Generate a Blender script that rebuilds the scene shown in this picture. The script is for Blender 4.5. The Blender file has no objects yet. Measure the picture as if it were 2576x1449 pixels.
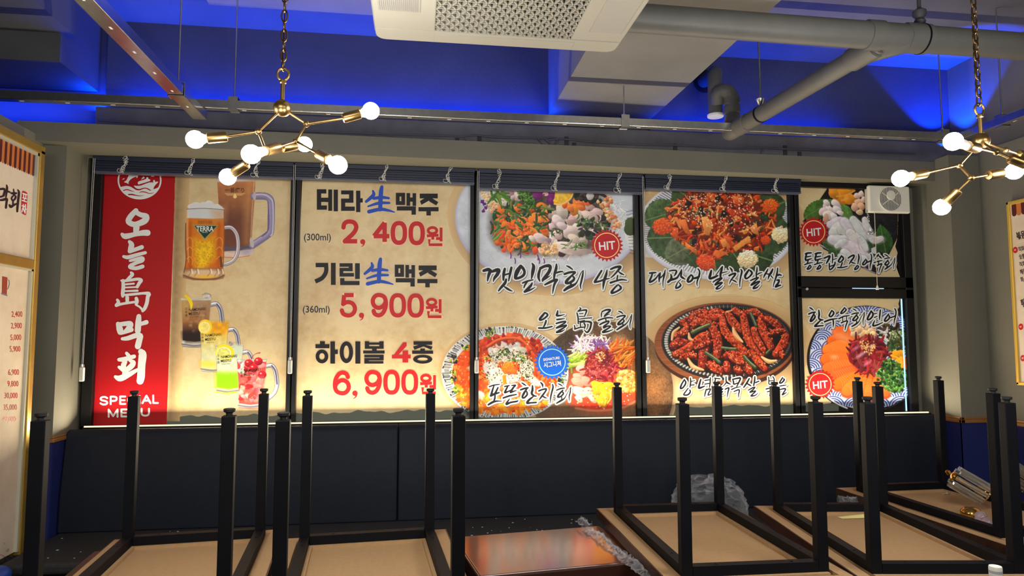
import bpy, bmesh, math, random
import numpy as np
from mathutils import Vector, Matrix, Quaternion
random.seed(5)
S = bpy.context.scene
COL = S.collection

# ------------------------------------------------------------------ camera
F = 1713.06; CX, CY = 1288.0, 724.5                       # pixels of the 2576 x 1449 frame
EYE = Vector((0.0, -4.6, 1.58))
RIGHT = Vector((0.99051106, -0.13742799, -0.00117994))
DOWN = Vector((0.00947062, 0.07681959, -0.99700003))
FWD = Vector((0.13710635, 0.98752838, 0.07739219))
cam = bpy.data.cameras.new('camera'); cam_ob = bpy.data.objects.new('camera', cam); COL.objects.link(cam_ob)
cam.sensor_width = 36.0; cam.sensor_fit = 'HORIZONTAL'; cam.lens = 36.0 * F / 2576.0; cam.clip_start = .05
m = Matrix.Identity(4)
for i, ax in enumerate((RIGHT, -DOWN, -FWD)):
    for j in range(3): m[j][i] = ax[j]
m.translation = EYE
cam_ob.matrix_world = m
S.camera = cam_ob

# ------------------------------------------------------------------ world, lights, exposure
w = bpy.data.worlds.new('world'); S.world = w; w.use_nodes = True
w.node_tree.nodes['Background'].inputs[0].default_value = (0.9, 0.92, 1.0, 1); w.node_tree.nodes['Background'].inputs[1].default_value = 0.02
S.view_settings.view_transform = 'Standard'; S.view_settings.look = 'None'; S.view_settings.gamma = 1.0
S.view_settings.exposure = 0.42; S.view_settings.use_curve_mapping = False

def area(name, loc, target, sx, sy, power, col, spread=180):
    l = bpy.data.lights.new(name, 'AREA'); l.shape = 'RECTANGLE'; l.size = sx; l.size_y = sy; l.energy = power; l.color = col
    l.spread = math.radians(spread); o = bpy.data.objects.new(name, l); COL.objects.link(o); o.location = loc
    d = (Vector(target) - Vector(loc)).normalized(); up = 'Y' if abs(d.z) < .99 else 'Y'
    o.rotation_euler = d.to_track_quat('-Z', up).to_euler(); return o
def spot(name, loc, target, power, col, ang, blend, r=.02):
    l = bpy.data.lights.new(name, 'SPOT'); l.energy = power; l.color = col; l.spot_size = math.radians(ang); l.spot_blend = blend; l.shadow_soft_size = r
    o = bpy.data.objects.new(name, l); COL.objects.link(o); o.location = loc
    o.rotation_euler = (Vector(target) - Vector(loc)).to_track_quat('-Z', 'Y').to_euler(); return o
BLUE = (0.0, 0.05, 1.0)
# ceiling lamps of the dining room behind the camera
area('room_lamp', (-0.9, -5.9, 2.5), (-0.6, 0, 1.3), 2.2, .6, 18, (1, .95, .88), 120)
area('room_lamp', (2.4, -5.9, 2.5), (2.0, 0, 1.3), 2.2, .6, 18, (1, .95, .88), 120)
# blue cove strips lying on the ledge over the window and in the two ceiling corners
area('blue_cove_lamp', (-0.50, -.06, 3.075), (-0.50, -.30, 4.0), 2.8, .03, 30, BLUE)
area('blue_cove_lamp', (2.4, -.06, 3.075), (2.4, -.20, 4.0), 1.4, .03, 10, BLUE)
area('blue_cove_lamp', (-2.7, -.12, 3.15), (-2.7, -.02, 2.85), 1.1, .03, 10, BLUE)
spot('blue_corner_lamp', (3.88, -.16, 2.97), (3.86, -.18, 3.6), 105, BLUE, 78, .10)
area('blue_cove_lamp', (-2.045, .0, 3.07), (-2.045, .012, 4.0), .06, .03, 3.5, BLUE)
# the warm strip along the top of the booth backrest
for x in (-1.29, .11, 1.51, 2.91): area('led_strip_lamp', (x, -.108, 1.071), (x, -.135, 1.118), 1.39, .006, 13, (1, .85, .60))
# ------------------------------------------------------------------ helpers
def ray(px, py): return RIGHT * ((px - CX) / F) + DOWN * ((py - CY) / F) + FWD
def onY(px, py, Y): d = ray(px, py); return EYE + d * ((Y - EYE.y) / d.y)      # a point of the wall plane, read off the photograph
def onZ(px, py, Z): d = ray(px, py); return EYE + d * ((Z - EYE.z) / d.z)
def onX(px, py, X): d = ray(px, py); return EYE + d * ((X - EYE.x) / d.x)
def at(px, py, dist): return EYE + ray(px, py) * dist
def lin(c): return tuple(((v / 255.) / 12.92 if v / 255. <= .04045 else ((v / 255. + .055) / 1.055) ** 2.4) for v in c[:3])
def tag(o, label=None, cat=None, group=None, kind=None):
    if label: o['label'] = label
    if cat: o['category'] = cat
    if group: o['group'] = group
    if kind: o['kind'] = kind
    return o
def empty(name, loc=(0, 0, 0), rz=0):
    o = bpy.data.objects.new(name, None); COL.objects.link(o); o.location = loc; o.rotation_euler = (0, 0, rz); o.empty_display_size = .1; return o
def copy_tree(o, parent=None):
    c = o.copy(); COL.objects.link(c); c.parent = parent
    if parent is not None: c.matrix_parent_inverse = o.matrix_parent_inverse.copy()
    for ch in [x for x in bpy.data.objects if x.parent == o]: copy_tree(ch, c)
    return c
class MB:
    def __init__(s): s.v = []; s.f = []
    def add(s, vs, fs):
        n = len(s.v); s.v += [tuple(p) for p in vs]; s.f += [tuple(i + n for i in f) for f in fs]; return s
    def box(s, a, b):
        x0, y0, z0 = a; x1, y1, z1 = b
        return s.add([(x0, y0, z0), (x1, y0, z0), (x1, y1, z0), (x0, y1, z0), (x0, y0, z1), (x1, y0, z1), (x1, y1, z1), (x0, y1, z1)],
                     [(0, 3, 2, 1), (4, 5, 6, 7), (0, 1, 5, 4), (1, 2, 6, 5), (2, 3, 7, 6), (3, 0, 4, 7)])
    def hexa(s, b4, t4): return s.add(list(b4) + list(t4), [(0, 3, 2, 1), (4, 5, 6, 7), (0, 1, 5, 4), (1, 2, 6, 5), (2, 3, 7, 6), (3, 0, 4, 7)])
    def prism(s, poly, ax, lo, hi):      # polygon in the two other axes, extruded along ax
        n = len(poly)
        def P(p, h): q = list(p); q.insert(ax, h); return tuple(q)
        return s.add([P(p, lo) for p in poly] + [P(p, hi) for p in poly], [tuple(range(n - 1, -1, -1)), tuple(range(n, 2 * n))] + [(i, (i + 1) % n, n + (i + 1) % n, n + i) for i in range(n)])
    def tube(s, pts, r, n=10, cap=True):
        pts = [Vector(p) for p in pts]; R = r if hasattr(r, '__len__') else [r] * len(pts); rings = []
        t0 = (pts[1] - pts[0]).normalized(); ref = Vector((0, 0, 1)) if abs(t0.z) < .9 else Vector((1, 0, 0)); u = t0.cross(ref).normalized()
        for i, p in enumerate(pts):
            a = pts[max(i - 1, 0)]; b = pts[min(i + 1, len(pts) - 1)]; t = (b - a)
            if t.length < 1e-9: t = t0
            t.normalize(); u = (u - t * u.dot(t)).normalized(); v = t.cross(u)
            rings.append([p + (u * math.cos(6.28319 * k / n) + v * math.sin(6.28319 * k / n)) * R[i] for k in range(n)])
        vs = [q for g in rings for q in g]; fs = []
        for i in range(len(pts) - 1):
            for k in range(n): fs.append((i * n + k, i * n + (k + 1) % n, (i + 1) * n + (k + 1) % n, (i + 1) * n + k))
        if cap: fs += [tuple(range(n - 1, -1, -1)), tuple((len(pts) - 1) * n + k for k in range(n))]
        return s.add(vs, fs)
    def lathe(s, prof, p0, p1=None, n=20):      # prof = [(r, h)] along the axis p0 -> p1
        p0 = Vector(p0); d = (Vector(p1) - p0).normalized() if p1 is not None else Vector((0, 0, 1))
        ref = Vector((0, 0, 1)) if abs(d.z) < .9 else Vector((1, 0, 0)); u = d.cross(ref).normalized(); v = d.cross(u)
        vs = []; fs = []
        for r, h in prof:
            for k in range(n): vs.append(p0 + d * h + (u * math.cos(6.28319 * k / n) + v * math.sin(6.28319 * k / n)) * max(r, 1e-4))
        for i in range(len(prof) - 1):
            for k in range(n): fs.append((i * n + k, i * n + (k + 1) % n, (i + 1) * n + (k + 1) % n, (i + 1) * n + k))
        fs += [tuple(range(n - 1, -1, -1)), tuple((len(prof) - 1) * n + k for k in range(n))]
        return s.add(vs, fs)
    def ball(s, c, r, n=16): return s.lathe([(r * math.sin(math.pi * i / n), -r * math.cos(math.pi * i / n)) for i in range(n + 1)], c, None, n)
    def build(s, name, mat, parent=None, smooth=None, bevel=0, seg=2, fix=True):
        me = bpy.data.meshes.new(name); me.from_pydata(s.v, [], s.f)
        if fix:
            bm = bmesh.new(); bm.from_mesh(me); bmesh.ops.recalc_face_normals(bm, faces=bm.faces); bm.to_mesh(me); bm.free()
        mats = mat if isinstance(mat, (list, tuple)) else [mat]
        for q in mats: me.materials.append(q)
        o = bpy.data.objects.new(name, me); COL.objects.link(o)
        if parent is not None: o.parent = parent
        if bevel:
            b = o.modifiers.new('bevel', 'BEVEL'); b.width = bevel; b.segments = seg; b.limit_method = 'ANGLE'; b.angle_limit = math.radians(40)
        if smooth is not None:
            for p in me.polygons: p.use_smooth = True
            try: me.set_sharp_from_angle(angle=math.radians(smooth))
            except Exception: pass
        return o
# ------------------------------------------------------------------ materials
def mat(name, col, rough=.5, metal=0., noise=None, bump=None, spec=.5, emit=None, coat=0, trans=0, ior=1.45, alpha=1, stretch=None):
    m = bpy.data.materials.new(name); m.use_nodes = True; nt = m.node_tree; b = nt.nodes['Principled BSDF']
    c = lin(col) + (1,); b.inputs['Base Color'].default_value = c; b.inputs['Roughness'].default_value = rough; b.inputs['Metallic'].default_value = metal
    b.inputs['Specular IOR Level'].default_value = spec; b.inputs['IOR'].default_value = ior
    if coat: b.inputs['Coat Weight'].default_value = coat; b.inputs['Coat Roughness'].default_value = .12
    if trans: b.inputs['Transmission Weight'].default_value = trans
    if alpha < 1: b.inputs['Alpha'].default_value = alpha
    if emit: b.inputs['Emission Color'].default_value = lin(emit[0]) + (1,); b.inputs['Emission Strength'].default_value = emit[1]
    def coords():
        t = nt.nodes.new('ShaderNodeTexCoord'); mp = nt.nodes.new('ShaderNodeMapping'); nt.links.new(t.outputs['Object'], mp.inputs[0])
        if stretch: mp.inputs['Scale'].default_value = stretch
        return mp.outputs[0]
    if noise:
        sc, amt = noise[:2]; n = nt.nodes.new('ShaderNodeTexNoise'); n.inputs['Scale'].default_value = sc; n.inputs['Detail'].default_value = 6; n.inputs['Roughness'].default_value = .6
        nt.links.new(coords(), n.inputs['Vector']); r = nt.nodes.new('ShaderNodeValToRGB'); r.color_ramp.elements[0].position = .3; r.color_ramp.elements[1].position = .7
        c2 = lin(noise[2]) if len(noise) > 2 else tuple(min(1, v * (1 + amt)) for v in c[:3]); c1 = c[:3] if len(noise) > 2 else tuple(v * (1 - amt) for v in c[:3])
        r.color_ramp.elements[0].color = c1 + (1,); r.color_ramp.elements[1].color = c2 + (1,)
        nt.links.new(n.outputs[0], r.inputs[0]); nt.links.new(r.outputs[0], b.inputs['Base Color'])
    if bump:
        n = nt.nodes.new('ShaderNodeTexNoise'); n.inputs['Scale'].default_value = bump[0]; n.inputs['Detail'].default_value = 5; nt.links.new(coords(), n.inputs['Vector'])
        bp = nt.nodes.new('ShaderNodeBump'); bp.inputs['Strength'].default_value = bump[1]; bp.inputs['Distance'].default_value = .01; nt.links.new(n.outputs[0], bp.inputs['Height']); nt.links.new(bp.outputs[0], b.inputs['Normal'])
    return m
def film(name, col, blotch=None, rough=.38, attr=None):
    # printed film on the window: soft satin sheen, faint paper blotches
    m = mat(name, col, rough, spec=.32)
    nt = m.node_tree; b = nt.nodes['Principled BSDF']
    if attr:
        a = nt.nodes.new('ShaderNodeAttribute'); a.attribute_name = attr; nt.links.new(a.outputs['Color'], b.inputs['Base Color'])
    if blotch:
        t = nt.nodes.new('ShaderNodeTexCoord'); fac = None
        for sc, det in ((2.2, 8), (14., 10)):
            n = nt.nodes.new('ShaderNodeTexNoise'); n.inputs['Scale'].default_value = sc; n.inputs['Detail'].default_value = det; n.inputs['Roughness'].default_value = .65
            nt.links.new(t.outputs['Object'], n.inputs['Vector'])
            if fac is None: fac = n.outputs[0]
            else:
                mx = nt.nodes.new('ShaderNodeMath'); mx.operation = 'MULTIPLY_ADD'; mx.inputs[1].default_value = .45; nt.links.new(n.outputs[0], mx.inputs[0]); nt.links.new(fac, mx.inputs[2]); fac = mx.outputs[0]
        r = nt.nodes.new('ShaderNodeValToRGB'); r.color_ramp.elements[0].position = .66; r.color_ramp.elements[1].position = 1.0
        r.color_ramp.elements[0].color = lin(col) + (1,); r.color_ramp.elements[1].color = lin(blotch) + (1,)
        nt.links.new(fac, r.inputs[0]); nt.links.new(r.outputs[0], b.inputs['Base Color'])
    return m
def emitter(name, col, strength):
    m = bpy.data.materials.new(name); m.use_nodes = True; nt = m.node_tree; nt.nodes.clear()
    e = nt.nodes.new('ShaderNodeEmission'); o = nt.nodes.new('ShaderNodeOutputMaterial'); e.inputs[0].default_value = tuple(col) + (1,); e.inputs[1].default_value = strength
    nt.links.new(e.outputs[0], o.inputs[0]); return m
def clear_plastic(name, tint=(235, 240, 245), haze=.03):
    m = bpy.data.materials.new(name); m.use_nodes = True; nt = m.node_tree; nt.nodes.clear(); o = nt.nodes.new('ShaderNodeOutputMaterial')
    t = nt.nodes.new('ShaderNodeBsdfTransparent'); t.inputs[0].default_value = (.95, .96, .97, 1)
    p = nt.nodes.new('ShaderNodeBsdfPrincipled'); p.inputs['Base Color'].default_value = lin(tint) + (1,); p.inputs['Roughness'].default_value = .12; p.inputs['Specular IOR Level'].default_value = .8
    lw = nt.nodes.new('ShaderNodeLayerWeight'); lw.inputs[0].default_value = .35; ma = nt.nodes.new('ShaderNodeMath'); ma.operation = 'MULTIPLY_ADD'; ma.inputs[1].default_value = .38; ma.inputs[2].default_value = haze
    nt.links.new(lw.outputs['Facing'], ma.inputs[0]); mx = nt.nodes.new('ShaderNodeMixShader'); nt.links.new(ma.outputs[0], mx.inputs[0]); nt.links.new(t.outputs[0], mx.inputs[1]); nt.links.new(p.outputs[0], mx.inputs[2]); nt.links.new(mx.outputs[0], o.inputs[0])
    return m
WALLP = mat('grey_wall_paint', (108, 106, 94), .75, noise=(3, .06), bump=(90, .12))
UPPER = mat('dark_upper_wall_paint', (62, 68, 92), .8, noise=(2.5, .12), bump=(30, .2))
CONC = mat('painted_concrete', (112, 112, 110), .8, noise=(2.5, .12), bump=(40, .25))
BLUEP = mat('navy_wainscot_paint', (24, 34, 92), .6, noise=(4, .08))
GOLDT = mat('gold_moulding', (150, 106, 58), .45, .25, noise=(6, .15))
BLACKM = mat('black_metal', (7, 8, 14), .6, .0, spec=.16, noise=(12, .2), bump=(300, .05))
ALU = mat('black_window_frame', (20, 21, 24), .38, .4)
GLASS = mat('dark_glass', (8, 9, 12), .05, 0, spec=.6)
LEATHER = mat('navy_leather', (20, 26, 38), .6, spec=.25, noise=(30, .15), bump=(350, .12))
MDF = mat('raw_mdf', (160, 128, 90), .7, noise=(60, .07), bump=(200, .05))
DWOOD = mat('dark_walnut', (40, 25, 20), .4, noise=(5, 0, (66, 40, 28)), stretch=(1, 9, 9))
LACQ = mat('red_brown_lacquer', (74, 36, 22), .24, noise=(4, 0, (100, 52, 32)), coat=.6, stretch=(2, 14, 14))
BRASS = mat('brushed_brass', (150, 122, 76), .3, 1.0)
STEEL = mat('galvanised_steel', (206, 208, 210), .22, 1.0, noise=(30, .12))
CHROME = mat('chrome', (210, 212, 215), .15, 1.0)
PVC = mat('grey_pvc', (86, 86, 84), .5, noise=(8, .08))
WHITEP = mat('white_plastic', (226, 224, 214), .4)
CREAMP = mat('cream_plastic', (140, 138, 128), .4)
NAVYB = mat('navy_blind_slats', (30, 37, 58), .4, noise=(20, .1))
STRING = mat('white_cord', (214, 214, 210), .7)
# ------------------------------------------------------------------ printing: the pictures on the posters
# The printed dishes are rasterised into a fine mesh, one colour per vertex (ink on film).
PX0, PY0, PX1, PY1 = 210, 420, 2310, 1090
PW, PH = PX1 - PX0, PY1 - PY0
RGB = np.zeros((PH, PW, 3), np.float32); ALP = np.zeros((PH, PW), np.float32)
CLIP = None
TR = [0., 0., 1.]
rng = np.random.RandomState(7)
def crop(ox, oy, s): TR[:] = [ox, oy, s]
def _vn(sc, seed):
    r = np.random.RandomState(seed); gh, gw = int(PH / sc) + 3, int(PW / sc) + 3
    g = r.rand(gh, gw).astype(np.float32)
    y = np.arange(PH) / sc; x = np.arange(PW) / sc
    yi = y.astype(int); xi = x.astype(int); fy = (y - yi)[:, None]; fx = (x - xi)[None]
    fy = fy * fy * (3 - 2 * fy); fx = fx * fx * (3 - 2 * fx)
    a = g[yi][:, xi]; b = g[yi][:, xi + 1]; c = g[yi + 1][:, xi]; d = g[yi + 1][:, xi + 1]
    return (a * (1 - fx) + b * fx) * (1 - fy) + (c * (1 - fx) + d * fx) * fy - .5
NZ = {2: _vn(2.2, 1), 4: _vn(4.5, 2), 9: _vn(9., 3), 20: _vn(20., 4)}
NZ[1] = np.random.RandomState(9).rand(PH, PW).astype(np.float32) - .5
def _box(x0, y0, x1, y1, k=0):
    x0 -= k; y0 -= k; x1 += k; y1 += k
    x0 = max(0, int(math.floor(x0 - 2))); y0 = max(0, int(math.floor(y0 - 2)))
    x1 = min(PW, int(math.ceil(x1 + 3))); y1 = min(PH, int(math.ceil(y1 + 3)))
    if x1 <= x0 or y1 <= y0: return None
    yy, xx = np.mgrid[y0:y1, x0:x1].astype(np.float32)
    return (slice(y0, y1), slice(x0, x1)), xx, yy
def _put(sl, cov, col, nz=None):
    if CLIP is not None: cov = cov * CLIP[sl]
    col = np.asarray(col, np.float32)
    if col.ndim == 1: col = np.broadcast_to(col, cov.shape + (3,))
    if nz:
        f = 1.
        for k, amp in nz: f = f + NZ[k][sl] * amp
        col = col * f[..., None]
    a0 = ALP[sl]; c = cov[..., None]
    out = cov + a0 * (1 - cov)
    RGB[sl] = np.where(out[..., None] > 1e-4, (col * c + RGB[sl] * (a0 * (1 - cov))[..., None]) / np.maximum(out, 1e-4)[..., None], 0)
    ALP[sl] = out
def _pt(x, y): return (TR[0] + x / TR[2] - PX0, TR[1] + y / TR[2] - PY0)
def ell(cx, cy, rx, ry, col, ang=0, soft=.9, sh=0, a=1, nz=None, hole=0, half=None):
    x, y = _pt(cx, cy); rx /= TR[2]; ry /= TR[2]; R = max(rx, ry)
    b = _box(x - R, y - R, x + R, y + R, soft / 2 * R / min(rx, ry))
    if b is None: return
    sl, xx, yy = b; dx, dy = xx - x, yy - y
    c, s = math.cos(ang), math.sin(ang); u = (dx * c + dy * s) / rx; v = (-dx * s + dy * c) / ry
    q = np.sqrt(u * u + v * v); d = (q - 1) * min(rx, ry)
    cov = np.clip(.5 - d / soft, 0, 1) * a
    if hole: cov = cov * np.clip(.5 + (q - hole) * min(rx, ry) / soft, 0, 1)
    if half is not None: cov = cov * np.clip(.5 + (dx * half[0] + dy * half[1]) / soft, 0, 1)
    col = np.asarray(col, np.float32)
    if sh: col = col * (1 - sh * (.45 * dx / rx + .8 * dy / ry))[..., None]
    _put(sl, cov, col, nz)
def poly(pts, col, soft=.9, a=1, nz=None, grad=None, sh=0):
    P = np.array([_pt(*p) for p in pts], np.float32)
    b = _box(P[:, 0].min(), P[:, 1].min(), P[:, 0].max(), P[:, 1].max(), soft / 2)
    if b is None: return
    sl, xx, yy = b; d2 = np.full(xx.shape, 1e9, np.float32); ins = np.zeros(xx.shape, bool)
    for i in range(len(P)):
        ax, ay = P[i]; bx, by = P[(i + 1) % len(P)]; ex, ey = bx - ax, by - ay
        wx, wy = xx - ax, yy - ay
        t = np.clip((wx * ex + wy * ey) / max(ex * ex + ey * ey, 1e-6), 0, 1)
        d2 = np.minimum(d2, (wx - t * ex) ** 2 + (wy - t * ey) ** 2)
        if ay != by: ins ^= ((ay > yy) != (by > yy)) & (xx < (bx - ax) * (yy - ay) / (by - ay) + ax)
    d = np.sqrt(d2); d = np.where(ins, -d, d)
    col = np.asarray(col, np.float32)
    if grad is not None:     # grad = (colour2, (x0,y0), (x1,y1))
        c2, g0, g1 = grad; g0 = _pt(*g0); g1 = _pt(*g1); gx, gy = g1[0] - g0[0], g1[1] - g0[1]
        t = np.clip(((xx - g0[0]) * gx + (yy - g0[1]) * gy) / (gx * gx + gy * gy), 0, 1)[..., None]
        col = col * (1 - t) + np.asarray(c2, np.float32) * t
    if sh:
        m = P.mean(0); r = max(np.ptp(P[:, 0]), np.ptp(P[:, 1])) / 2 + 1e-3
        col = col * (1 - sh * (.45 * (xx - m[0]) / r + .8 * (yy - m[1]) / r))[..., None]
    _put(sl, np.clip(.5 - d / soft, 0, 1) * a, col, nz)
def smooth(pts, n=6, closed=False):
    P = [np.array(p, float) for p in pts]; out = []; m = len(P)
    rngi = range(m if closed else m - 1)
    for i in rngi:
        p0 = P[(i - 1) % m] if closed or i > 0 else P[0]; p1 = P[i]; p2 = P[(i + 1) % m]
        p3 = P[(i + 2) % m] if closed or i + 2 < m else P[-1]
        for k in range(n):
            t = k / n
            out.append(.5 * (2 * p1 + (p2 - p0) * t + (2 * p0 - 5 * p1 + 4 * p2 - p3) * t * t + (3 * p1 - p0 - 3 * p2 + p3) * t ** 3))
    if not closed: out.append(P[-1])
    return out
def stroke(pts, w, col, soft=.9, sh=0, a=1, nz=None, sm=0):
    n = len(pts); W = list(w) if hasattr(w, '__len__') else [w] * n
    if sm:
        q = smooth([(p[0], p[1], W[i]) for i, p in enumerate(pts)], sm); pts = [(p[0], p[1]) for p in q]; W = [max(p[2], 0) for p in q]
    P = [_pt(*p) for p in pts]; W = [v / TR[2] / 2 for v in W]; mw = max(W)
    xs = [p[0] for p in P]; ys = [p[1] for p in P]
    b = _box(min(xs) - mw, min(ys) - mw, max(xs) + mw, max(ys) + mw, soft / 2)
    if b is None: return
    sl, xx, yy = b; D = np.full(xx.shape, 1e9, np.float32); L = np.zeros(xx.shape, np.float32)
    for i in range(len(P) - 1):
        (ax, ay), (bx, by) = P[i], P[i + 1]; ex, ey = bx - ax, by - ay; l2 = max(ex * ex + ey * ey, 1e-6)
        wx, wy = xx - ax, yy - ay; t = np.clip((wx * ex + wy * ey) / l2, 0, 1)
        qx, qy = wx - t * ex, wy - t * ey; r = W[i] + (W[i + 1] - W[i]) * t
        d = np.sqrt(qx * qx + qy * qy) - r; m = d < D
        D = np.where(m, d, D)
        if sh: L = np.where(m, (.45 * qx + .8 * qy) / np.maximum(r, .3), L)
    col = np.asarray(col, np.float32)
    if sh: col = col * (1 - sh * np.clip(L, -1, 1))[..., None]
    _put(sl, np.clip(.5 - D / soft, 0, 1) * a, col, nz)
def blob(cx, cy, r, col, jag=.25, n=9, sh=.2, asp=1., ang=None, soft=.9, nz=None, a=1):
    ang = rng.rand() * 6.28 if ang is None else ang; c, s = math.cos(ang), math.sin(ang); pts = []
    for i in range(n):
        t = 6.283 * i / n; q = r * (1 + jag * (rng.rand() * 2 - 1)); x, y = q * math.cos(t), q * math.sin(t) * asp
        pts.append((cx + x * c - y * s, cy + x * s + y * c))
    poly(smooth(pts, 2, True), col, soft, a, nz, None, sh)
def inside(p, pts):
    r = False; n = len(pts)
    for i in range(n):
        a, b = pts[i], pts[(i + 1) % n]
        if (a[1] > p[1]) != (b[1] > p[1]) and p[0] < (b[0] - a[0]) * (p[1] - a[1]) / (b[1] - a[1]) + a[0]: r = not r
    return r
def scat(pts, n):
    x0 = min(p[0] for p in pts); x1 = max(p[0] for p in pts); y0 = min(p[1] for p in pts); y1 = max(p[1] for p in pts); out = []
    while len(out) < n:
        p = (x0 + rng.rand() * (x1 - x0), y0 + rng.rand() * (y1 - y0))
        if inside(p, pts): out.append(p)
    return out
def elp(cx, cy, rx, ry, n=24): return [(cx + rx * math.cos(6.283 * i / n), cy + ry * math.sin(6.283 * i / n)) for i in range(n)]
def jit(col, k=20): return [min(255, max(0, c + (rng.rand() * 2 - 1) * k * w)) for c, w in zip(col, (1, 1, .8))]
def pick(cols, k=14): return jit(cols[rng.randint(len(cols))], k)
def ring_cap(pts, closed=True): return pts
def clip_poly(pts):
    global CLIP
    CLIP = None
    if pts is None: return
    P = np.array([_pt(*p) for p in pts], np.float32); m = np.zeros((PH, PW), np.float32)
    yy, xx = np.mgrid[0:PH, 0:PW]
    ins = np.zeros((PH, PW), bool)
    for i in range(len(P)):
        ax, ay = P[i]; bx, by = P[(i + 1) % len(P)]
        if ay != by: ins ^= ((ay > yy) != (by > yy)) & (xx < (bx - ax) * (yy - ay) / (by - ay) + ax)
    CLIP = ins.astype(np.float32)
def shreds(reg, n, cols, l=(20, 60), w=(4, 9), sh=.25, curl=.8, bias=None, soft=.9):
    for p in scat(reg, n):
        L = l[0] + rng.rand() * (l[1] - l[0]); t = rng.rand() * 6.28 if bias is None else bias + rng.randn() * .5
        k = (rng.rand() - .5) * curl * 2; q = []
        for i in range(4):
            f = i / 3 - .5; q.append((p[0] + math.cos(t + k * f) * L * f, p[1] + math.sin(t + k * f) * L * f))
        W = w[0] + rng.rand() * (w[1] - w[0]); stroke(q, [W * .6, W, W, W * .5], pick(cols), soft, sh)
def chunks(reg, n, cols, r=(8, 20), jag=.3, sh=.3, asp=(.5, 1), nv=6):
    for p in scat(reg, n):
        blob(p[0], p[1], r[0] + rng.rand() * (r[1] - r[0]), pick(cols), jag, nv, sh, asp[0] + rng.rand() * (asp[1] - asp[0]))
def dots(reg, n, cols, r=(2, 5), asp=.6):
    for p in scat(reg, n):
        q = r[0] + rng.rand() * (r[1] - r[0]); ell(p[0], p[1], q, q * asp, pick(cols, 6), rng.rand() * 3.1)
def roe(cx, cy, r, col, n=60, asp=.9):
    for i in range(int(n * .5)):
        t = rng.rand() * 6.283; q = r * (.72 + .3 * rng.rand()); blob(cx + q * math.cos(t), cy + q * math.sin(t) * asp, r * .16, jit([c * .85 for c in col]), .3, 7)
    blob(cx, cy, r * .92, [c * .95 for c in col], .1, 14, .15, asp)
    for i in range(n * 2):
        t = rng.rand() * 6.283; q = r * math.sqrt(rng.rand()); ell(cx + q * math.cos(t), cy + q * math.sin(t) * asp, r * .09, r * .08, jit([min(255, c * (1.1 - .3 * (q * math.sin(t) / r))) for c in col], 22), sh=.3)
def leaf(x0, y0, x1, y1, w, col, vein=(120, 150, 95), jag=1):
    dx, dy = x1 - x0, y1 - y0; L = math.hypot(dx, dy); ux, uy = dx / L, dy / L; pts = []
    N = 22
    for sgn in (1, -1):
        for i in range(N + 1):
            t = i / N; t = t if sgn > 0 else 1 - t
            h = w * math.sin(math.pi * t ** .8) ** .8 if 0 < t < 1 else 0; h *= 1 + (.05 * jag if i % 2 else -.04 * jag)
            pts.append((x0 + dx * t - uy * h * sgn, y0 + dy * t + ux * h * sgn))
    poly(pts, col, nz=((9, .35), (4, .3)), sh=.15)
    for i in range(2, 12):
        t = i / 13; h = w * math.sin(math.pi * t) * .9
        for sgn in (1, -1):
            stroke([(x0 + dx * t, y0 + dy * t), (x0 + dx * (t + .12) - uy * h * sgn, y0 + dy * (t + .12) + ux * h * sgn)], w * .035, [c * .72 for c in col], a=.7)
            stroke([(x0 + dx * t + 4, y0 + dy * t + 4), (x0 + dx * (t + .12) - uy * h * sgn + 4, y0 + dy * (t + .12) + ux * h * sgn + 4)], w * .03, [c * 1.3 for c in col], a=.5)
    stroke([(x0, y0), (x1, y1)], w * .06, vein, a=.8)
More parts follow.
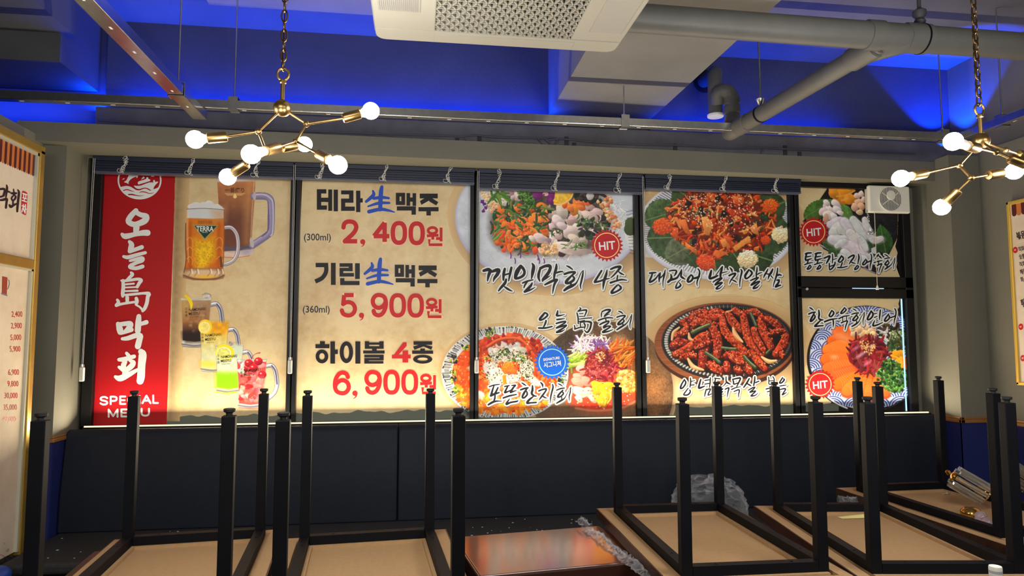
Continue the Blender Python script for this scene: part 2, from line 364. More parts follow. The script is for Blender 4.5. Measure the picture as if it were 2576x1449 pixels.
def art_salad():
    crop(1140, 440, 4.529)
    ell(1130, 520, 1060, 770, (120, 95, 85), soft=40, a=.75)
    ell(1090, 480, 1070, 768, (176, 176, 214), soft=1.2)
    ell(1095, 462, 1058, 752, (200, 208, 222), soft=6, nz=((20, .12), (9, .06)))
    ell(1095, 440, 900, 640, (214, 218, 226), soft=90, a=.6)
    for i in range(60):
        t = rng.rand() * 6.28; r = .75 + rng.rand() * .22; x, y = 1090 + 1040 * r * math.cos(t), 470 + 740 * r * math.sin(t)
        stroke([(x, y), (x + rng.randn() * 40, y + rng.randn() * 30), (x + rng.randn() * 60, y + rng.randn() * 40)], 5, (170, 178, 200), a=.55, sm=3)
    # shredded white radish rim
    shreds(elp(1080, 820, 520, 160), 130, [(236, 232, 226), (214, 208, 206), (244, 240, 232), (190, 184, 188)], (40, 120), (10, 20))
    shreds([(1600, 190), (1900, 220), (1990, 560), (1900, 640), (1650, 500)], 60, [(235, 236, 236), (205, 208, 214)], (50, 110), (8, 16))
    shreds([(310, 200), (480, 260), (460, 420), (320, 420)], 40, [(240, 214, 190), (240, 230, 220)], (40, 90), (8, 14))
    for x, y in ((350, 330), (372, 372), (345, 405), (330, 300), (400, 345)): blob(x, y, 22, (96, 40, 130), .4)
    # dark shade under the pile
    poly(smooth([(440, 420), (520, 240), (760, 170), (1100, 160), (1500, 190), (1720, 300), (1780, 520), (1720, 700), (1560, 860), (1300, 900), (900, 900), (620, 880), (470, 760), (420, 600)], 4, True), (84, 70, 66), soft=26, nz=((9, .5),))
    reg = smooth([(1080, 360), (1500, 300), (1760, 420), (1760, 640), (1560, 840), (1300, 880), (1000, 880), (960, 700), (1100, 560)], 3, True)
    chunks(reg, 90, [(206, 188, 184), (186, 162, 160), (222, 208, 206), (160, 136, 134)], (36, 76), .3, .3, (.5, .9), 8)
    chunks(reg, 30, [(64, 54, 54), (50, 60, 44), (100, 60, 54)], (20, 44), .4)
    # pale fish and shreds, upper left
    chunks([(400, 170), (740, 170), (740, 280), (560, 350), (430, 260)], 26, [(228, 200, 196), (236, 222, 218), (200, 170, 170)], (26, 60))
    chunks([(320, 180), (470, 220), (530, 340), (430, 420)], 60, [(240, 190, 140), (245, 214, 176), (226, 170, 120)], (12, 26), .4)
    shreds([(400, 180), (620, 200), (600, 280), (450, 260)], 9, [(110, 150, 60), (70, 120, 50)], (120, 220), (20, 36))
    # left half: salmon and perilla
    chunks([(460, 420), (700, 320), (1060, 330), (1080, 650), (900, 860), (620, 880), (470, 780), (430, 600)], 46, [(40, 66, 40), (54, 88, 44), (30, 44, 36)], (30, 60), .4)
    sal = [(236, 112, 40), (228, 96, 34), (244, 132, 58), (216, 84, 34)]
    for x, y, r, a_ in ((540, 450, 62, .5), (490, 640, 70, 1.2), (500, 760, 50, 1), (620, 760, 80, .4), (690, 780, 70, .2), (850, 790, 62, -.2), (710, 560, 75, .4), (770, 660, 66, .9), (830, 560, 80, .3), (900, 600, 90, .4), (940, 490, 95, -.7), (720, 380, 54, .2), (1010, 350, 60, .1), (1040, 430, 52, .9), (1040, 640, 64, .7), (790, 510, 60, .3), (860, 690, 60, 1.1), (1060, 520, 40, .3)):
        blob(x, y, r, jit(sal[rng.randint(4)]), .22, 7, .32, .72, a_)
        for k in range(3): stroke([(x - r * .5, y - r * .3 + k * r * .25), (x, y - r * .2 + k * r * .25), (x + r * .5, y - r * .35 + k * r * .25)], 5, (250, 170, 110), a=.55, sm=3)
    chunks([(430, 440), (700, 330), (1060, 350), (1080, 640), (940, 860), (620, 880), (460, 780)], 40, sal, (30, 62), .35, .3, (.45, .8))
    shreds([(440, 430), (700, 320), (1080, 380), (1090, 560), (980, 700), (860, 860), (640, 880), (450, 720)], 80, [(58, 98, 36), (82, 126, 52), (36, 68, 32), (104, 144, 70), (46, 82, 36)], (60, 170), (16, 36), .3, 1.2)
    shreds([(460, 700), (640, 560), (930, 560), (930, 830), (640, 860)], 22, sal, (50, 110), (30, 52), .3)
    dots([(460, 420), (1060, 350), (1080, 650), (640, 860)], 50, [(250, 200, 160), (255, 230, 210)], (3, 7))
    # right half: white fish
    for x, y, r, a_, asp in ((1240, 420, 100, 1.2, .7), (1190, 520, 90, 1., .6), (1350, 510, 62, .3, .8), (1420, 620, 72, .9, .8), (1330, 650, 92, .3, .8), (1190, 680, 70, .5, .7), (1380, 720, 80, .5, .6), (1560, 470, 110, .4, .45), (1650, 420, 70, .2, .6), (1540, 660, 60, .4, .7), (1300, 830, 160, .15, .4), (1440, 860, 140, .1, .35), (980, 720, 80, .3, .7), (900, 730, 50, .8, .6), (1120, 590, 46, 1, .7), (1480, 740, 54, .3, .8), (1240, 580, 64, .5, .7)):
        c = [(206, 186, 180), (222, 206, 202), (186, 158, 156), (214, 196, 196)][rng.randint(4)]
        blob(x, y, r, jit(c, 8), .18, 9, .3, asp, a_, nz=((9, .12),)); stroke([(x - r * .6, y - r * .12), (x + r * .3, y - r * .25)], 8, (240, 232, 230), a=.6)
    chunks([(1400, 480), (1740, 500), (1790, 620), (1560, 720), (1380, 640)], 26, [(36, 44, 34), (54, 74, 42), (66, 56, 56), (28, 34, 32)], (24, 50), .4)
    shreds([(1330, 420), (1560, 480), (1780, 560), (1700, 640), (1400, 560)], 30, [(60, 100, 46), (92, 130, 64), (34, 60, 36)], (30, 80), (8, 18), .5)
    shreds([(1130, 590), (1260, 620), (1240, 720), (1120, 690)], 10, [(50, 90, 40)], (30, 70), (10, 18))
    shreds([(1240, 770), (1500, 760), (1520, 830), (1260, 850)], 16, [(100, 150, 60), (70, 120, 50)], (40, 100), (8, 16), .5)
    for x, y, r in ((1430, 330, 84), (1370, 390, 78), (1330, 370, 60), (1540, 310, 62), (1450, 370, 56), (1270, 330, 46)):
        blob(x, y, r, jit((238, 120, 44)), .2, 6, .3, .7); stroke([(x - r * .5, y - r * .2), (x + r * .4, y - r * .3)], 7, (250, 180, 120), a=.6)
    chunks([(1360, 180), (1720, 220), (1660, 300), (1500, 290), (1380, 250)], 24, [(30, 40, 30), (44, 60, 40), (70, 54, 54)], (24, 46), .4)
    blob(1550, 235, 44, (212, 204, 204), .2)
    chunks([(1640, 300), (1810, 240), (1790, 380), (1880, 520), (1900, 610), (1830, 610), (1740, 470), (1680, 360)], 90, [(236, 170, 120), (244, 196, 150), (220, 146, 96), (200, 120, 80)], (10, 26), .45)
    chunks([(960, 800), (1180, 790), (1180, 900), (1000, 890)], 60, [(240, 190, 130), (226, 164, 100), (246, 212, 160)], (10, 24), .45)
    # orchid, lemon, parsley
    ell(1230, 230, 140, 108, (244, 170, 30), ang=-.5); ell(1235, 222, 116, 86, (250, 196, 60), ang=-.5, nz=((4, .2),)); ell(1250, 200, 60, 30, (255, 226, 150), ang=-.4, a=.7, soft=8)
    stroke([(1130, 325), (1230, 330), (1330, 270), (1365, 200)], 14, (250, 214, 140), sm=4)
    for x, y, r, a_ in ((960, 235, 66, .3), (1110, 250, 70, 2.2), (1040, 190, 60, 0), (1110, 300, 46, 1.2), (930, 260, 40, .6)): blob(x, y, r, (120, 34, 116), .2, 8, .35, .6, a_)
    ell(1050, 215, 34, 24, (236, 190, 200)); ell(1030, 225, 14, 10, (140, 60, 60))
    for x, y in scat([(740, 200), (860, 180), (900, 240), (940, 310), (900, 380), (840, 370), (790, 300), (740, 260)], 150): blob(x, y, 13, pick([(52, 96, 34), (84, 132, 52), (34, 66, 26), (110, 156, 70)]), .4, 7, .35)
    for x, y in ((650, 920), (700, 980), (960, 940), (975, 980), (1030, 985), (760, 915)): stroke([(x, y - 30), (x + 8, y), (x + 4, y + 26)], 14, (112, 50, 130), sm=3)
    # the next dish's ribbed bowl peeps in at the right edge
    ell(2260, 640, 310, 300, (226, 228, 230)); 
    for i in range(14): stroke([(1970 + i * 3, 420 + i * 36), (2050, 400 + i * 38)], 6, (60, 70, 90), a=.8)
    blob(2020, 590, 90, (66, 84, 50), .3, 9, .2)

def art_flatfish():
    crop(1600, 440, 4.529)
    ell(940, 640, 900, 580, (120, 100, 95), soft=40, a=.5)
    ell(925, 600, 900, 590, (196, 204, 226), soft=1.2)
    ell(925, 585, 890, 570, (226, 228, 234), soft=5)
    for i in range(150):
        t = 6.283 * i / 150; c, s = math.cos(t), math.sin(t); k = .80 + .05 * rng.rand()
        stroke([(925 + 890 * k * c, 585 + 570 * k * s), (925 + 890 * .97 * c, 585 + 570 * .97 * s)], 9 + 5 * rng.rand(), (88, 92, 120), a=.75)
    for x0, y0, x1, y1, w, c in ((420, 150, 700, 300, 190, (66, 84, 50)), (90, 520, 560, 380, 190, (72, 96, 58)), (120, 720, 700, 700, 240, (64, 86, 56)), (330, 960, 800, 700, 170, (92, 104, 80)), (900, 1090, 860, 700, 330, (58, 78, 50)), (1560, 980, 1000, 800, 260, (52, 74, 46)), (1760, 640, 1200, 700, 240, (60, 84, 52)), (1700, 300, 1200, 500, 200, (60, 80, 48)), (1500, 170, 1100, 420, 160, (56, 74, 44)), (1250, 1080, 1000, 750, 170, (54, 74, 46))): leaf(x0, y0, x1, y1, w, c)
    pile = smooth([(350, 400), (480, 290), (560, 230), (640, 150), (1000, 140), (1350, 200), (1500, 400), (1590, 500), (1560, 640), (1500, 730), (1400, 850), (1060, 880), (920, 960), (700, 910), (560, 800), (420, 700), (380, 560)], 4, True)
    poly(pile, (112, 40, 24), soft=10, nz=((9, .5),))
    red = [(206, 76, 26), (186, 54, 22), (222, 102, 40), (160, 40, 22), (232, 130, 56), (140, 34, 22)]
    chunks(pile, 150, red, (22, 52), .35, .35, (.35, .7))
    chunks(pile, 40, [(54, 34, 30), (40, 44, 34), (70, 30, 24)], (20, 44), .4, .3)
    shreds(pile, 170, red + [(90, 90, 50), (236, 150, 80)], (60, 150), (14, 34), .4, .6)
    for pts, c in ((((740, 480), (800, 470), (880, 560), (830, 690), (790, 680), (760, 590)), (236, 150, 78)), (((1100, 820), (1280, 690), (1310, 740), (1130, 870)), (228, 150, 70)), (((950, 740), (1010, 720), (1070, 800), (990, 830)), (230, 140, 70)), (((390, 590), (480, 600), (470, 750), (410, 690)), (226, 92, 40)), (((1090, 230), (1220, 250), (1230, 320), (1110, 330)), (226, 96, 36)), (((900, 850), (1060, 880), (930, 950), (870, 900)), (226, 110, 50)), (((560, 760), (700, 860), (690, 910), (560, 810)), (224, 120, 60)), (((1030, 380), (1200, 400), (1220, 470), (1080, 470)), (190, 60, 34)), (((800, 190), (920, 210), (910, 260), (830, 250)), (220, 90, 30)), (((1290, 600), (1370, 540), (1400, 690), (1330, 660)), (232, 140, 76)), (((1000, 690), (1120, 720), (1040, 780)), (214, 90, 50)), (((480, 520), (560, 500), (620, 680), (560, 660)), (230, 116, 56))):
        poly(pts, c, sh=.25, nz=((4, .12),))
    chunks([(1380, 420), (1480, 460), (1500, 520), (1400, 480)], 6, [(40, 56, 36)], (24, 40))
    for x, y, r in ((580, 360, 40), (760, 430, 46), (930, 270, 40), (1000, 450, 44), (1080, 560, 36), (740, 380, 34)): blob(x, y, r, (36, 26, 26), .35, 8, .3, .7)
    dots(smooth([(480, 300), (700, 190), (1300, 240), (1350, 600), (1050, 640), (560, 520)], 3, True), 300, [(246, 224, 180), (255, 240, 210), (232, 196, 140)], (6, 11), .55)
    dots(pile, 120, [(255, 200, 150), (255, 232, 200)], (3, 7))
    roe(300, 590, 108, (222, 84, 38)); roe(795, 995, 104, (216, 80, 44)); roe(1530, 355, 90, (222, 92, 30)); roe(1475, 740, 56, (214, 74, 34), 40)
    roe(1645, 680, 100, (244, 222, 170)); roe(1265, 955, 112, (240, 214, 168))

def art_hanchi():
    crop(1100, 760, 4.77)
    ell(820, 860, 775, 575, (110, 90, 80), soft=16, a=.5)
    ell(810, 850, 762, 566, (208, 212, 212), soft=1.2)
    for i in range(170):
        t = 6.283 * i / 170 + rng.randn() * .006; c, s = math.cos(t), math.sin(t)
        a0 = .84 + rng.rand() * .05; a1 = .99 - rng.rand() * .04
        stroke([(810 + 762 * a0 * c, 850 + 566 * a0 * s), (810 + 762 * a1 * c, 850 + 566 * a1 * s)], 7 + 8 * rng.rand(), pick([(52, 54, 62), (90, 92, 100), (130, 132, 140)]), a=.9)
        if rng.rand() < .5: ell(810 + 762 * a1 * c, 850 + 566 * a1 * s, 9, 9, (46, 48, 56))
    inn = elp(815, 860, 640, 468, 30)
    poly(inn, (206, 70, 26), nz=((20, .2), (9, .3)))
    chunks(inn, 520, [(230, 92, 28), (218, 70, 26), (238, 116, 36), (206, 54, 24), (236, 136, 54)], (12, 30), .5, .14)
    chunks([(230, 990), (400, 1060), (800, 1160), (1300, 1130), (1330, 1240), (1000, 1330), (420, 1330), (240, 1160)], 260, [(246, 140, 28), (240, 120, 24), (248, 160, 44), (236, 104, 30)], (16, 36), .5, .1)
    chunks([(500, 420), (900, 380), (1250, 470), (1300, 600), (1180, 640), (900, 520), (560, 620)], 90, [(170, 44, 24), (196, 66, 30), (140, 32, 22), (212, 88, 40)], (26, 56), .4)
    # squid in the middle
    for x, y, r, a_ in ((760, 500, 70, .3), (900, 540, 90, -.2), (980, 590, 80, .2), (720, 620, 110, .4), (860, 640, 120, 0), (1050, 740, 110, .8), (640, 800, 110, .2), (760, 880, 130, .3), (900, 900, 110, 0), (1080, 860, 90, .4), (700, 930, 110, .1), (500, 1120, 60, .4), (440, 900, 60, .3), (420, 800, 54, 1), (1170, 960, 60, .8)):
        blob(x, y, r, jit((196, 198, 202), 8), .3, 11, .14, .75, a_, soft=4, nz=((9, .2), (4, .15)), a=.92)
    for x, y, r in ((740, 495, 26), (905, 490, 24)): blob(x, y, r, (120, 60, 40), .3)
    stroke([(560, 560), (700, 470), (900, 430), (1100, 520), (1210, 640)], 44, (176, 52, 30), sm=5, sh=.3, nz=((4, .3),))
    stroke([(600, 530), (760, 440), (980, 440), (1120, 560)], 26, (214, 96, 50), sm=5, sh=.3)
    chunks([(820, 540), (1080, 620), (1090, 720), (860, 700), (640, 700), (560, 660)], 60, [(92, 120, 60), (60, 84, 44), (140, 160, 90), (40, 50, 36)], (10, 24), .4)
    reg = smooth([(600, 660), (760, 560), (1060, 620), (1150, 720), (1120, 920), (1000, 960), (880, 880), (700, 900), (590, 800)], 3, True)
    dots(smooth([(560, 560), (900, 520), (1180, 700), (1180, 960), (960, 1010), (700, 960), (540, 860)], 3, True), 260, [(34, 30, 28), (236, 222, 190), (110, 130, 64), (150, 160, 90), (214, 120, 70)], (5, 10), .6)
    dots(reg, 330, [(34, 30, 28), (50, 44, 36), (240, 226, 190), (196, 190, 110), (120, 140, 70)], (5, 10), .6)
    dots([(500, 760), (640, 760), (640, 960), (520, 940)], 30, [(34, 30, 28)], (5, 9)); dots([(990, 700), (1150, 720), (1150, 930), (1000, 950)], 90, [(250, 220, 190), (30, 26, 26)], (6, 10))
    dots(inn, 120, [(255, 190, 120), (255, 120, 70), (255, 220, 180)], (4, 9), .8)
    roe(850, 790, 80, (240, 112, 30)); roe(915, 830, 40, (238, 100, 34), 30)
    stroke([(800, 890), (810, 990)], 44, (250, 130, 20), sh=.2)
    for x, y, r in ((330, 540, 40), (200, 690, 50), (185, 850, 36), (190, 930, 44), (220, 1060, 40), (610, 370, 56), (640, 350, 44), (1480, 940, 40)):
        chunks(elp(x, y, r, r), 12, [(50, 46, 40), (84, 120, 50), (160, 180, 60), (40, 40, 40)], (10, 22), .4)

def art_mulhoe():
    crop(0, 0, 1)
    ell(1518, 990, 180, 180, (110, 90, 85), soft=10, a=.5)
    ell(1515, 985, 178, 178, (74, 58, 46), soft=1.2, nz=((20, .45), (4, .35), (2, .4)))
    clip_poly(elp(1515, 985, 177.4, 177.4, 90)); ell(1560, 930, 120, 110, (176, 120, 66), soft=90, a=.5, nz=((20, .5), (2, .35)))
    ell(1400, 900, 60, 110, (70, 56, 48), soft=70, a=.7, nz=((2, .3),))
    ell(1640, 1000, 40, 70, (170, 100, 44), soft=50, a=.35, nz=((2, .3),))
    ell(1470, 1040, 140, 60, (150, 110, 80), soft=50, a=.55)
    clip_poly(None); crop(1100, 760, 4.77)
    ell(1960, 1010, 420, 300, (222, 84, 46), soft=30, a=.95, nz=((9, .25),))
    ell(1960, 1130, 390, 170, (226, 62, 36), soft=16, nz=((9, .2),))
    stroke([(1660, 1270), (1900, 1300), (2200, 1270), (2390, 1180)], 26, (210, 150, 110), sm=5, a=.7)
    ell(2180, 480, 60, 46, (240, 226, 196), soft=30, a=.8)
    carrot = [(206, 96, 26), (226, 116, 36), (180, 76, 22), (240, 140, 56)]
    chunks([(2060, 560), (2340, 520), (2340, 720), (2200, 800), (2100, 700)], 40, [(150, 70, 26), (110, 50, 24)], (20, 44))
    shreds([(2060, 520), (2360, 500), (2360, 700), (2220, 780), (2080, 680)], 60, carrot, (120, 260), (18, 32), .5, .5, -.8)
    for p in (((2120, 560), (2240, 430)), ((2160, 420), (2150, 560)), ((2250, 430), (2230, 560)), ((2050, 560), (2370, 530)), ((2180, 800), (2280, 640))): stroke(p, [20, 8], pick(carrot), sh=.3)
    shreds([(1680, 460), (1850, 400), (2040, 470), (2000, 560), (1760, 600), (1600, 620)], 90, [(232, 226, 228), (210, 200, 210), (246, 242, 240), (150, 100, 170)], (90, 220), (14, 26), .35, .8)
    shreds([(1860, 460), (2030, 470), (2030, 560), (1900, 560)], 16, [(112, 66, 140), (140, 90, 170)], (80, 150), (10, 18), .3, .7)
    shreds([(1580, 640), (1800, 620), (1790, 740), (1600, 780)], 40, [(176, 206, 70), (150, 190, 50), (206, 224, 120), (120, 164, 40)], (90, 190), (22, 40), .3, .3, -.35)
    for x, y, r, a_, c in ((1730, 790, 76, -.3, (214, 180, 170)), (1700, 890, 70, .2, (222, 160, 146)), (1690, 960, 80, .5, (226, 150, 134)), (1760, 860, 60, .3, (206, 130, 116)), (1790, 950, 80, .6, (216, 140, 124)), (1670, 1060, 80, .3, (240, 176, 160)), (1740, 1080, 100, .2, (244, 186, 170)), (1820, 1090, 90, .9, (240, 170, 156)), (1700, 1150, 60, .9, (246, 196, 184)), (1860, 1160, 60, .8, (240, 170, 150)), (1900, 1010, 54, .3, (220, 130, 110))):
        blob(x, y, r, c, .18, 9, .25, .6, a_); stroke([(x - r * .5, y - r * .1), (x + r * .4, y - r * .2)], 9, [min(255, k + 30) for k in c], a=.6)
    beef = smooth([(1830, 640), (1960, 570), (2080, 640), (2130, 800), (2100, 900), (1960, 950), (1830, 900), (1790, 760)], 3, True)
    poly(beef, (140, 30, 36), soft=6)
    shreds(beef, 120, [(160, 42, 46), (136, 30, 38), (190, 76, 76), (108, 22, 32), (172, 56, 54)], (80, 190), (20, 36), .4, 1.2)
    dots(elp(1950, 650, 60, 60), 30, [(246, 220, 160), (230, 196, 120)], (7, 12))
    dots(beef, 40, [(255, 200, 190)], (3, 8))
    for p in scat(smooth([(2160, 880), (2270, 810), (2390, 860), (2400, 980), (2330, 1080), (2200, 1060), (2170, 960)], 2, True), 170): blob(p[0], p[1], 22, pick([(226, 160, 70), (240, 186, 100), (206, 130, 50), (246, 206, 130)]), .4, 8, .35)
    for x, y, r, a_ in ((1930, 1010, 90, .4), (2010, 1080, 110, 1.2), (1960, 1160, 100, 1), (2050, 1010, 80, .2), (1900, 1060, 70, .6), (1980, 1220, 60, .5)): blob(x, y, r, (246, 158, 28), .25, 8, .25, .75, a_, nz=((4, .12),))
    for p in (((1880, 1010), (1960, 960), (2060, 990)), ((1960, 1060), (2020, 1160), (2000, 1240)), ((2060, 1040), (2080, 1140), (2040, 1210))): stroke(p, 14, (255, 190, 60), sm=4); 
    dots(elp(1960, 1150, 380, 130), 70, [(255, 150, 120), (255, 210, 190), (240, 100, 60)], (5, 11), .8)

def art_sizzling():
    crop(1600, 740, 4.674)
    ell(1070, 610, 860, 520, (120, 90, 70), soft=40, a=.55)
    ell(1050, 612, 830, 488, (58, 32, 24), soft=1.2)
    ell(1045, 572, 830, 478, (136, 78, 48), soft=1.2)
    for i in range(120):
        y = 110 + i * 8; h = 478 ** 2 - (y - 572) ** 2
        if h <= 0: continue
        w = 830 * math.sqrt(h) / 478
        stroke([(1045 - w + 8, y), (1045 - w * .6, y + rng.randn() * 10), (1045 - w * .2, y + rng.randn() * 10)], 4, pick([(104, 54, 34), (160, 98, 60), (90, 46, 30)]), a=.5, sm=3)
        stroke([(1045 + w - 8, y), (1045 + w * .6, y + rng.randn() * 10), (1045 + w * .2, y + rng.randn() * 10)], 4, pick([(104, 54, 34), (150, 88, 54), (90, 46, 30)]), a=.5, sm=3)
    ell(1075, 562, 776, 446, (26, 26, 30), soft=1.2)
    ell(1075, 552, 770, 440, (44, 44, 48), soft=3); ell(1075, 556, 755, 428, (20, 20, 24), soft=2)
    for i in range(96):
        t = 6.283 * i / 96; c, s = math.cos(t), math.sin(t); br = 200 if (c < -.2 or s > .6) else 110
        x, y = 1075 + 738 * c, 552 + 418 * s; x2, y2 = 1075 + 706 * c, 552 + 396 * s
        stroke([(x, y), (x2, y2)], 20 if c < .1 else 8, (br, br, br - 4), a=.9)
        t2 = t + .033; stroke([(1075 + 740 * math.cos(t2), 552 + 420 * math.sin(t2)), (1075 + 716 * math.cos(t2), 552 + 402 * math.sin(t2))], 6, (150, 150, 150), a=.6)
    ell(1075, 552, 700, 392, (16, 16, 20), soft=3)
    ch = [(158, 50, 29), (176, 64, 35), (138, 38, 26), (168, 57, 31)]
    P = [((660, 240), (740, 210), (830, 215), 70), ((880, 210), (960, 200), (1040, 235), 76), ((760, 260), (900, 270), (1010, 260), 84), ((540, 330), (640, 290), (720, 300), 80),
         ((620, 400), (720, 320), (860, 320), 76), ((1080, 230), (1140, 330), (1230, 410), 96), ((1160, 180), (1230, 230), (1280, 250), 80), ((1300, 210), (1390, 200), (1460, 240), 70),
         ((470, 480), (560, 440), (590, 380), 76), ((430, 600), (500, 560), (590, 570), 96), ((460, 700), (620, 620), (760, 500), (860, 470), 84), ((1010, 290), (1040, 420), (1160, 560), (1290, 680), 92),
         ((1260, 260), (1290, 420), (1340, 560), (1470, 700), 96), ((890, 380), (940, 480), (960, 600), (940, 730), 104), ((1380, 410), (1420, 530), (1490, 640), 80), ((1470, 280), (1490, 420), (1580, 610), 100),
         ((1530, 280), (1620, 330), (1680, 380), 78), ((1570, 460), (1640, 430), (1720, 420), 56), ((1760, 490), (1720, 590), (1640, 700), 96), ((830, 550), (790, 680), (770, 840), 110),
         ((540, 740), (620, 710), (690, 720), 66), ((860, 820), (920, 860), (980, 890), 96), ((1060, 720), (1180, 710), (1290, 830), (1330, 900), 96), ((1060, 820), (1070, 880), 96), ((1180, 870), (1210, 900), 90), ((1350, 680), (1430, 780), (1510, 870), 84), ((700, 620), (760, 600), (850, 560), 60), ((1100, 720), (1150, 760), (1240, 800), 70), ((1700, 640), (1710, 720), 60)]
    for q in P:
        pts = list(q[:-1]); w = q[-1]
        stroke([(x + 6, y + 14) for x, y in pts], w + 14, (52, 14, 12), soft=4, sm=5)
        c = ch[rng.randint(4)]; stroke(pts, [w * .8] + [w] * (len(pts) - 2) + [w * .8], c, sm=5, sh=.45, nz=((4, .5), (2, .45)))
        sp = smooth(pts, 5)
        for k in range(len(sp) * 3):
            x, y = sp[rng.randint(len(sp))]; dx, dy = rng.randn(2) * w * .27
            ell(x + dx, y + dy, 9 + 7 * rng.rand(), 7 + 5 * rng.rand(), pick([(204, 92, 54), (128, 32, 23), (186, 72, 39), (98, 24, 19)]), rng.rand() * 3, sh=.4)
        for k in range(len(sp)):
            x, y = sp[rng.randint(len(sp))]; ell(x + rng.randn() * w * .2, y - w * .12 + rng.randn() * w * .18, 5, 3.5, (250, 190, 160), rng.rand() * 3)
    gr = (64, 78, 46)
    for p, w, c in ((((660, 450), (760, 400), (860, 360)), 44, (98, 108, 66)), (((1350, 230), (1380, 300), (1410, 370)), 40, (70, 84, 66)), (((1010, 630), (1090, 640), (1170, 645)), 34, (90, 104, 70)), (((820, 690), (900, 740), (980, 800)), 44, (76, 88, 60)), (((1270, 730), (1330, 800), (1400, 860)), 44, (72, 84, 50)), (((1530, 700), (1570, 660)), 36, gr)):
        stroke(p, w, [k * .5 for k in c], sm=4); stroke([(x - 2, y - 5) for x, y in p], w * .8, c, sm=4, sh=.5, nz=((4, .3),)); stroke([(x - 2, y - w * .3) for x, y in p], w * .12, (190, 200, 170), sm=4, a=.8)
    for p, w in ((((1140, 400), (1170, 480), (1250, 560)), 56), (((610, 760), (670, 850), (790, 890)), 52), (((1480, 740), (1560, 790), (1650, 780)), 52), (((420, 540), (440, 450), (510, 390)), 40), (((620, 460), (630, 520), (670, 540)), 40), (((1060, 210), (1130, 190)), 26)):
        stroke(p, [w * .5] + [w] * (len(p) - 2) + [w * .4], (212, 160, 106), sm=5, sh=.4); stroke([(x - 6, y - 8) for x, y in p], w * .3, (236, 200, 156), sm=5, a=.7)

def art_squid():
    crop(1980, 440, 4.83)
    poly([(520, 110), (360, 345), (190, 560), (440, 900), (1040, 1190), (1110, 1215), (1150, 1180), (1240, 960), (1340, 760), (1350, 110)], (22, 22, 30), soft=2, nz=((20, .2),))
    stroke([(400, 860), (760, 1030), (1050, 1180), (1110, 1195), (1150, 1160)], 12, (110, 104, 150), sm=4); stroke([(400, 845), (530, 915)], 10, (206, 204, 226)); stroke([(930, 1130), (1060, 1190)], 7, (196, 190, 214))
    for i in range(46): x, y = 1080 + rng.rand() * 260, 480 + rng.rand() * 260; stroke([(x, y), (x + rng.randn() * 40, y + rng.randn() * 30)], 3, (70, 70, 80), a=.7)
    for x0, y0, x1, y1, w, c in ((200, 520, 560, 300, 110, (70, 110, 44)), (640, 360, 800, 560, 70, (84, 130, 60)), (1200, 960, 1130, 600, 110, (52, 92, 44)), (620, 1010, 560, 820, 100, (56, 92, 48)), (980, 720, 1100, 980, 90, (44, 74, 40)), (420, 800, 640, 900, 60, (60, 96, 44)), (520, 520, 700, 640, 60, (50, 80, 44)), (640, 860, 1010, 1060, 80, (54, 88, 48))): leaf(x0, y0, x1, y1, w, c)
    for x, y, r, a_ in ((600, 180, 90, .3), (720, 170, 110, 0), (660, 250, 120, .4), (760, 290, 80, .5), (570, 220, 70, 1)): blob(x, y, r, (228, 146, 40), .22, 9, .25, .8, a_, nz=((9, .2),))
    for p in (((540, 180), (640, 160), (760, 190)), ((600, 260), (720, 240), (820, 190)), ((660, 310), (740, 280))): stroke(p, 18, (244, 176, 70), sm=4, a=.8)
    for x, y, r, a_, c in ((850, 250, 46, .3, (230, 196, 180)), (900, 230, 44, 1, (236, 210, 200)), (870, 330, 52, .2, (226, 182, 150)), (820, 390, 54, 1.2, (224, 176, 150)), (900, 380, 54, 1, (228, 176, 140)), (880, 450, 44, 0, (214, 190, 150)), (930, 300, 44, 1.2, (232, 200, 190))): blob(x, y, r, c, .15, 8, .3, .8, a_)
    for x, y, r, a_ in ((480, 370, 70, 1.2), (520, 420, 60, .6), (590, 350, 66, .5), (600, 420, 60, .2), (640, 460, 46, .4), (430, 440, 60, -.5), (500, 490, 80, .3), (570, 510, 60, .8), (480, 340, 50, .8)): blob(x, y, r, jit((226, 214, 220), 8), .2, 8, .25, .65, a_)
    blob(470, 535, 60, (206, 160, 140), .2, 8, .2, .6)
    wh = (222, 224, 230)
    Q = [((520, 600), (640, 560), (690, 620), 90), ((560, 700), (640, 640), (760, 700), 120), ((690, 560), (760, 640), (830, 740), 100), ((800, 540), (880, 640), (960, 740), 90), ((540, 780), (640, 800), (760, 780), 110), ((760, 700), (840, 780), (900, 880), 100), ((700, 840), (800, 900), (960, 1000), 120), ((690, 940), (780, 1010), (930, 1020), 100), ((940, 540), (970, 640), (1030, 720), 70), ((1000, 740), (1060, 790), (1140, 770), 70), ((880, 760), (930, 830), (960, 900), 60), ((600, 860), (660, 820), (700, 800), 60), ((640, 980), (700, 1000), 60)]
    for q in Q:
        pts = list(q[:-1]); w = q[-1]; stroke([(x + 5, y + 9) for x, y in pts], w * 1.2, (178, 172, 182), soft=7, sm=5, a=.8); w *= 1.3; stroke(pts, [w * .75] + [w] * (len(pts) - 2) + [w * .7], jit(wh, 6), sm=5, sh=.12, nz=((9, .08), (4, .06)))
        for k in range(5):
            x, y = pts[rng.randint(len(pts))]; x += rng.randn() * w * .3; y += rng.randn() * w * .3; stroke([(x, y), (x + 20 * rng.randn(), y + 22)], 6, (190, 186, 196), a=.6)
    for p in (((770, 570), (830, 700)), ((870, 560), (950, 680)), ((600, 660), (620, 720)), ((740, 900), (790, 960)), ((850, 800), (880, 900))): stroke(p, [6, 12], (206, 170, 150), a=.8)
    poly([(1020, 890), (1070, 870), (1080, 960), (1020, 950)], (216, 220, 232))

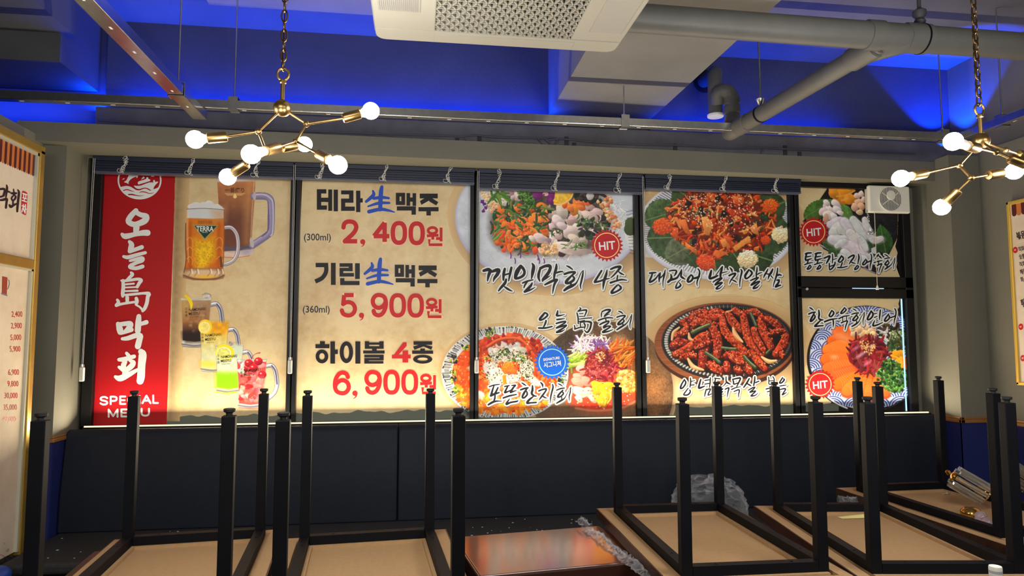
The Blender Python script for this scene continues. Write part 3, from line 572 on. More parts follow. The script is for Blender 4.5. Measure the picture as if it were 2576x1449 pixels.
def art_salmon():
    crop(1980, 720, 4.391)
    ell(868, 800, 652, 588, (18, 18, 26), soft=1.2)
    ell(880, 795, 632, 566, (206, 214, 238), soft=1.2)
    # seigaiha waves painted inside the bowl
    b = (34, 62, 150)
    for j in range(-7, 8):
        for i in range(-6, 7):
            t = .0; cx = 880 + (i + (j % 2) * .5) * 250; cy = 800 + j * 105
            if ((cx - 880) / 720) ** 2 + ((cy - 795) / 660) ** 2 > 1: continue
            clip_poly(elp(880, 795, 628, 562, 40)) if False else None
            ell(cx, cy, 136, 118, (206, 214, 238), soft=1.2, half=(0, -1))
            for k in range(5): ell(cx, cy, 132 - k * 27, 114 - k * 23, b, hole=1 - 13. / (132 - k * 27), half=(0, -1), soft=1.)
    ell(880, 795, 740, 672, (18, 18, 26), hole=.857, soft=1.2); ALPmask_salmon()
    stroke([(440, 1215), (540, 1290), (660, 1345)], 16, (236, 240, 246), sm=4)
    sal = [(238, 104, 34), (232, 90, 30), (246, 124, 44)]
    base = smooth([(420, 720), (500, 600), (580, 460), (720, 450), (790, 560), (800, 900), (960, 960), (1060, 1040), (1140, 1200), (1060, 1245), (900, 1230), (700, 1210), (560, 1120), (440, 930)], 4, True)
    poly(base, (226, 94, 32))
    S = [((560, 500), (680, 520), (740, 600), 140), ((500, 600), (620, 580), (720, 660), 140), ((450, 700), (590, 670), (720, 730), 150), ((430, 800), (580, 780), (720, 800), 150), ((450, 900), (590, 880), (740, 860), 150), ((500, 1000), (620, 960), (760, 930), 150), ((560, 1080), (680, 1030), (800, 980), 150), ((660, 1150), (750, 1080), (840, 1000), 150), ((780, 1190), (840, 1110), (900, 1010), 140), ((900, 1200), (920, 1110), (950, 1010), 140), ((1010, 1200), (1000, 1120), (1000, 1010), 130), ((1090, 1180), (1060, 1110), (1030, 1040), 100)]
    for q in S:
        pts = list(q[:-1]); w = q[-1]; stroke([(x + 4, y + 12) for x, y in pts], w, (186, 62, 24), soft=5, sm=5); stroke(pts, [w * .8, w, w * .7], jit(sal[rng.randint(3)], 8), sm=5, sh=.12)
        (ax, ay), (mx, my), (bx, by) = pts
        for k in range(9):
            f = (k + .5) / 9 * 2 - 1; nx, ny = -(by - ay), bx - ax; L = math.hypot(nx, ny); nx /= L; ny /= L
            stroke([(ax + (bx - ax) * (.1 + k * .09) + nx * w * .38, ay + (by - ay) * (.1 + k * .09) + ny * w * .38), (ax + (bx - ax) * (.2 + k * .09), ay + (by - ay) * (.2 + k * .09)), (ax + (bx - ax) * (.1 + k * .09) - nx * w * .38, ay + (by - ay) * (.1 + k * .09) - ny * w * .38)], 5, (250, 150, 84), a=.6, sm=3)
    ell(620, 560, 80, 26, (250, 190, 160), ang=.4, soft=20, a=.7); ell(520, 780, 30, 18, (250, 200, 170), soft=10, a=.6)
    for x, y in scat([(700, 450), (880, 420), (1000, 480), (960, 550), (780, 560), (710, 520)], 26): blob(x, y, 36, pick([(232, 190, 150), (240, 206, 170), (216, 170, 130)]), .15, 8, .3, .8)
    chunks([(990, 430), (1230, 420), (1240, 560), (1000, 570)], 40, [(46, 40, 30), (66, 60, 40), (30, 28, 26), (90, 70, 50)], (20, 40), .4)
    shreds([(1060, 500), (1300, 520), (1310, 700), (1110, 720)], 40, [(214, 216, 222), (190, 196, 206)], (80, 200), (12, 26), .3)
    shreds([(1120, 500), (1300, 460), (1310, 700), (1120, 700)], 50, [(66, 88, 44), (110, 136, 70), (150, 170, 100), (44, 58, 36)], (60, 150), (10, 20), .4)
    chunks([(1110, 600), (1300, 580), (1300, 710), (1120, 710)], 34, [(54, 72, 40), (76, 100, 54), (40, 54, 34)], (16, 30), .4)
    for x, y, r, a_ in ((1210, 770, 90, .5), (1260, 830, 80, .8), (1180, 760, 60, .2), (1280, 880, 60, 1), (1240, 740, 60, 0)): blob(x, y, r, (240, 160, 30), .2, 9, .25, .6, a_)
    stroke([(1130, 760), (1220, 790), (1310, 880)], 16, (250, 190, 60), sm=4); stroke([(1290, 800), (1300, 910)], 40, (236, 120, 30), sh=.2)
    beef = smooth([(690, 660), (760, 590), (870, 550), (1000, 590), (1080, 680), (1090, 780), (1030, 880), (960, 950), (860, 950), (760, 900), (690, 800)], 3, True)
    poly(beef, (110, 26, 40), soft=6)
    shreds(beef, 150, [(134, 36, 48), (108, 24, 38), (156, 56, 66), (86, 20, 32), (164, 46, 52)], (80, 190), (24, 44), .45, 1.4)
    for x, y in ((790, 770), (840, 740), (760, 680), (880, 850), (930, 660)): ell(x, y, 30, 12, (226, 170, 196), ang=-.6, soft=8, a=.8)
    dots(smooth([(800, 600), (960, 610), (970, 700), (920, 770), (830, 700)], 2, True), 60, [(244, 216, 140), (230, 190, 110)], (7, 11), .6)
    for x, y in scat(smooth([(1090, 800), (1190, 840), (1290, 900), (1330, 1010), (1330, 1100), (1230, 1170), (1130, 1160), (1020, 1060), (990, 960), (1040, 880)], 2, True), 420): blob(x, y, 17, pick([(50, 94, 40), (76, 126, 56), (34, 66, 30), (104, 150, 76), (24, 46, 24)]), .4, 7, .4)
def ALPmask_salmon():
    # keep the bowl round: clear any wave that ran past the dark rim
    sl, xx, yy = _box(1980 - PX0, 720 - PY0, 2310 - PX0, 1060 - PY0)
    x, y = _pt(868, 800); q = np.sqrt(((xx - x) / (652 / TR[2])) ** 2 + ((yy - y) / (588 / TR[2])) ** 2)
    ALP[sl] = ALP[sl] * np.clip(.5 - (q - 1) * (588 / TR[2]), 0, 1)

def art_beer():
    crop(420, 420, 4.53)
    # tall dark beer, behind
    poly([(590, 880), (970, 940), (975, 990), (930, 1020), (640, 1035), (600, 960)], (206, 190, 186), nz=((9, .2),))
    poly([(566, 120), (1008, 120), (1000, 300), (975, 600), (960, 860), (960, 940), (640, 960), (590, 500)], (196, 128, 80), grad=((120, 74, 54), (800, 160), (780, 640)), nz=((9, .08),))
    poly([(620, 520), (860, 540), (860, 880), (640, 900)], (104, 62, 48), soft=40, a=.85)
    poly([(566, 110), (1010, 110), (1006, 158), (570, 170)], (214, 214, 220), soft=3)
    stroke([(940, 170), (915, 520), (905, 850)], [30, 46, 20], (228, 170, 100), soft=26, a=.55); stroke([(990, 160), (965, 560), (950, 880)], 9, (226, 196, 170), soft=3, a=.8)
    stroke([(640, 920), (800, 930), (960, 905)], 34, (86, 84, 110), soft=5, sm=4); stroke([(640, 990), (800, 995), (960, 960)], 36, (222, 200, 186), soft=6, sm=4); stroke([(650, 1030), (800, 1030), (940, 1010)], 10, (206, 130, 80), sm=4)
    ell(905, 965, 60, 26, (170, 168, 190), ang=-.2, soft=8)
    hd = [(990, 330), (1090, 330), (1150, 345), (1185, 400), (1185, 560), (1180, 720), (1160, 760), (1080, 820), (975, 890)]
    stroke(hd, 84, (124, 116, 160), sm=4); stroke(hd, 60, (150, 142, 178), sm=4, sh=.25); stroke([(1010, 312), (1100, 312), (1170, 350), (1205, 420), (1205, 720), (1180, 780)], 14, (206, 202, 222), sm=4); stroke([(1150, 400), (1155, 700), (1080, 790)], 12, (98, 88, 130), sm=4)
    ell(995, 330, 18, 48, (196, 180, 190)); ell(965, 860, 22, 60, (190, 180, 186), ang=-.2)
    # small beer mug in front
    hd = [(650, 690), (730, 690), (790, 760), (810, 870), (800, 980), (760, 1060), (690, 1100), (640, 1105)]
    stroke(hd, 46, (106, 96, 120), sm=4); stroke(hd, 34, (214, 206, 212), sm=4, sh=.3); stroke(hd, 10, (150, 140, 160), sm=4, a=.7)
    poly([(230, 470), (645, 470), (648, 700), (640, 1010), (640, 1170), (590, 1190), (250, 1190), (205, 1170), (212, 1000), (215, 760)], (206, 104, 22), nz=((9, .12),))
    poly([(300, 820), (540, 800), (545, 1020), (420, 1170), (330, 1170), (310, 1000)], (236, 190, 24), soft=22, nz=((4, .2),))
    poly([(290, 620), (560, 620), (560, 820), (300, 840)], (222, 140, 24), soft=40, a=.8)
    for x in (262, 590): stroke([(x, 640), (x - 6, 900), (x, 1150)], 26, (170, 74, 16), soft=10, a=.7)
    for x0, x1 in ((225, 290), (560, 630)):
        for k in range(3): stroke([(x0, 830 + k * 110), ((x0 + x1) / 2, 800 + k * 110), (x1, 840 + k * 110), (x1 - 6, 930 + k * 90)], 9, (240, 176, 80), a=.7, sm=4)
    for x, y in scat([(300, 840), (540, 830), (520, 1120), (320, 1120)], 90): stroke([(x, y), (x + 5, y + 8)], 5, (176, 110, 14), a=.8)
    poly([(228, 470), (648, 470), (648, 580), (520, 590), (225, 580)], (206, 212, 218), soft=3); poly([(520, 480), (648, 480), (648, 600), (540, 590)], (206, 160, 120), soft=30, a=.8)
    for x, y, r in ((330, 440, 60), (420, 430, 50), (480, 430, 62), (560, 455, 50), (280, 450, 46), (600, 465, 36)): blob(x, y, r, (216, 218, 222), .12, 10, .1, .75, 0)
    poly([(245, 478), (260, 430), (330, 408), (400, 412), (480, 402), (560, 430), (610, 450), (645, 478)], (216, 219, 223), soft=5)
    stroke([(225, 478), (430, 470), (650, 486)], 7, (110, 100, 100), sm=4)
    poly([(205, 1150), (640, 1150), (650, 1200), (660, 1230), (640, 1270), (540, 1290), (300, 1290), (180, 1260), (172, 1230), (190, 1190)], (150, 100, 70), soft=2)
    ell(420, 1215, 240, 52, (222, 190, 150), soft=8); ell(430, 1255, 120, 24, (240, 186, 70), soft=8); stroke([(190, 1235), (300, 1270), (420, 1278), (560, 1268), (645, 1235)], 14, (104, 70, 56), sm=4, soft=3)
    for x in (260, 330, 480, 560, 610): stroke([(x, 1160), (x + 10, 1200), (x - 20, 1240)], 12, (120, 84, 70), sm=4, a=.4); stroke([(x + 20, 1165), (x + 30, 1210)], 14, (250, 240, 230), a=.8)
    stroke([(212, 640), (208, 860), (215, 1060), (190, 1200)], 9, (96, 60, 50), sm=4); stroke([(648, 490), (648, 900), (640, 1140)], 8, (150, 90, 50), sm=4); stroke([(236, 500), (232, 760), (244, 1080)], 12, (246, 216, 170), soft=4, a=.6, sm=4); stroke([(610, 1030), (620, 1130)], 26, (70, 60, 60), a=.8)

def highball(x0, y0, w, h, top, mid, bot, base, bh=.8):
    x1 = x0 + w; b0, b1 = x0 + w * .05, x1 - w * .16; yb = y0 + h
    hd = [(x1 - w * .02, y0 + h * .14), (x1 + w * .16, y0 + h * .13), (x1 + w * .28, y0 + h * .25), (x1 + w * .33, y0 + h * .5), (x1 + w * .25, y0 + h * .68), (x1 + w * .04, y0 + h * .8)]
    stroke(hd, w * .15, (104, 100, 130), sm=4); stroke(hd, w * .105, (196, 202, 216), sm=4, sh=.45); stroke(hd[1:4], w * .05, (90, 84, 116), sm=4)
    s = [(x0, y0), (x1, y0), (x1 - w * .05, y0 + h * .25), (x1 - w * .13, y0 + h * .6), (b1, y0 + h * .86), (b1 + w * .03, yb - h * .04), (b1 - w * .12, yb), (b0 + w * .12, yb), (b0 - w * .01, yb - h * .05), (b0 + w * .01, y0 + h * .8), (x0 + w * .07, y0 + h * .4), (x0 + w * .03, y0 + h * .2)]
    poly(s, (206, 208, 200), nz=((9, .08),))
    ya = y0 + h * .05; ym = y0 + h * bh * .55; yl = y0 + h * bh
    L = lambda t: x0 + w * (.02 + .05 * t); Rr = lambda t: x1 - w * (.02 + .15 * t)
    poly([(L(0), ya), (Rr(0), ya), (Rr(.5), ym + 3), (L(.8), ym + 3)], top, grad=(mid, (x0, ya), (x0, ym)), soft=2, nz=((9, .12),))
    poly([(L(.8), ym), (Rr(.55), ym), (Rr(.9), yl), ((L(1) + Rr(.9)) / 2, yl + h * .03), (L(1), yl)], mid, grad=(bot, (x0, ym), (x0, yl * .75 + ym * .25)), soft=2, nz=((9, .1),))
    stroke([(b0, yb - h * .06), ((b0 + b1) / 2, yb - h * .03), (b1, yb - h * .06)], h * .035, (120, 116, 130), sm=4); stroke([(b0 + 6, yb - h * .015), ((b0 + b1) / 2, yb + h * .002), (b1 - 6, yb - h * .015)], h * .02, base, sm=4)
    stroke([(x0, y0), ((x0 + x1) / 2, y0 + h * .03), (x1, y0)], 6, (150, 146, 150), sm=4, a=.8)
    stroke([(x0 + 3, y0 + 4), (L(.8) - 4, ym), (b0, yb - h * .06)], 5, (150, 146, 150), sm=4, a=.7); stroke([(x1 - 3, y0 + 4), (Rr(.5) + 4, ym), (b1, yb - h * .06)], 5, (130, 124, 130), sm=4, a=.7)
    for k in range(26): x, y = x0 + w * (.15 + .6 * rng.rand()), y0 + h * (.12 + .6 * rng.rand()); blob(x, y, w * .06, (255, 255, 255), .3, 6, .1, .7, a=.10)
def slice_(x, y, rx, ry, ang, peel=(246, 214, 30), flesh=(240, 226, 120)):
    ell(x, y, rx, ry, peel, ang); ell(x - rx * .1, y + ry * .1, rx * .8, ry * .8, (244, 236, 190), ang); ell(x - rx * .12, y + ry * .12, rx * .7, ry * .7, flesh, ang, nz=((4, .15),))
def art_highballs():
    crop(420, 720, 4.141)
    highball(140, 118, 325, 515, (170, 140, 110), (150, 100, 60), (38, 22, 22), (120, 112, 124), .86)
    poly([(160, 480), (350, 470), (350, 575), (200, 580), (165, 540)], (34, 22, 24), soft=14)
    for p in (((360, 90), (400, 66), (460, 90), (465, 128), (380, 128)),): poly(p, (190, 184, 178), nz=((4, .4),)); stroke(list(p[0:3]), 5, (100, 96, 96))
    stroke([(190, 96), (225, 130), (250, 180), (250, 240)], [20, 34, 34, 12], (244, 216, 30), sm=4); ell(185, 215, 34, 84, (214, 178, 90), soft=18, a=.6)
    highball(338, 385, 305, 505, (232, 180, 40), (214, 208, 140), (206, 212, 180), (150, 150, 150), .86)
    poly([(460, 370), (640, 370), (625, 480), (560, 500), (465, 480)], (234, 166, 28), soft=10, nz=((9, .2),)); poly([(350, 780), (500, 780), (500, 850), (360, 840)], (222, 210, 70), soft=16)
    slice_(395, 420, 70, 76, .3); 
    highball(503, 622, 292, 490, (202, 214, 190), (206, 216, 190), (140, 206, 10), (160, 206, 60), .88)
    poly([(508, 900), (745, 900), (738, 1050), (640, 1066), (510, 1050)], (142, 206, 14), soft=14, grad=((126, 200, 8), (600, 900), (600, 1060))); poly([(650, 570), (680, 590), (700, 600), (660, 622), (636, 590)], (140, 140, 140), nz=((4, .5),))
    poly([(690, 600), (780, 610), (780, 680), (700, 700)], (196, 214, 196), soft=10); slice_(600, 690, 98, 88, .2, (232, 220, 40), (214, 216, 120)); stroke([(505, 1100), (600, 1112), (720, 1098)], 14, (150, 214, 40), sm=4)
    highball(725, 760, 315, 510, (206, 60, 66), (226, 96, 90), (222, 70, 60), (214, 110, 110), .9)
    reg = [(790, 800), (1010, 780), (990, 960), (950, 1180), (760, 1190), (760, 900)]
    chunks(reg, 60, [(214, 50, 54), (230, 90, 84), (240, 130, 120), (196, 30, 44), (244, 160, 150)], (18, 44), .3, .3); 
    for x, y in ((850, 800), (950, 780), (900, 850), (990, 920), (790, 870)): ell(x, y, 46, 42, (186, 24, 44), sh=.4); ell(x - 14, y - 14, 10, 7, (250, 190, 190))
    chunks([(740, 780), (800, 800), (780, 900), (750, 880)], 10, [(150, 140, 146), (220, 214, 214)], (14, 30)); stroke([(880, 752), (900, 720), (930, 700), (968, 692)], [8, 7, 8, 12], (176, 40, 30), sm=4)
    poly([(950, 960), (1000, 950), (970, 1180), (940, 1190)], (222, 200, 196), soft=16, a=.6)
def paint_all():
    crop(0, 0, 1); stroke([(450, 400), (440, 740), (427, 1056)], [26, 22, 18], (134, 112, 84), soft=34, a=.85, nz=((9, .2),))
    art_salmon(); art_beer(); art_highballs(); art_salad(); art_mulhoe(); art_hanchi(); art_flatfish()
    art_sizzling(); art_squid()
# ------------------------------------------------------------------ the room
def struct(name, mb, m, **k): return tag(mb.build(name, m, **k), kind='structure')
FL = .047
struct('floor', MB().box((-4, -7.6, -.1), (5, .2, FL)), mat('dark_floor_tiles', (52, 48, 46), .4, noise=(3, .2)))
struct('ceiling', MB().box((-4, -7.6, 3.66), (5, .3, 3.8)), CONC)
back = MB().box((-4, .07, -.1), (5, .25, 3.7))
struct('trim_12', MB().box((-4, .055, 2.8), (5, .08, 3.66)).box((-2.005, 0, 2.9), (.91, .06, 3.66)).box((1.64, 0, 2.9), (4.03, .06, 3.66)), UPPER); back.box((-4, -.005, FL), (4.05, .08, 1.03))
struct('wall_back', back, WALLP)
struct('wall_left', MB().box((-2.34, -7.5, FL), (-2.2, -.28, 2.78)).box((-2.34, -.3, FL), (-2.075, .1, 2.8)), WALLP)
struct('wall_right', MB().box((3.98, -7.5, FL), (4.2, .1, 2.93)).box((4.03, -7.5, 2.9), (4.2, .1, 3.66)).box((3.74, -.3, FL), (4.0, .1, 2.9)), WALLP)
struct('wall_front', MB().box((-4, -7.6, -.1), (5, -7.5, 3.66)), WALLP)
struct('wall_far_left', MB().box((-4.0, -7.5, 0), (-3.9, .1, 3.66)), CONC)
# navy wainscot and its gold moulding, both recess cheeks
struct('trim_1', MB().box((-2.08, -.302, FL), (-2.068, -.0, 1.0)).box((-2.2, -.31, FL), (-2.07, -.3, 1.0)), BLUEP)
struct('trim_2', MB().box((-2.085, -.318, 1.0), (-2.056, -.0, 1.022)).box((-2.085, -.314, 1.022), (-2.062, 0, 1.034)).box((-2.2, -.322, 1.0), (-2.058, -.3, 1.022)), GOLDT, bevel=.004)
struct('trim_3', MB().box((3.73, -.308, FL), (3.742, 0, 1.01)).box((3.73, -.31, FL), (3.98, -.298, 1.01)).box((3.965, -7.4, FL), (3.982, -.3, 1.01)), BLUEP)
struct('trim_4', MB().box((3.718, -.322, 1.01), (3.75, 0, 1.034)).box((3.725, -.316, 1.034), (3.75, 0, 1.05)).box((3.718, -.322, 1.01), (3.98, -.3, 1.034)).box((3.725, -.316, 1.034), (3.98, -.3, 1.05)).box((3.958, -7.4, 1.01), (3.985, -.3, 1.034)).box((3.964, -7.4, 1.034), (3.985, -.3, 1.05)), GOLDT, bevel=.004)
# soffit over the window: slanting front, underside meets the blinds
yl, yr = -.385, -.155
struct('trim_5', MB().hexa([(-2.3, yl - .015, 2.74), (4.0, yr, 2.74), (4.0, .08, 2.74), (-2.3, .08, 2.74)], [(-2.3, yl - .015, 2.853), (4.0, yr, 2.885), (4.0, .08, 2.885), (-2.3, .08, 2.853)]), WALLP)
# rough beam above the soffit with a ledge on top
struct('trim_6', MB().box((-2.02, -.1, 2.86), (4.03, -.001, 3.055)), mat('rough_dark_concrete', (92, 92, 98), .85, noise=(6, .2), bump=(25, .6)), bevel=.01)
# ceiling beams
struct('trim_7', MB().hexa([(.90, .02, 3.165), (1.645, .02, 3.165), (1.69, -3.4, 3.165), (.90, -3.4, 3.165)], [(.90, .02, 3.7), (1.645, .02, 3.7), (1.69, -3.4, 3.7), (.90, -3.4, 3.7)]), CONC)
bl = MB().box((-3.9, -.46, 3.19), (-2.06, .02, 3.7)).box((-3.9, -.95, 3.36), (-2.0, -.4, 3.7)).box((-3.9, -3.5, 3.5), (-2.06, -.9, 3.7))
struct('trim_8', bl, mat('dark_grey_beam_paint', (78, 80, 84), .8, noise=(2.5, .1)))
struct('trim_9', MB().box((-1.25, -.95, 3.585), (.92, -.46, 3.67)), CONC)

# ------------------------------------------------------------------ windows: black aluminium frames, one pane each
def bars(name, rects, pane, n):
    b = MB()
    for x0, z0, x1, z1 in rects: b.box((x0, -.035, z0), (x1, .04, z1))
    o = struct(name, b, ALU, bevel=.003)
    MB().box((pane[0], .012, pane[1]), (pane[2], .02, pane[3])).build('window_pane', GLASS, o)
    return o
ZB, ZT = 1.03, 2.76
bars('window_1', [(-2.05, ZB, -1.988, ZT), (-.833, ZB, -.806, ZT), (-2.05, ZB, -.806, 1.06), (-2.05, 2.7, -.806, ZT)], (-2.03, 1.04, -.82, 2.74), 1)
bars('window_2', [(-.798, ZB, -.771, ZT), (.350, ZB, .376, ZT), (-.798, ZB, .376, 1.062), (-.798, 2.7, .376, ZT)], (-.79, 1.04, .36, 2.74), 2)
bars('window_3', [(.383, ZB, .408, ZT), (1.502, ZB, 1.533, ZT), (.383, ZB, 1.533, 1.062), (.383, 2.7, 1.533, ZT)], (.39, 1.04, 1.52, 2.74), 3)
bars('window_4', [(1.542, ZB, 1.573, ZT), (2.669, ZB, 2.702, ZT), (1.542, ZB, 2.702, 1.062), (1.542, 2.7, 2.702, ZT)], (1.55, 1.04, 2.69, 2.74), 4)
bars('window_5', [(2.712, ZB, 2.745, ZT), (3.57, ZB, 3.632, ZT), (2.712, 1.888, 3.632, 1.955), (2.712, 1.965, 3.632, 2.045), (2.712, ZB, 3.632, 1.064), (2.712, 2.7, 3.632, ZT)], (2.73, 1.04, 3.6, 2.74), 5)
struct('trim_10', MB().box((-2.07, -.14, 1.0), (3.74, .07, 1.035)), ALU)
for c, pts in (((.22, .52, 1.0), [(3.556, -.038, 1.075), (3.556, -.038, 1.885)]),):
    pass
GAP = emitter('gap_light_glow', (.45, .72, 1.0), 1.1)  # glowing strips added in place of outside light leaking through the sash gap
struct('trim_11', MB().box((3.5465, -.008, 1.066), (3.556, -.004, 1.886)).box((3.14, -.0375, 1.957), (3.39, -.034, 1.962)), GAP)
from mathutils.geometry import delaunay_2d_cdt
# ------------------------------------------------------------------ printed lettering as flat shapes on a plane
class Sheet:
    """flat print on a plane; proj(px, py, lift) gives the point on that plane"""
    def __init__(s, proj): s.proj = proj; s.mb = MB(); s.pl = {}
    def poly(s, pts, lift): s.pl.setdefault(round(lift, 6), []).append(pts)
    def flush(s):      # one clean, non-overlapping sheet per print layer
        for lift, polys in s.pl.items():
            if len(polys) == 1:
                n = len(polys[0]); s.mb.add([s.proj(x, y, lift) for x, y in polys[0]], [tuple(range(n))]); continue
            vs, es = [], []
            for pts in polys:
                n = len(vs); k = len(pts); vs += [Vector(q) for q in pts]; es += [(n + a, n + (a + 1) % k) for a in range(k)]
            r = delaunay_2d_cdt(vs, es, [], 0, 1e-5); ov = r[0]; of = [f for f in r[2] if len(f) == 3]
            xy = np.array([(v.x, v.y) for v in ov]); T = np.array(of); c = xy[T].mean(1); ins = np.zeros(len(T), bool)
            for pts in polys:
                xs = [q[0] for q in pts]; ys = [q[1] for q in pts]
                m = np.nonzero((c[:, 0] >= min(xs)) & (c[:, 0] <= max(xs)) & (c[:, 1] >= min(ys)) & (c[:, 1] <= max(ys)) & ~ins)[0]
                if not len(m): continue
                X, Y = c[m, 0], c[m, 1]; w_ = np.zeros(len(m), bool)
                for a in range(len(pts)):
                    (ax, ay), (bx, by) = pts[a - 1], pts[a]
                    if ay != by: w_ ^= ((ay > Y) != (by > Y)) & (X < (bx - ax) * (Y - ay) / (by - ay) + ax)
                ins[m] |= w_
            s.mb.add([s.proj(v.x, v.y, lift) for v in ov], [tuple(int(q) for q in t) for t in T[ins]])
        s.pl = {}
    def ribbon(s, P, W, lift, caps=True):
        n = len(P); L = []; R = []
        for i in range(n):
            a = P[max(i - 1, 0)]; b = P[min(i + 1, n - 1)]; dx, dy = b[0] - a[0], b[1] - a[1]; l = math.hypot(dx, dy) or 1
            L.append((P[i][0] - dy / l * W[i] / 2, P[i][1] + dx / l * W[i] / 2)); R.append((P[i][0] + dy / l * W[i] / 2, P[i][1] - dx / l * W[i] / 2))
        for i in range(n - 1): s.poly([L[i], L[i + 1], R[i + 1]], lift); s.poly([L[i], R[i + 1], R[i]], lift)
        if caps:
            for i in range(0, n):
                if i in (0, n - 1): s.disc(P[i][0], P[i][1], W[i] / 2, lift, 10)
                else:
                    a, b, c = P[i - 1], P[i], P[i + 1]; t = abs(math.atan2((b[0] - a[0]) * (c[1] - b[1]) - (b[1] - a[1]) * (c[0] - b[0]), (b[0] - a[0]) * (c[0] - b[0]) + (b[1] - a[1]) * (c[1] - b[1])))
                    if t > .35: s.disc(P[i][0], P[i][1], W[i] / 2, lift, 8)
    def disc(s, x, y, r, lift, n=24, ry=None):
        s.poly([(x + r * math.cos(6.28319 * k / n), y + (ry or r) * math.sin(6.28319 * k / n)) for k in range(n)], lift)
    def ring(s, x, y, r, r2, lift, ry=None, ry2=None, n=48):
        ry = ry or r; ry2 = ry2 or r2
        for k in range(n):
            a, b = 6.28319 * k / n, 6.28319 * (k + 1) / n
            s.poly([(x + r * math.cos(a), y + ry * math.sin(a)), (x + r * math.cos(b), y + ry * math.sin(b)), (x + r2 * math.cos(b), y + ry2 * math.sin(b)), (x + r2 * math.cos(a), y + ry2 * math.sin(a))], lift)
    def build(s, name, m, parent):
        s.flush(); return s.mb.build(name, m, parent, fix=False) if s.mb.f else None
def parse(txt):      # "x,y,w x,y,w | ..." -> strokes
    return [[tuple(float(v) for v in p.split(',')) for p in st.split()] for st in txt.split('|') if st.strip()]
def wallp(px, py, lift): return onY(px, py, -lift)
def text(s, body, x, y, h, lift, ang=0, bold=.0, sx=1., align='LEFT', shear=0.):
    c = bpy.data.curves.new('t', 'FONT'); c.body = body; c.size = 1; c.offset = bold; c.align_x = align; c.resolution_u = 3; c.fill_mode = 'BOTH'
    o = bpy.data.objects.new('t', c); COL.objects.link(o)
    me = bpy.data.meshes.new_from_object(o.evaluated_get(bpy.context.evaluated_depsgraph_get()))
    ca, sa = math.cos(ang), math.sin(ang)
    vs = []
    for v in me.vertices:
        a, b = v.co.x * h / .72 * sx, -v.co.y * h / .72; a += shear * -b; vs.append(s.proj(x + a * ca - b * sa, y + a * sa + b * ca, lift))
    s.mb.add(vs, [tuple(p.vertices) for p in me.polygons])
    bpy.data.objects.remove(o); bpy.data.curves.remove(c); bpy.data.meshes.remove(me)
INK = film('black_ink', (16, 16, 24), rough=.5); HALO = film('white_ink', (224, 230, 232)); SHADE = film('grey_drop_ink', (128, 112, 98)); REDINK = film('red_ink', (186, 26, 34), rough=.5); BLUEINK = film('blue_ink', (26, 72, 180), rough=.5)
PAPER = film('parchment_print', (216, 196, 154), (186, 152, 106)); REDP = film('red_banner_print', (168, 17, 27)); GREYP = film('grey_edge_print', (100, 107, 96)); BLKP = film('black_print', (14, 14, 18))
CREAMI = film('cream_ink', (250, 214, 140)); SKYI = film('pale_blue_ink', (150, 215, 250)); SIGB = film('bright_blue_ink', (10, 96, 214))
PRINT = film('picture_print', (200, 200, 200), rough=.5, attr='ink')
def picture(name, parent, ok, lift=.0006):
    """the painted pixels inside the polygon `ok`, one vertex per photograph pixel, as one printed mesh"""
    xs = [p[0] for p in ok]; ys = [p[1] for p in ok]
    x0, x1 = max(int(min(xs)) - PX0, 0), min(int(max(xs)) + 1 - PX0, PW - 1); y0, y1 = max(int(min(ys)) - PY0, 0), min(int(max(ys)) + 1 - PY0, PH - 1)
    yy, xx = np.mgrid[y0:y1, x0:x1]; gx = xx + PX0 + .5; gy = yy + PY0 + .5
    ins = np.zeros(gx.shape, bool); P = ok
    for i in range(len(P)):
        (ax, ay), (bx, by) = P[i], P[(i + 1) % len(P)]
        if ay != by: ins ^= ((ay > gy) != (by > gy)) & (gx < (bx - ax) * (gy - ay) / (by - ay) + ax)
    A = ALP[y0:y1, x0:x1]; ins &= A > .02
    h, wd = ins.shape
    quad = ins[:-1, :-1] & ins[1:, :-1] & ins[:-1, 1:] & ins[1:, 1:]
    idx = np.arange(h * wd).reshape(h, wd); q = np.stack([idx[:-1, :-1][quad], idx[1:, :-1][quad], idx[1:, 1:][quad], idx[:-1, 1:][quad]], 1)
    used = np.zeros(h * wd, bool); used[q.ravel()] = True; remap = np.cumsum(used) - 1; q = remap[q]
    a = ((gx - CX) / F).ravel()[used]; b = ((gy - CY) / F).ravel()[used]
    d = np.stack([RIGHT[k] * a + DOWN[k] * b + FWD[k] for k in range(3)], 1); t = (-lift - EYE.y) / d[:, 1:2]; co = np.array(EYE) + d * t
    paper = np.array((212, 180, 130), np.float32); c = RGB[y0:y1, x0:x1].reshape(-1, 3)[used]; al = A.ravel()[used][:, None]
    c = np.clip(c * al + paper * (1 - al), 0, 255) / 255.; c = np.where(c <= .04045, c / 12.92, ((c + .055) / 1.055) ** 2.4)
    me = bpy.data.meshes.new(name); me.vertices.add(len(co)); me.vertices.foreach_set('co', co.astype(np.float32).ravel())
    n = len(q); me.loops.add(n * 4); me.polygons.add(n); me.loops.foreach_set('vertex_index', q.astype(np.int32).ravel()); me.polygons.foreach_set('loop_start', np.arange(n, dtype=np.int32) * 4)
    me.update(calc_edges=True)
    at_ = me.color_attributes.new('ink', 'FLOAT_COLOR', 'POINT'); at_.data.foreach_set('color', np.concatenate([c, np.ones((len(c), 1))], 1).astype(np.float32).ravel())
    me.materials.append(PRINT); o = bpy.data.objects.new(name, me); COL.objects.link(o); o.parent = parent; return o
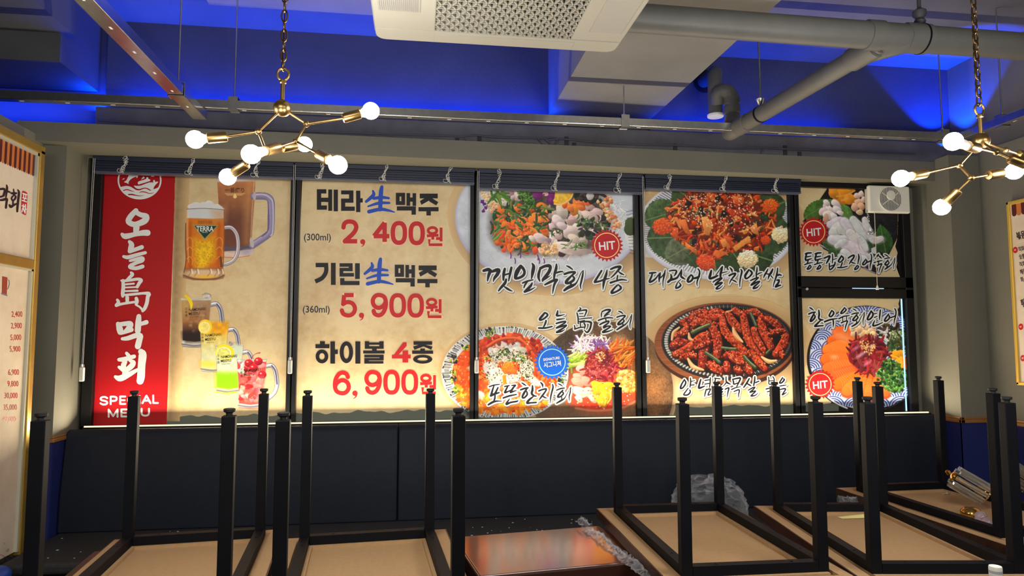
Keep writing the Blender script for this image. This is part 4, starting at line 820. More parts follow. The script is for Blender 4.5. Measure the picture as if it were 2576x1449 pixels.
def brush(parent, T, txt, halo=0, name='lettering', ink=INK, sub=4, lift=.0022, hm=HALO):
    ox, oy, sc = T; sh, hl, ik = Sheet(wallp), Sheet(wallp), Sheet(wallp)
    for st in parse(txt):
        if len(st) < 2: continue
        q = smooth(st, sub); P = [(ox + p[0] / sc, oy + p[1] / sc) for p in q]; Wd = [max(p[2], 6) / sc for p in q]
        if halo:
            sh.ribbon([(x + 1.2, y + 1.6) for x, y in P], [v + 2 * halo + .6 for v in Wd], lift - .0008); hl.ribbon(P, [v + 2 * halo for v in Wd], lift - .0004)
        ik.ribbon(P, Wd, lift)
    if halo: sh.build(name + '_shadow', SHADE, parent); hl.build(name + '_outline', hm, parent)
    return ik.build(name, ink, parent)
def burst(parent, cx, cy, r, n, m, ringm, lift=.003, k=.82):
    s = Sheet(wallp); s.poly([(cx + r * (1 if i % 2 == 0 else k) * math.cos(math.pi * i / n), cy + r * (1 if i % 2 == 0 else k) * math.sin(math.pi * i / n)) for i in range(2 * n)], lift); o = s.build('badge', m, parent)
    s = Sheet(wallp); s.ring(cx, cy, r * .755, r * .705, lift + .0004); s.build('badge_ring', ringm, parent); return o
def hit(parent, cx, cy, r, ang=-.09):
    burst(parent, cx, cy, r, 24, REDINK, CREAMI); s = Sheet(wallp); text(s, 'HIT', cx + r * .02, cy + r * .26, r * .50, .0038, ang, .02, .92, 'CENTER'); s.build('badge_lettering', HALO, parent)
def poster(label, paper_pts, m=PAPER):
    o = empty('menu_poster', onY(sum(p[0] for p in paper_pts) / len(paper_pts), max(p[1] for p in paper_pts), 0))
    o['label'] = label; o['category'] = 'poster'; o['group'] = 'menu posters on the window panes'
    bpy.context.view_layer.update(); return o
class Loc:      # parents printed in world coordinates under an empty that sits at the poster's foot
    pass
def settle(root):
    bpy.context.view_layer.update()
    inv = root.matrix_world.inverted()
    for ch in [x for x in bpy.data.objects if x.parent == root]: ch.matrix_parent_inverse = inv
def flat(parent, name, pts, m, lift): s = Sheet(wallp); s.poly(pts, lift); return s.build(name, m, parent)
def wavy(x0, x1, yl, yr, n=40, seed=1, amp=4.):
    r = random.Random(seed); ph = [r.random() * 6.28 for _ in range(4)]; out = []
    for i in range(n + 1):
        t = i / n; x = x0 + (x1 - x0) * t; out.append((x, yl + (yr - yl) * t + amp * (.6 * math.sin(x * .045 + ph[0]) + .5 * math.sin(x * .11 + ph[1]) + .25 * math.sin(x * .2 + ph[2]))))
    return out
paint_all()

# --- pane 1: red banner, two beers, four highballs
p = poster('window poster with a red title banner, two beer mugs and four highball glasses', [(262, 405), (735, 405), (718, 1057), (225, 1079)])
flat(p, 'red_banner', [(264, 400), (443, 405), (419, 1072), (222, 1080)], REDP, .0003)
flat(p, 'parchment', [(443, 405), (737, 412), (718, 1060), (419, 1070)], PAPER, .0003)
e = wavy(419, 719, 1049, 1044, 44, 3); flat(p, 'torn_edge', e + [(718, 1062), (419, 1072)], GREYP, .0006)
picture('beer_picture', p, [(440, 440), (737, 440), (730, 725), (433, 725)])
picture('highball_picture', p, [(433, 722), (730, 722), (720, 1060), (420, 1060)], .0008)
brush(p, (270, 510, 8.053), "580,160,100 470,280,115 430,385,115 560,440,110 750,370,130 790,280,120 680,245,100 590,200,95|590,500,130 580,590,110|300,640,70 370,680,115 560,640,90 720,610,115 815,610,125|450,790,70 490,850,110 470,950,110 455,990,70 560,950,80 700,900,85|330,1090,60 420,1105,80 580,1060,75 770,1012,65|460,1175,50 560,1150,65 700,1118,72 705,1165,90 590,1215,75 460,1285,80 500,1320,75 600,1325,78 715,1290,78", name='title_lettering', ink=HALO)
brush(p, (270, 680, 13.173), "790,80,90 830,140,120 720,250,100 640,330,85|460,340,60 560,350,85 800,320,95 1010,290,100 1120,330,120 1060,420,115 990,550,105|520,340,105 530,560,125 510,760,125 510,860,95|610,465,62 880,440,62|600,570,55 950,555,58|600,690,60 1000,675,74|580,820,80 900,790,85 1200,760,85 1370,780,140 1340,880,125 1310,1080,125 1240,1260,120 1170,1350,85|1180,1330,85 1080,1220,65 960,1150,65|330,980,90 370,1060,115 300,1160,115|300,1160,110 500,1110,85 900,1050,80|660,900,125 660,1060,115|960,930,115 980,1030,125 955,1130,95", name='title_lettering', ink=HALO)
brush(p, (270, 785, 7.433), "200,220,80 235,330,125 240,390,75 330,370,75 450,330,85|200,235,80 370,215,90 430,230,115 400,300,100 320,370,60|590,80,90 580,200,112 570,350,112|620,225,70 730,190,85|280,500,60 380,490,85 530,440,95 620,440,95 600,520,112 570,640,115|360,770,60 400,820,75|220,890,70 330,880,90 500,830,75|330,930,90 300,1010,100 330,1090,90 440,1020,105 485,945,95 420,910,50|220,1030,60 300,1080,90|340,1100,110 320,1170,95|150,1210,60 240,1240,115 400,1170,95 560,1080,60|630,740,110 660,800,150 640,1000,142 630,1200,145 612,1290,135", name='title_lettering', ink=HALO)
LT = {'S': [[(.95, .16), (.7, .02), (.3, .02), (.05, .2), (.15, .42), (.5, .5), (.85, .6), (.95, .82), (.7, .98), (.3, .98), (.03, .83)]], 'P': [[(0, 0), (0, 1)], [(0, 0), (.6, 0), (.95, .12), (.95, .42), (.6, .56), (0, .56)]], 'E': [[(0, 0), (0, 1)], [(0, 0), (.95, 0)], [(0, .5), (.85, .5)], [(0, 1), (.95, 1)]],
      'C': [[(.98, .25), (.75, .03), (.4, 0), (.08, .2), (0, .5), (.08, .8), (.4, 1), (.75, .97), (.98, .75)]], 'I': [[(0, 0), (0, 1)]], 'A': [[(0, 1), (.5, 0)], [(.5, 0), (1, 1)], [(.2, .66), (.8, .66)]], 'L': [[(0, 0), (0, 1)], [(0, 1), (.95, 1)]],
      'M': [[(0, 1), (0, 0)], [(0, 0), (.5, .9)], [(.5, .9), (1, 0)], [(1, 0), (1, 1)]], 'N': [[(0, 1), (0, 0)], [(0, 0), (1, 1)], [(1, 1), (1, 0)]], 'U': [[(0, 0), (0, .65), (.15, .92), (.5, 1), (.85, .92), (1, .65), (1, 0)]]}
def caps(word, px, w_):      # px: (x_left, x_right, y_top, y_bottom) of every letter on the photograph
    s = Sheet(wallp)
    for ch, (x0, x1, y0, y1) in zip(word, px):
        for st in LT[ch]:
            q = [(x0 + w_ / 2 + (x1 - x0 - w_) * a, y0 + w_ / 2 + (y1 - y0 - w_) * b) for a, b in st]
            if len(q) > 4: q = smooth(q, 3)
            s.ribbon(q, [w_] * len(q), .002, True)
    s.build('title_lettering', HALO, p)
caps('SPECIAL', [(250, 273, 996, 1020), (276, 296, 995.5, 1019), (300, 318, 995, 1018.5), (320, 345, 994.5, 1018.5), (349, 353.6, 994, 1017), (356, 381, 993, 1016.5), (383, 400, 992.5, 1016)], 4.8)
caps('MENU', [(271, 298, 1028, 1051), (303, 321, 1027.5, 1050), (326, 348, 1027, 1049), (354, 377, 1026, 1048)], 4.8)
# the round emblem: dolphin, boat and waves
LG = lambda pts: [(280 + x / 14.49, 420 + y / 14.49) for x, y in pts]
s = Sheet(wallp); s.ring(*LG([(1030, 485)])[0], 55.2, 51.4, .0016, 48.2, 44.2, 72)
s.poly(LG(smooth([(335, 742), (450, 705), (570, 690), (700, 720), (820, 790), (920, 845), (1040, 850), (1150, 805), (1240, 790), (1330, 820), (1420, 865), (1540, 810), (1640, 780), (1745, 730), (1690, 850), (1580, 970), (1420, 1080), (1220, 1150), (1030, 1165), (820, 1140), (620, 1050), (470, 930), (390, 830)], 3, True)), .0016)
s.poly(LG([(640, 130), (690, 205), (640, 300), (590, 400), (560, 480), (455, 555), (560, 585), (635, 625), (625, 570), (650, 510), (720, 440), (800, 390), (910, 350), (925, 405), (945, 400), (985, 310), (1040, 260), (1140, 215), (1100, 130)]), .0016)
s.poly(LG([(820, 680), (920, 690), (1080, 680), (1250, 610), (1380, 565), (1500, 560), (1525, 590), (1530, 480), (1585, 475), (1590, 545), (1690, 530), (1710, 555), (1620, 640), (1560, 720), (1530, 810), (1450, 850), (1340, 780), (1220, 755), (1120, 780), (1030, 805), (930, 790), (860, 740)]), .0018)
s.poly(LG([(970, 550), (1010, 520), (1270, 440), (1285, 375), (1340, 380), (1350, 430), (1430, 470), (1410, 510), (1200, 580), (990, 640), (965, 610)]), .0018); s.poly(LG([(1085, 460), (1170, 345), (1225, 400)]), .0018); s.disc(*LG([(1505, 332)])[0], 4.4, .0018, 14, 1.7); s.poly(LG([(390, 470), (430, 425), (490, 410), (470, 445)]), .0018)
s.build('emblem', HALO, p)
s = Sheet(wallp)
for st in parse("440,860,30 540,830,36 640,840,34 740,875,26 840,895,10|1015,935,10 1110,905,34 1250,920,34 1380,965,26 1480,960,22 1555,935,14|630,1005,44 760,1005,52 900,1035,34 1050,1055,22 1190,1030,8|930,800,20 1030,818,24 1120,790,30 1230,772,34 1330,800,34 1415,855,16"):
    q = smooth(st, 4); s.ribbon(LG([(a, b) for a, b, c in q]), [c / 14.49 for a, b, c in q], .0024)
s.build('emblem_waves', REDP, p)
s = Sheet(wallp); B = lambda pts: [(420 + x / 4.53, 420 + y / 4.53) for x, y in pts]
s.poly(B([(295, 660), (585, 663), (430, 835)]), .0014); s.build('beer_badge', film('pale_green_ink', (150, 160, 120)), p); s = Sheet(wallp); s.poly(B([(312, 670), (568, 673), (430, 815)]), .0017); s.build('beer_badge', film('dark_green_ink', (28, 62, 44)), p)
s = Sheet(wallp); text(s, 'TERRA', *B([(432, 733)])[0], 13, .002, .01, .02, .80, 'CENTER'); text(s, 'FRESH LAST', *B([(432, 750)])[0], 2.2, .002, .01, .01, .9, 'CENTER'); s.build('beer_badge_lettering', HALO, p)
s = Sheet(wallp); BRN = film('dark_brown_ink', (96, 66, 40)); text(s, '청정라거-테라', *B([(436, 644)])[0], 6.0, .0016, .01, .01, .75, 'CENTER'); s.build('beer_lettering', BRN, p); s = Sheet(wallp); text(s, '一番搾り', *B([(775, 288)])[0], 10, .0016, .01, .02, .92, 'CENTER'); s.build('beer_lettering', BRN, p)
s = Sheet(wallp)
for k in range(3): s.ribbon(B([(655 + k * 14, 300 + k * 11), (890 - k * 16, 300 + k * 11)]), [.9, .9], .0016, False)
s.disc(*B([(775, 338)])[0], 4.6, .0016); s.poly(B([(757, 330), (775, 300), (793, 330)]), .0016); s.build('beer_drop', CREAMI, p)
Hb = lambda x, y: (420 + x / 4.141, 720 + y / 4.141)
for x, y, k in ((228, 262, 1.04), (398, 528, 1.0), (562, 752, .98), (802, 894, 1.0)):
    s = Sheet(wallp); text(s, 'NAMONAKI', *Hb(x, y), 7.0 * k, .0016, -.075, .008, .80); text(s, 'MEISYU', *Hb(x - 2, y + 42), 7.0 * k, .0016, -.075, .008, .84); text(s, 'Premium Whisky', *Hb(x + 10, y + 64), 2.2 * k, .0016, -.06, 0, .95, shear=.2)
    text(s, '日', *Hb(x - 42, y - 16), 4.6, .0016); text(s, '本', *Hb(x - 42, y + 18), 5.0, .0016); text(s, '酒', *Hb(x - 42, y + 52), 5.0, .0016)
    s.build('glass_lettering', INK, p)
settle(p)

# --- pane 2: drinks and prices
p = poster('parchment price poster listing 2,400, 5,900 and 6,900 won in red numerals', [(757, 405), (1186, 420), (1181, 1048), (741, 1060)])
flat(p, 'parchment', [(762, 408), (1188, 420), (1182, 1052), (736, 1062)], PAPER, .0003)
flat(p, 'torn_edge', wavy(737, 1182, 1040, 1030, 60, 8) + [(1182, 1054), (737, 1064)], GREYP, .0006)
picture('salad_plate_picture', p, [(1100, 430), (1187, 430), (1184, 760), (1100, 760)])
picture('squid_bowl_picture', p, [(1100, 761), (1184, 761), (1181, 1052), (1100, 1052)])
def block(T, rects, s, lift=.0018):
    ox, oy, sc = T
    for r in rects:
        if not isinstance(r[0], tuple): x0, y0, x1, y1 = r; r = [(x0, y0), (x1, y0), (x1, y1), (x0, y1)]
        s.poly([(ox + x / sc, oy + y / sc) for x, y in r], lift)
T5, T6 = (740, 450, 4.996), (740, 720, 4.262)
tera = [(285, 130, 340, 388), (285, 130, 405, 184), (330, 236, 405, 290), (285, 334, 412, 388), (428, 133, 478, 402), (400, 236, 440, 292), (496, 135, 550, 408),
        (590, 145, 745, 195), (690, 145, 745, 300), (590, 247, 745, 300), (590, 247, 642, 402), (590, 348, 762, 402), (778, 148, 832, 418), (825, 243, 862, 298)]
maek = [(1278, 175, 1325, 328), (1347, 175, 1395, 328), (1278, 175, 1395, 222), (1278, 280, 1395, 328), (1412, 178, 1458, 338), (1488, 180, 1533, 340), (1450, 233, 1495, 287), (1290, 345, 1530, 398), (1475, 345, 1530, 450),
        (1578, 185, 1805, 245), [(1662, 230), (1722, 230), (1700, 270), (1600, 326), (1580, 278)], [(1690, 250), (1730, 240), (1812, 292), (1785, 334), (1700, 285)], (1562, 355, 1815, 408), (1662, 400, 1718, 460)]
kirin = [(270, 1055, 428, 1110), (462, 1055, 522, 1333), (570, 1060, 735, 1105), (685, 1060, 735, 1160), (570, 1118, 735, 1160), (570, 1118, 618, 1228), (570, 1183, 752, 1228), (765, 1060, 825, 1258), (578, 1248, 632, 1335), (578, 1283, 822, 1335)]
hai = [(277, 590, 330, 630), (228, 622, 378, 665), (388, 592, 438, 830), (435, 680, 468, 728), (656, 592, 710, 830),
       (757, 590, 805, 672), (912, 590, 960, 672), (757, 603, 960, 628), (757, 643, 960, 672), (835, 668, 885, 700), (740, 690, 970, 722), (752, 735, 960, 762), (915, 735, 960, 795), (752, 770, 960, 795), (752, 770, 800, 830), (752, 803, 957, 830)]
jong = [(1280, 590, 1480, 628), [(1350, 622), (1400, 622), (1390, 645), (1290, 682), (1275, 648)], [(1372, 640), (1400, 626), (1484, 648), (1470, 682)], (1352, 668, 1402, 700), (1265, 690, 1490, 725)]
gi = [(740 + x / 4.996, 450 + y / 4.996) for x, y in ((402, 1085), (400, 1170), (352, 1245), (265, 1290))]; gq = smooth(gi, 5); H6 = lambda x, y: (740 + x / 4.262, 720 + y / 4.262)
for T, L, k in ((T5, tera, 0), (T5, maek, 0), (T5, kirin, 1), ((740 - 14 / 4.996, 450 + 903 / 4.996, 4.996), maek, 0), (T6, hai, 2), (T6, jong, 3)):
    ks = Sheet(wallp); block(T, L, ks)
    if k == 1: ks.ribbon(gq, [10.8] * len(gq), .0018, False)
    if k == 2: ks.ring(*H6(298, 753), 68 / 4.262, 29 / 4.262, .0018, 74 / 4.262, 35 / 4.262); ks.ring(*H6(560, 708), 72 / 4.262, 29 / 4.262, .0018, 117 / 4.262, 72 / 4.262)
    if k == 3: ks.ring(*H6(1378, 783), 103 / 4.262, 56 / 4.262, .0018, 47 / 4.262, 18 / 4.262)
    ks.build('lettering', INK, p)
SH = "990,150,24 1000,195,44 960,240,44 905,285,34|1000,245,38 1100,232,40 1190,242,28|1102,100,40 1092,160,54 1085,280,54 1082,385,50|930,345,22 1060,305,38 1195,302,30|940,412,48 1080,382,44 1180,395,34 1260,418,14"
brush(p, T5, SH, name='blue_lettering', ink=BLUEINK); brush(p, (740 - 17 / 4.996, 450 + 907 / 4.996, 4.996), SH, name='blue_lettering', ink=BLUEINK)
DG = {'0': [[(.5 + .5 * math.copysign(abs(math.cos(6.28319 * k / 28)) ** .8, math.cos(6.28319 * k / 28)), .5 + .5 * math.copysign(abs(math.sin(6.28319 * k / 28)) ** .8, math.sin(6.28319 * k / 28))) for k in range(29)]],
      '2': [[(0, .3), (.06, .12), (.25, .02), (.5, 0), (.8, .05), (.97, .22), (.94, .4), (.75, .6), (.4, .82), (.1, 1.0)], [(0, 1.0), (1.05, 1.0)]],
      '4': [[(.78, 0), (.02, .7)], [(0, .7), (1.12, .7)], [(.78, 0), (.78, 1.0)]],
      '5': [[(.9, 0), (.18, 0)], [(.18, 0), (.1, .47)], [(.1, .45), (.3, .37), (.55, .35), (.85, .44), (1, .66), (.9, .88), (.65, 1), (.35, 1), (.1, .92), (0, .76)]],
      '6': [[(.95, .22), (.85, .07), (.55, 0), (.25, .1), (.05, .35), (0, .65), (.12, .9), (.45, 1), (.78, .97), (1, .78), (.97, .55), (.75, .4), (.45, .38), (.15, .5), (.03, .65)]],
      'w': [[(.38 + .27 * math.cos(6.28319 * k / 20), .17 + .17 * math.sin(6.28319 * k / 20)) for k in range(21)], [(.02, .47), (.76, .43)], [(.4, .45), (.4, .68)], [(.6, .62), (.9, .62)], [(.92, 0), (.92, .78)], [(.18, .66), (.18, .97), (1, .97)]]}
DG['9'] = [[(1 - x, 1 - y) for x, y in st] for st in DG['6']]
PINKI = film('pale_pink_ink', (236, 190, 150))
def digit(ch, x0, y0, x1, y1, w, T):
    ox, oy, sc = T; X0, Y0, X1, Y1 = x0 + w / 2, y0 + w / 2, x1 - w / 2, y1 - w / 2
    for st in DG[ch]:
        q = [(ox + (X0 + (X1 - X0) * a) / sc, oy + (Y0 + (Y1 - Y0) * b) / sc) for a, b in st]
        if len(q) > 4: q = smooth(q, 3)
        rs.ribbon(q, [w / sc] * len(q), .0018, len(q) > 3); rh.ribbon(q, [w / sc + 1.6] * len(q), .0014)
def comma(x, y, r, T):
    ox, oy, sc = T
    for sh, g in ((rs, 0), (rh, .8)): sh.disc(ox + x / sc, oy + y / sc, r / sc + g, .0018 - .0005 * (g > 0)); q = smooth([(ox + (x + r * .6) / sc, oy + (y + r * .1) / sc), (ox + (x + r * .3) / sc, oy + (y + r * 1.3) / sc), (ox + (x - r * .6) / sc, oy + (y + r * 2) / sc)], 4); sh.ribbon(q, [max(.5, (r * .8) * (1 - i / 10) / sc + 2 * g) for i in range(len(q))], .0018 - .0005 * (g > 0))
for T, L, cm in ((T5, (('2', 592, 508, 812, 812, 56), ('4', 972, 522, 1204, 820, 56), ('0', 1212, 528, 1420, 830, 56), ('0', 1437, 533, 1643, 834, 56), ('w', 1645, 594, 1880, 852, 36)), (862, 790, 32)),
             (T6, (('5', 488, 72, 675, 334, 46), ('9', 822, 72, 1006, 336, 46), ('0', 1020, 74, 1200, 336, 46), ('0', 1213, 76, 1392, 338, 46), ('w', 1394, 124, 1594, 348, 31)), (722, 312, 28)),
             (T6, (('6', 414, 903, 606, 1170, 46), ('9', 754, 898, 940, 1166, 46), ('0', 955, 896, 1134, 1164, 46), ('0', 1148, 894, 1330, 1164, 46), ('w', 1332, 938, 1534, 1166, 31)), (652, 1148, 29)),
             (T6, (), None)):
    rs, rh = Sheet(wallp), Sheet(wallp)
    for d in L: digit(*d, T)
    if cm: comma(*cm, T)
    else: block(T6, [[(1062, 745), (1168, 602), (1206, 602), (1206, 640), (1120, 735)], (1048, 735, 1250, 775), (1162, 690, 1222, 818)], rs)
    rh.build('price_outline', PINKI, p); rs.build('price_lettering', REDINK, p)
GRYI = film('grey_ink', (44, 48, 62), rough=.5)
for t_, x_, y_ in (('(300ml)', 763.5, 604.5), ('(360ml)', 760.5, 786)): s = Sheet(wallp); text(s, t_, x_, y_, 17.5, .0018, .003, .012, .92); s.build('volume_lettering', GRYI, p)
settle(p)

# --- pane 3: perilla raw fish, cold fish soup, stuffed squid
p = poster('food poster with raw fish salad above two bowls and a round blue badge', [(1206, 430), (1597, 440), (1604, 1042), (1203, 1048)])
flat(p, 'parchment', [(1204, 430), (1599, 440), (1606, 1046), (1201, 1052)], PAPER, .0003)
flat(p, 'torn_edge', wavy(1202, 1605, 1036, 1026, 50, 5, 2) + [(1605, 1048), (1202, 1054)], GREYP, .0006)
picture('salad_plate_picture', p, [(1204, 430), (1599, 430), (1600, 770), (1203, 770)], .0009)
picture('two_bowls_picture', p, [(1203, 771), (1600, 771), (1605, 1050), (1201, 1050)], .0009)
N1 = "150,400,90 300,360,115 370,400,100|370,400,115 310,560,95 275,730,40|420,430,80 560,380,115 640,390,125 590,520,115 500,640,85 460,760,20|835,340,80 800,500,95 790,700,62|820,540,60 960,495,55|1050,300,80 1010,480,85 960,730,40|880,680,70 840,800,95 720,940,85 635,1050,50|800,900,30 900,970,72 1000,1030,62 1085,1065,20|1350,250,100 1240,420,145 1180,600,105 1200,650,85 1330,620,85 1445,540,92 1475,430,85 1430,330,95 1355,245,90|1720,160,40 1770,260,105 1740,450,112 1700,660,40|1410,800,50 1560,740,62 1750,695,40|1560,760,60 1490,860,62 1455,950,42|1720,800,52 1680,880,85 1580,990,95 1480,1080,72|1480,1080,80 1640,1030,62 1740,980,42 1830,930,15|1990,320,70 1940,480,92 1930,620,85 1970,740,40|1990,320,92 2130,255,92 2270,240,112 2310,300,105 2270,430,105 2180,560,112 2080,680,92 2060,740,50|2080,690,80 2180,640,62 2310,560,20|2510,190,50 2500,320,92 2450,500,85 2430,660,62|2500,470,60 2612,435,62 2712,425,40|2140,850,60 2280,780,85 2430,710,85 2530,690,72 2480,760,85 2430,880,72 2400,1030,52 2385,1140,25"
brush(p, (1205, 650, 12.88), N1, 3.2)
N2 = "320,240,30 410,280,65 520,360,40|260,510,72 420,455,75 590,440,65|600,460,72 490,560,65 350,700,95 310,790,95 400,795,85 520,730,85 575,650,72 530,580,55|470,800,60 460,880,72|250,1040,72 370,950,105 500,890,105 620,820,62 700,690,35 790,480,30 870,380,15|865,390,30 845,560,65 800,760,65 775,880,52 795,1000,20|1460,400,62 1360,560,75 1240,750,75|1240,770,75 1400,740,62 1560,680,62 1720,650,30|1640,370,30 1610,520,85 1550,700,95 1520,860,72 1505,1020,15|1760,350,62 1900,290,75 2060,270,85 2040,330,85 1950,440,62 1840,560,52 1760,630,30|2000,420,30 2090,490,62 2190,535,25|1980,560,52 1960,690,52|1750,790,72 1900,740,62 2100,690,62 2280,710,30|2000,850,40 2080,930,72 2070,990,72 1950,1070,62 1800,1125,72 1790,1080,80 1870,970,62 1970,870,60"
brush(p, (1400, 650, 12.88), N2, 3.2)
brush(p, (1340, 760, 9.2), "280,245,42 220,320,58 165,390,52 180,415,46 250,390,42 335,320,46 340,280,42 300,250,40|310,430,42 290,500,46 250,580,30|140,600,42 290,600,42 450,565,32|580,200,30 570,260,52 560,310,52 640,310,36 740,285,15|560,405,36 640,395,36 740,380,16|545,495,36 650,465,42 760,450,36 730,490,36 600,570,42 550,600,36 680,560,42 780,535,36 740,580,36 600,670,46 555,700,42 660,680,36 745,635,12|1090,130,25 1110,160,36 1030,215,15|1060,215,25 1150,190,32 1240,185,42 1240,230,36 1200,330,25|1025,250,30 1050,360,36 1055,500,30|1080,270,20 1165,265,22|1080,330,20 1180,330,20|1080,395,20 1220,375,26 1370,365,26|1060,455,25 1200,425,25|1100,470,30 1250,450,36 1345,470,52 1350,520,46 1325,620,46 1260,700,42 1190,640,15|965,540,25 980,600,32 975,625,32 1080,590,32 1190,580,30|1100,490,30 1110,580,25|1190,490,36 1215,540,36 1200,610,25|1610,205,20 1590,280,32 1590,345,20|1610,220,30 1700,180,42 1790,180,46 1770,220,46 1690,290,42 1660,335,30 1720,295,25 1790,275,12|1520,425,36 1640,380,36 1760,360,36 1860,370,25|1690,390,30 1700,440,25|1555,520,36 1650,470,42 1760,440,36 1740,490,36 1650,560,42 1650,595,40 1720,560,36 1800,560,36 1760,600,36 1650,670,46 1625,700,42 1740,680,36 1860,635,15|1985,210,20 2040,230,36 2090,270,20|1950,350,36 2040,320,36 2140,315,36 2090,380,36 1990,480,46 1980,520,42 2050,500,42 2115,440,36 2090,400,28|2090,510,30 2080,560,30|1950,640,36 2040,580,46 2140,520,32 2210,440,20 2295,280,10|2290,290,20 2275,400,32 2250,520,26 2260,615,12", 3.0)
brush(p, (1210, 950, 10.733), "225,245,36 340,205,36 500,180,25|350,220,36 310,340,52 280,450,64 265,495,52|460,270,42 420,350,52 380,430,64|265,490,64 370,440,64 490,405,42|380,480,46 370,570,52 340,640,42|200,730,52 310,665,64 420,635,46 555,635,20|640,240,36 760,215,36|720,240,42 670,340,52 645,405,52 740,370,42 800,340,30|830,215,30 930,205,42 880,260,52 800,380,64|800,400,52 880,370,42 970,345,15|600,550,46 760,495,52 960,455,32|770,575,25 710,660,52 690,715,64 800,670,52 970,640,46 1000,610,20|1100,140,25 1160,180,42 1220,220,20|1070,330,46 1170,295,52 1270,275,42|1240,300,42 1160,420,64 1115,530,52 1170,540,52 1245,460,52 1240,390,42 1215,355,28|1390,220,42 1390,330,64 1370,430,64 1430,490,55 1500,500,28|1400,520,42 1300,600,64 1245,685,64 1350,680,46 1490,670,46|1610,130,30 1660,190,52 1665,270,15|1560,360,46 1650,325,46 1760,305,46 1740,370,46 1660,480,52 1600,560,42 1560,610,12|1640,480,30 1710,530,46 1785,560,15|1930,180,30 1945,260,46 1910,400,46 1880,540,42 1875,690,15|2085,165,25 2140,190,36 2200,230,20|2040,340,36 2140,300,42 2250,280,36|2210,340,42 2100,460,56 2075,525,52 2150,510,46 2225,430,46 2190,375,36|2180,530,36 2180,590,36|2040,690,36 2160,620,56 2250,560,36 2320,440,20 2430,245,10|2425,260,20 2410,390,36 2380,520,32 2385,640,12", 3.4)
hit(p, 1526.5, 617, 42)
burst(p, 1389, 911, 45, 24, SIGB, SKYI); s = Sheet(wallp); text(s, 'SIGNATURE', 1387.5, 905.5, 6.6, .0038, -.125, .02, .86, 'CENTER'); text(s, '시그니쳐', 1390.5, 921.5, 11, .0038, -.125, .02, .80, 'CENTER'); s.build('badge_lettering', HALO, p)
settle(p)

# --- pane 4: flatfish wrap, sizzling chicken
p = poster('food poster with red stir fry on green leaves above a sizzling plate of chicken', [(1618, 445), (1986, 455), (2003, 1036), (1628, 1042)])
flat(p, 'parchment', [(1618, 445), (1988, 455), (2006, 1038), (1626, 1046)], PAPER, .0003)
flat(p, 'torn_edge', wavy(1627, 2005, 1027, 1017, 50, 11, 3) + [(2005, 1040), (1627, 1048)], GREYP, .0006)
picture('stir_fry_picture', p, [(1619, 445), (1989, 445), (1995, 745), (1623, 745)], .0009)
picture('sizzling_plate_picture', p, [(1623, 746), (1995, 746), (2005, 1040), (1627, 1046)], .0009)
brush(p, (1620, 660, 12.88), "180,350,52 280,340,65 390,330,42|270,370,52 240,470,65 185,590,65 190,640,65 300,590,65 400,500,52 480,390,42 520,340,32|530,340,42 500,480,75 490,640,30|500,520,52 600,440,42 665,330,32|690,240,25 660,400,65 620,600,42 615,720,30 625,835,12|820,280,42 930,260,52 1050,270,52 1030,360,65 970,450,20|870,390,42 890,480,75 865,560,75|780,640,75 860,570,85 980,540,75 1080,490,65 1160,350,42 1220,230,30|1220,230,32 1210,350,65 1200,450,65 1270,510,65 1340,550,20|1190,560,25 1100,640,32 1045,760,52 1035,835,52 1120,810,65 1185,750,65 1175,700,42 1135,655,30|1530,400,42 1450,500,75 1415,600,75 1455,635,65 1550,580,65 1585,480,65 1550,420,52|1610,520,62 1700,500,75 1790,460,62|1750,210,42 1800,290,52 1790,420,65 1740,560,52 1715,680,42 1735,775,15", 3.2)
brush(p, (1780, 660, 12.88), "120,270,62 90,390,85 65,490,85 95,525,75 220,480,75 330,430,52|270,410,30 350,300,30 430,190,32 480,140,52|480,140,52 450,260,75 420,380,75 420,480,62|470,345,32 550,320,36 645,300,20|180,640,42 280,570,52 440,510,62 455,535,42 330,630,62 245,730,55 360,680,62 475,650,42 450,690,42 330,790,62 285,855,62 370,850,42 440,800,30 500,740,12|720,170,30 780,240,62 800,330,20|700,430,62 800,380,62 900,360,62 880,420,62 800,520,52 740,610,42 705,710,15|800,570,30 870,600,52 945,650,25|1080,230,42 1110,300,62 1070,480,52 1045,640,46 1045,800,20|1340,240,52 1270,340,75 1215,445,75 1245,525,62 1340,480,52 1425,385,62 1435,325,62 1385,270,60|1600,150,30 1600,250,52 1580,360,52 1580,480,42|1620,390,42 1680,350,42 1770,330,20|1390,590,42 1500,540,52 1635,495,52 1615,530,42 1500,640,52 1415,735,62 1560,660,62 1685,612,42 1650,670,42 1530,770,62 1485,845,62 1590,820,52 1650,770,30 1700,720,12|1960,210,32 1900,330,62 1840,430,52 1815,510,20|1930,375,42 2030,390,52|2110,220,52 2060,330,75 1990,440,62 1955,560,20|2060,440,42 2125,520,25|2270,190,42 2260,300,52 2240,400,62 2200,540,52 2150,680,36 2125,800,20|2260,420,62 2330,400,62 2390,420,42|2250,580,52 2315,575,62 2300,650,62 2240,740,75 2205,795,62 2290,760,62 2370,740,42", 3.2)
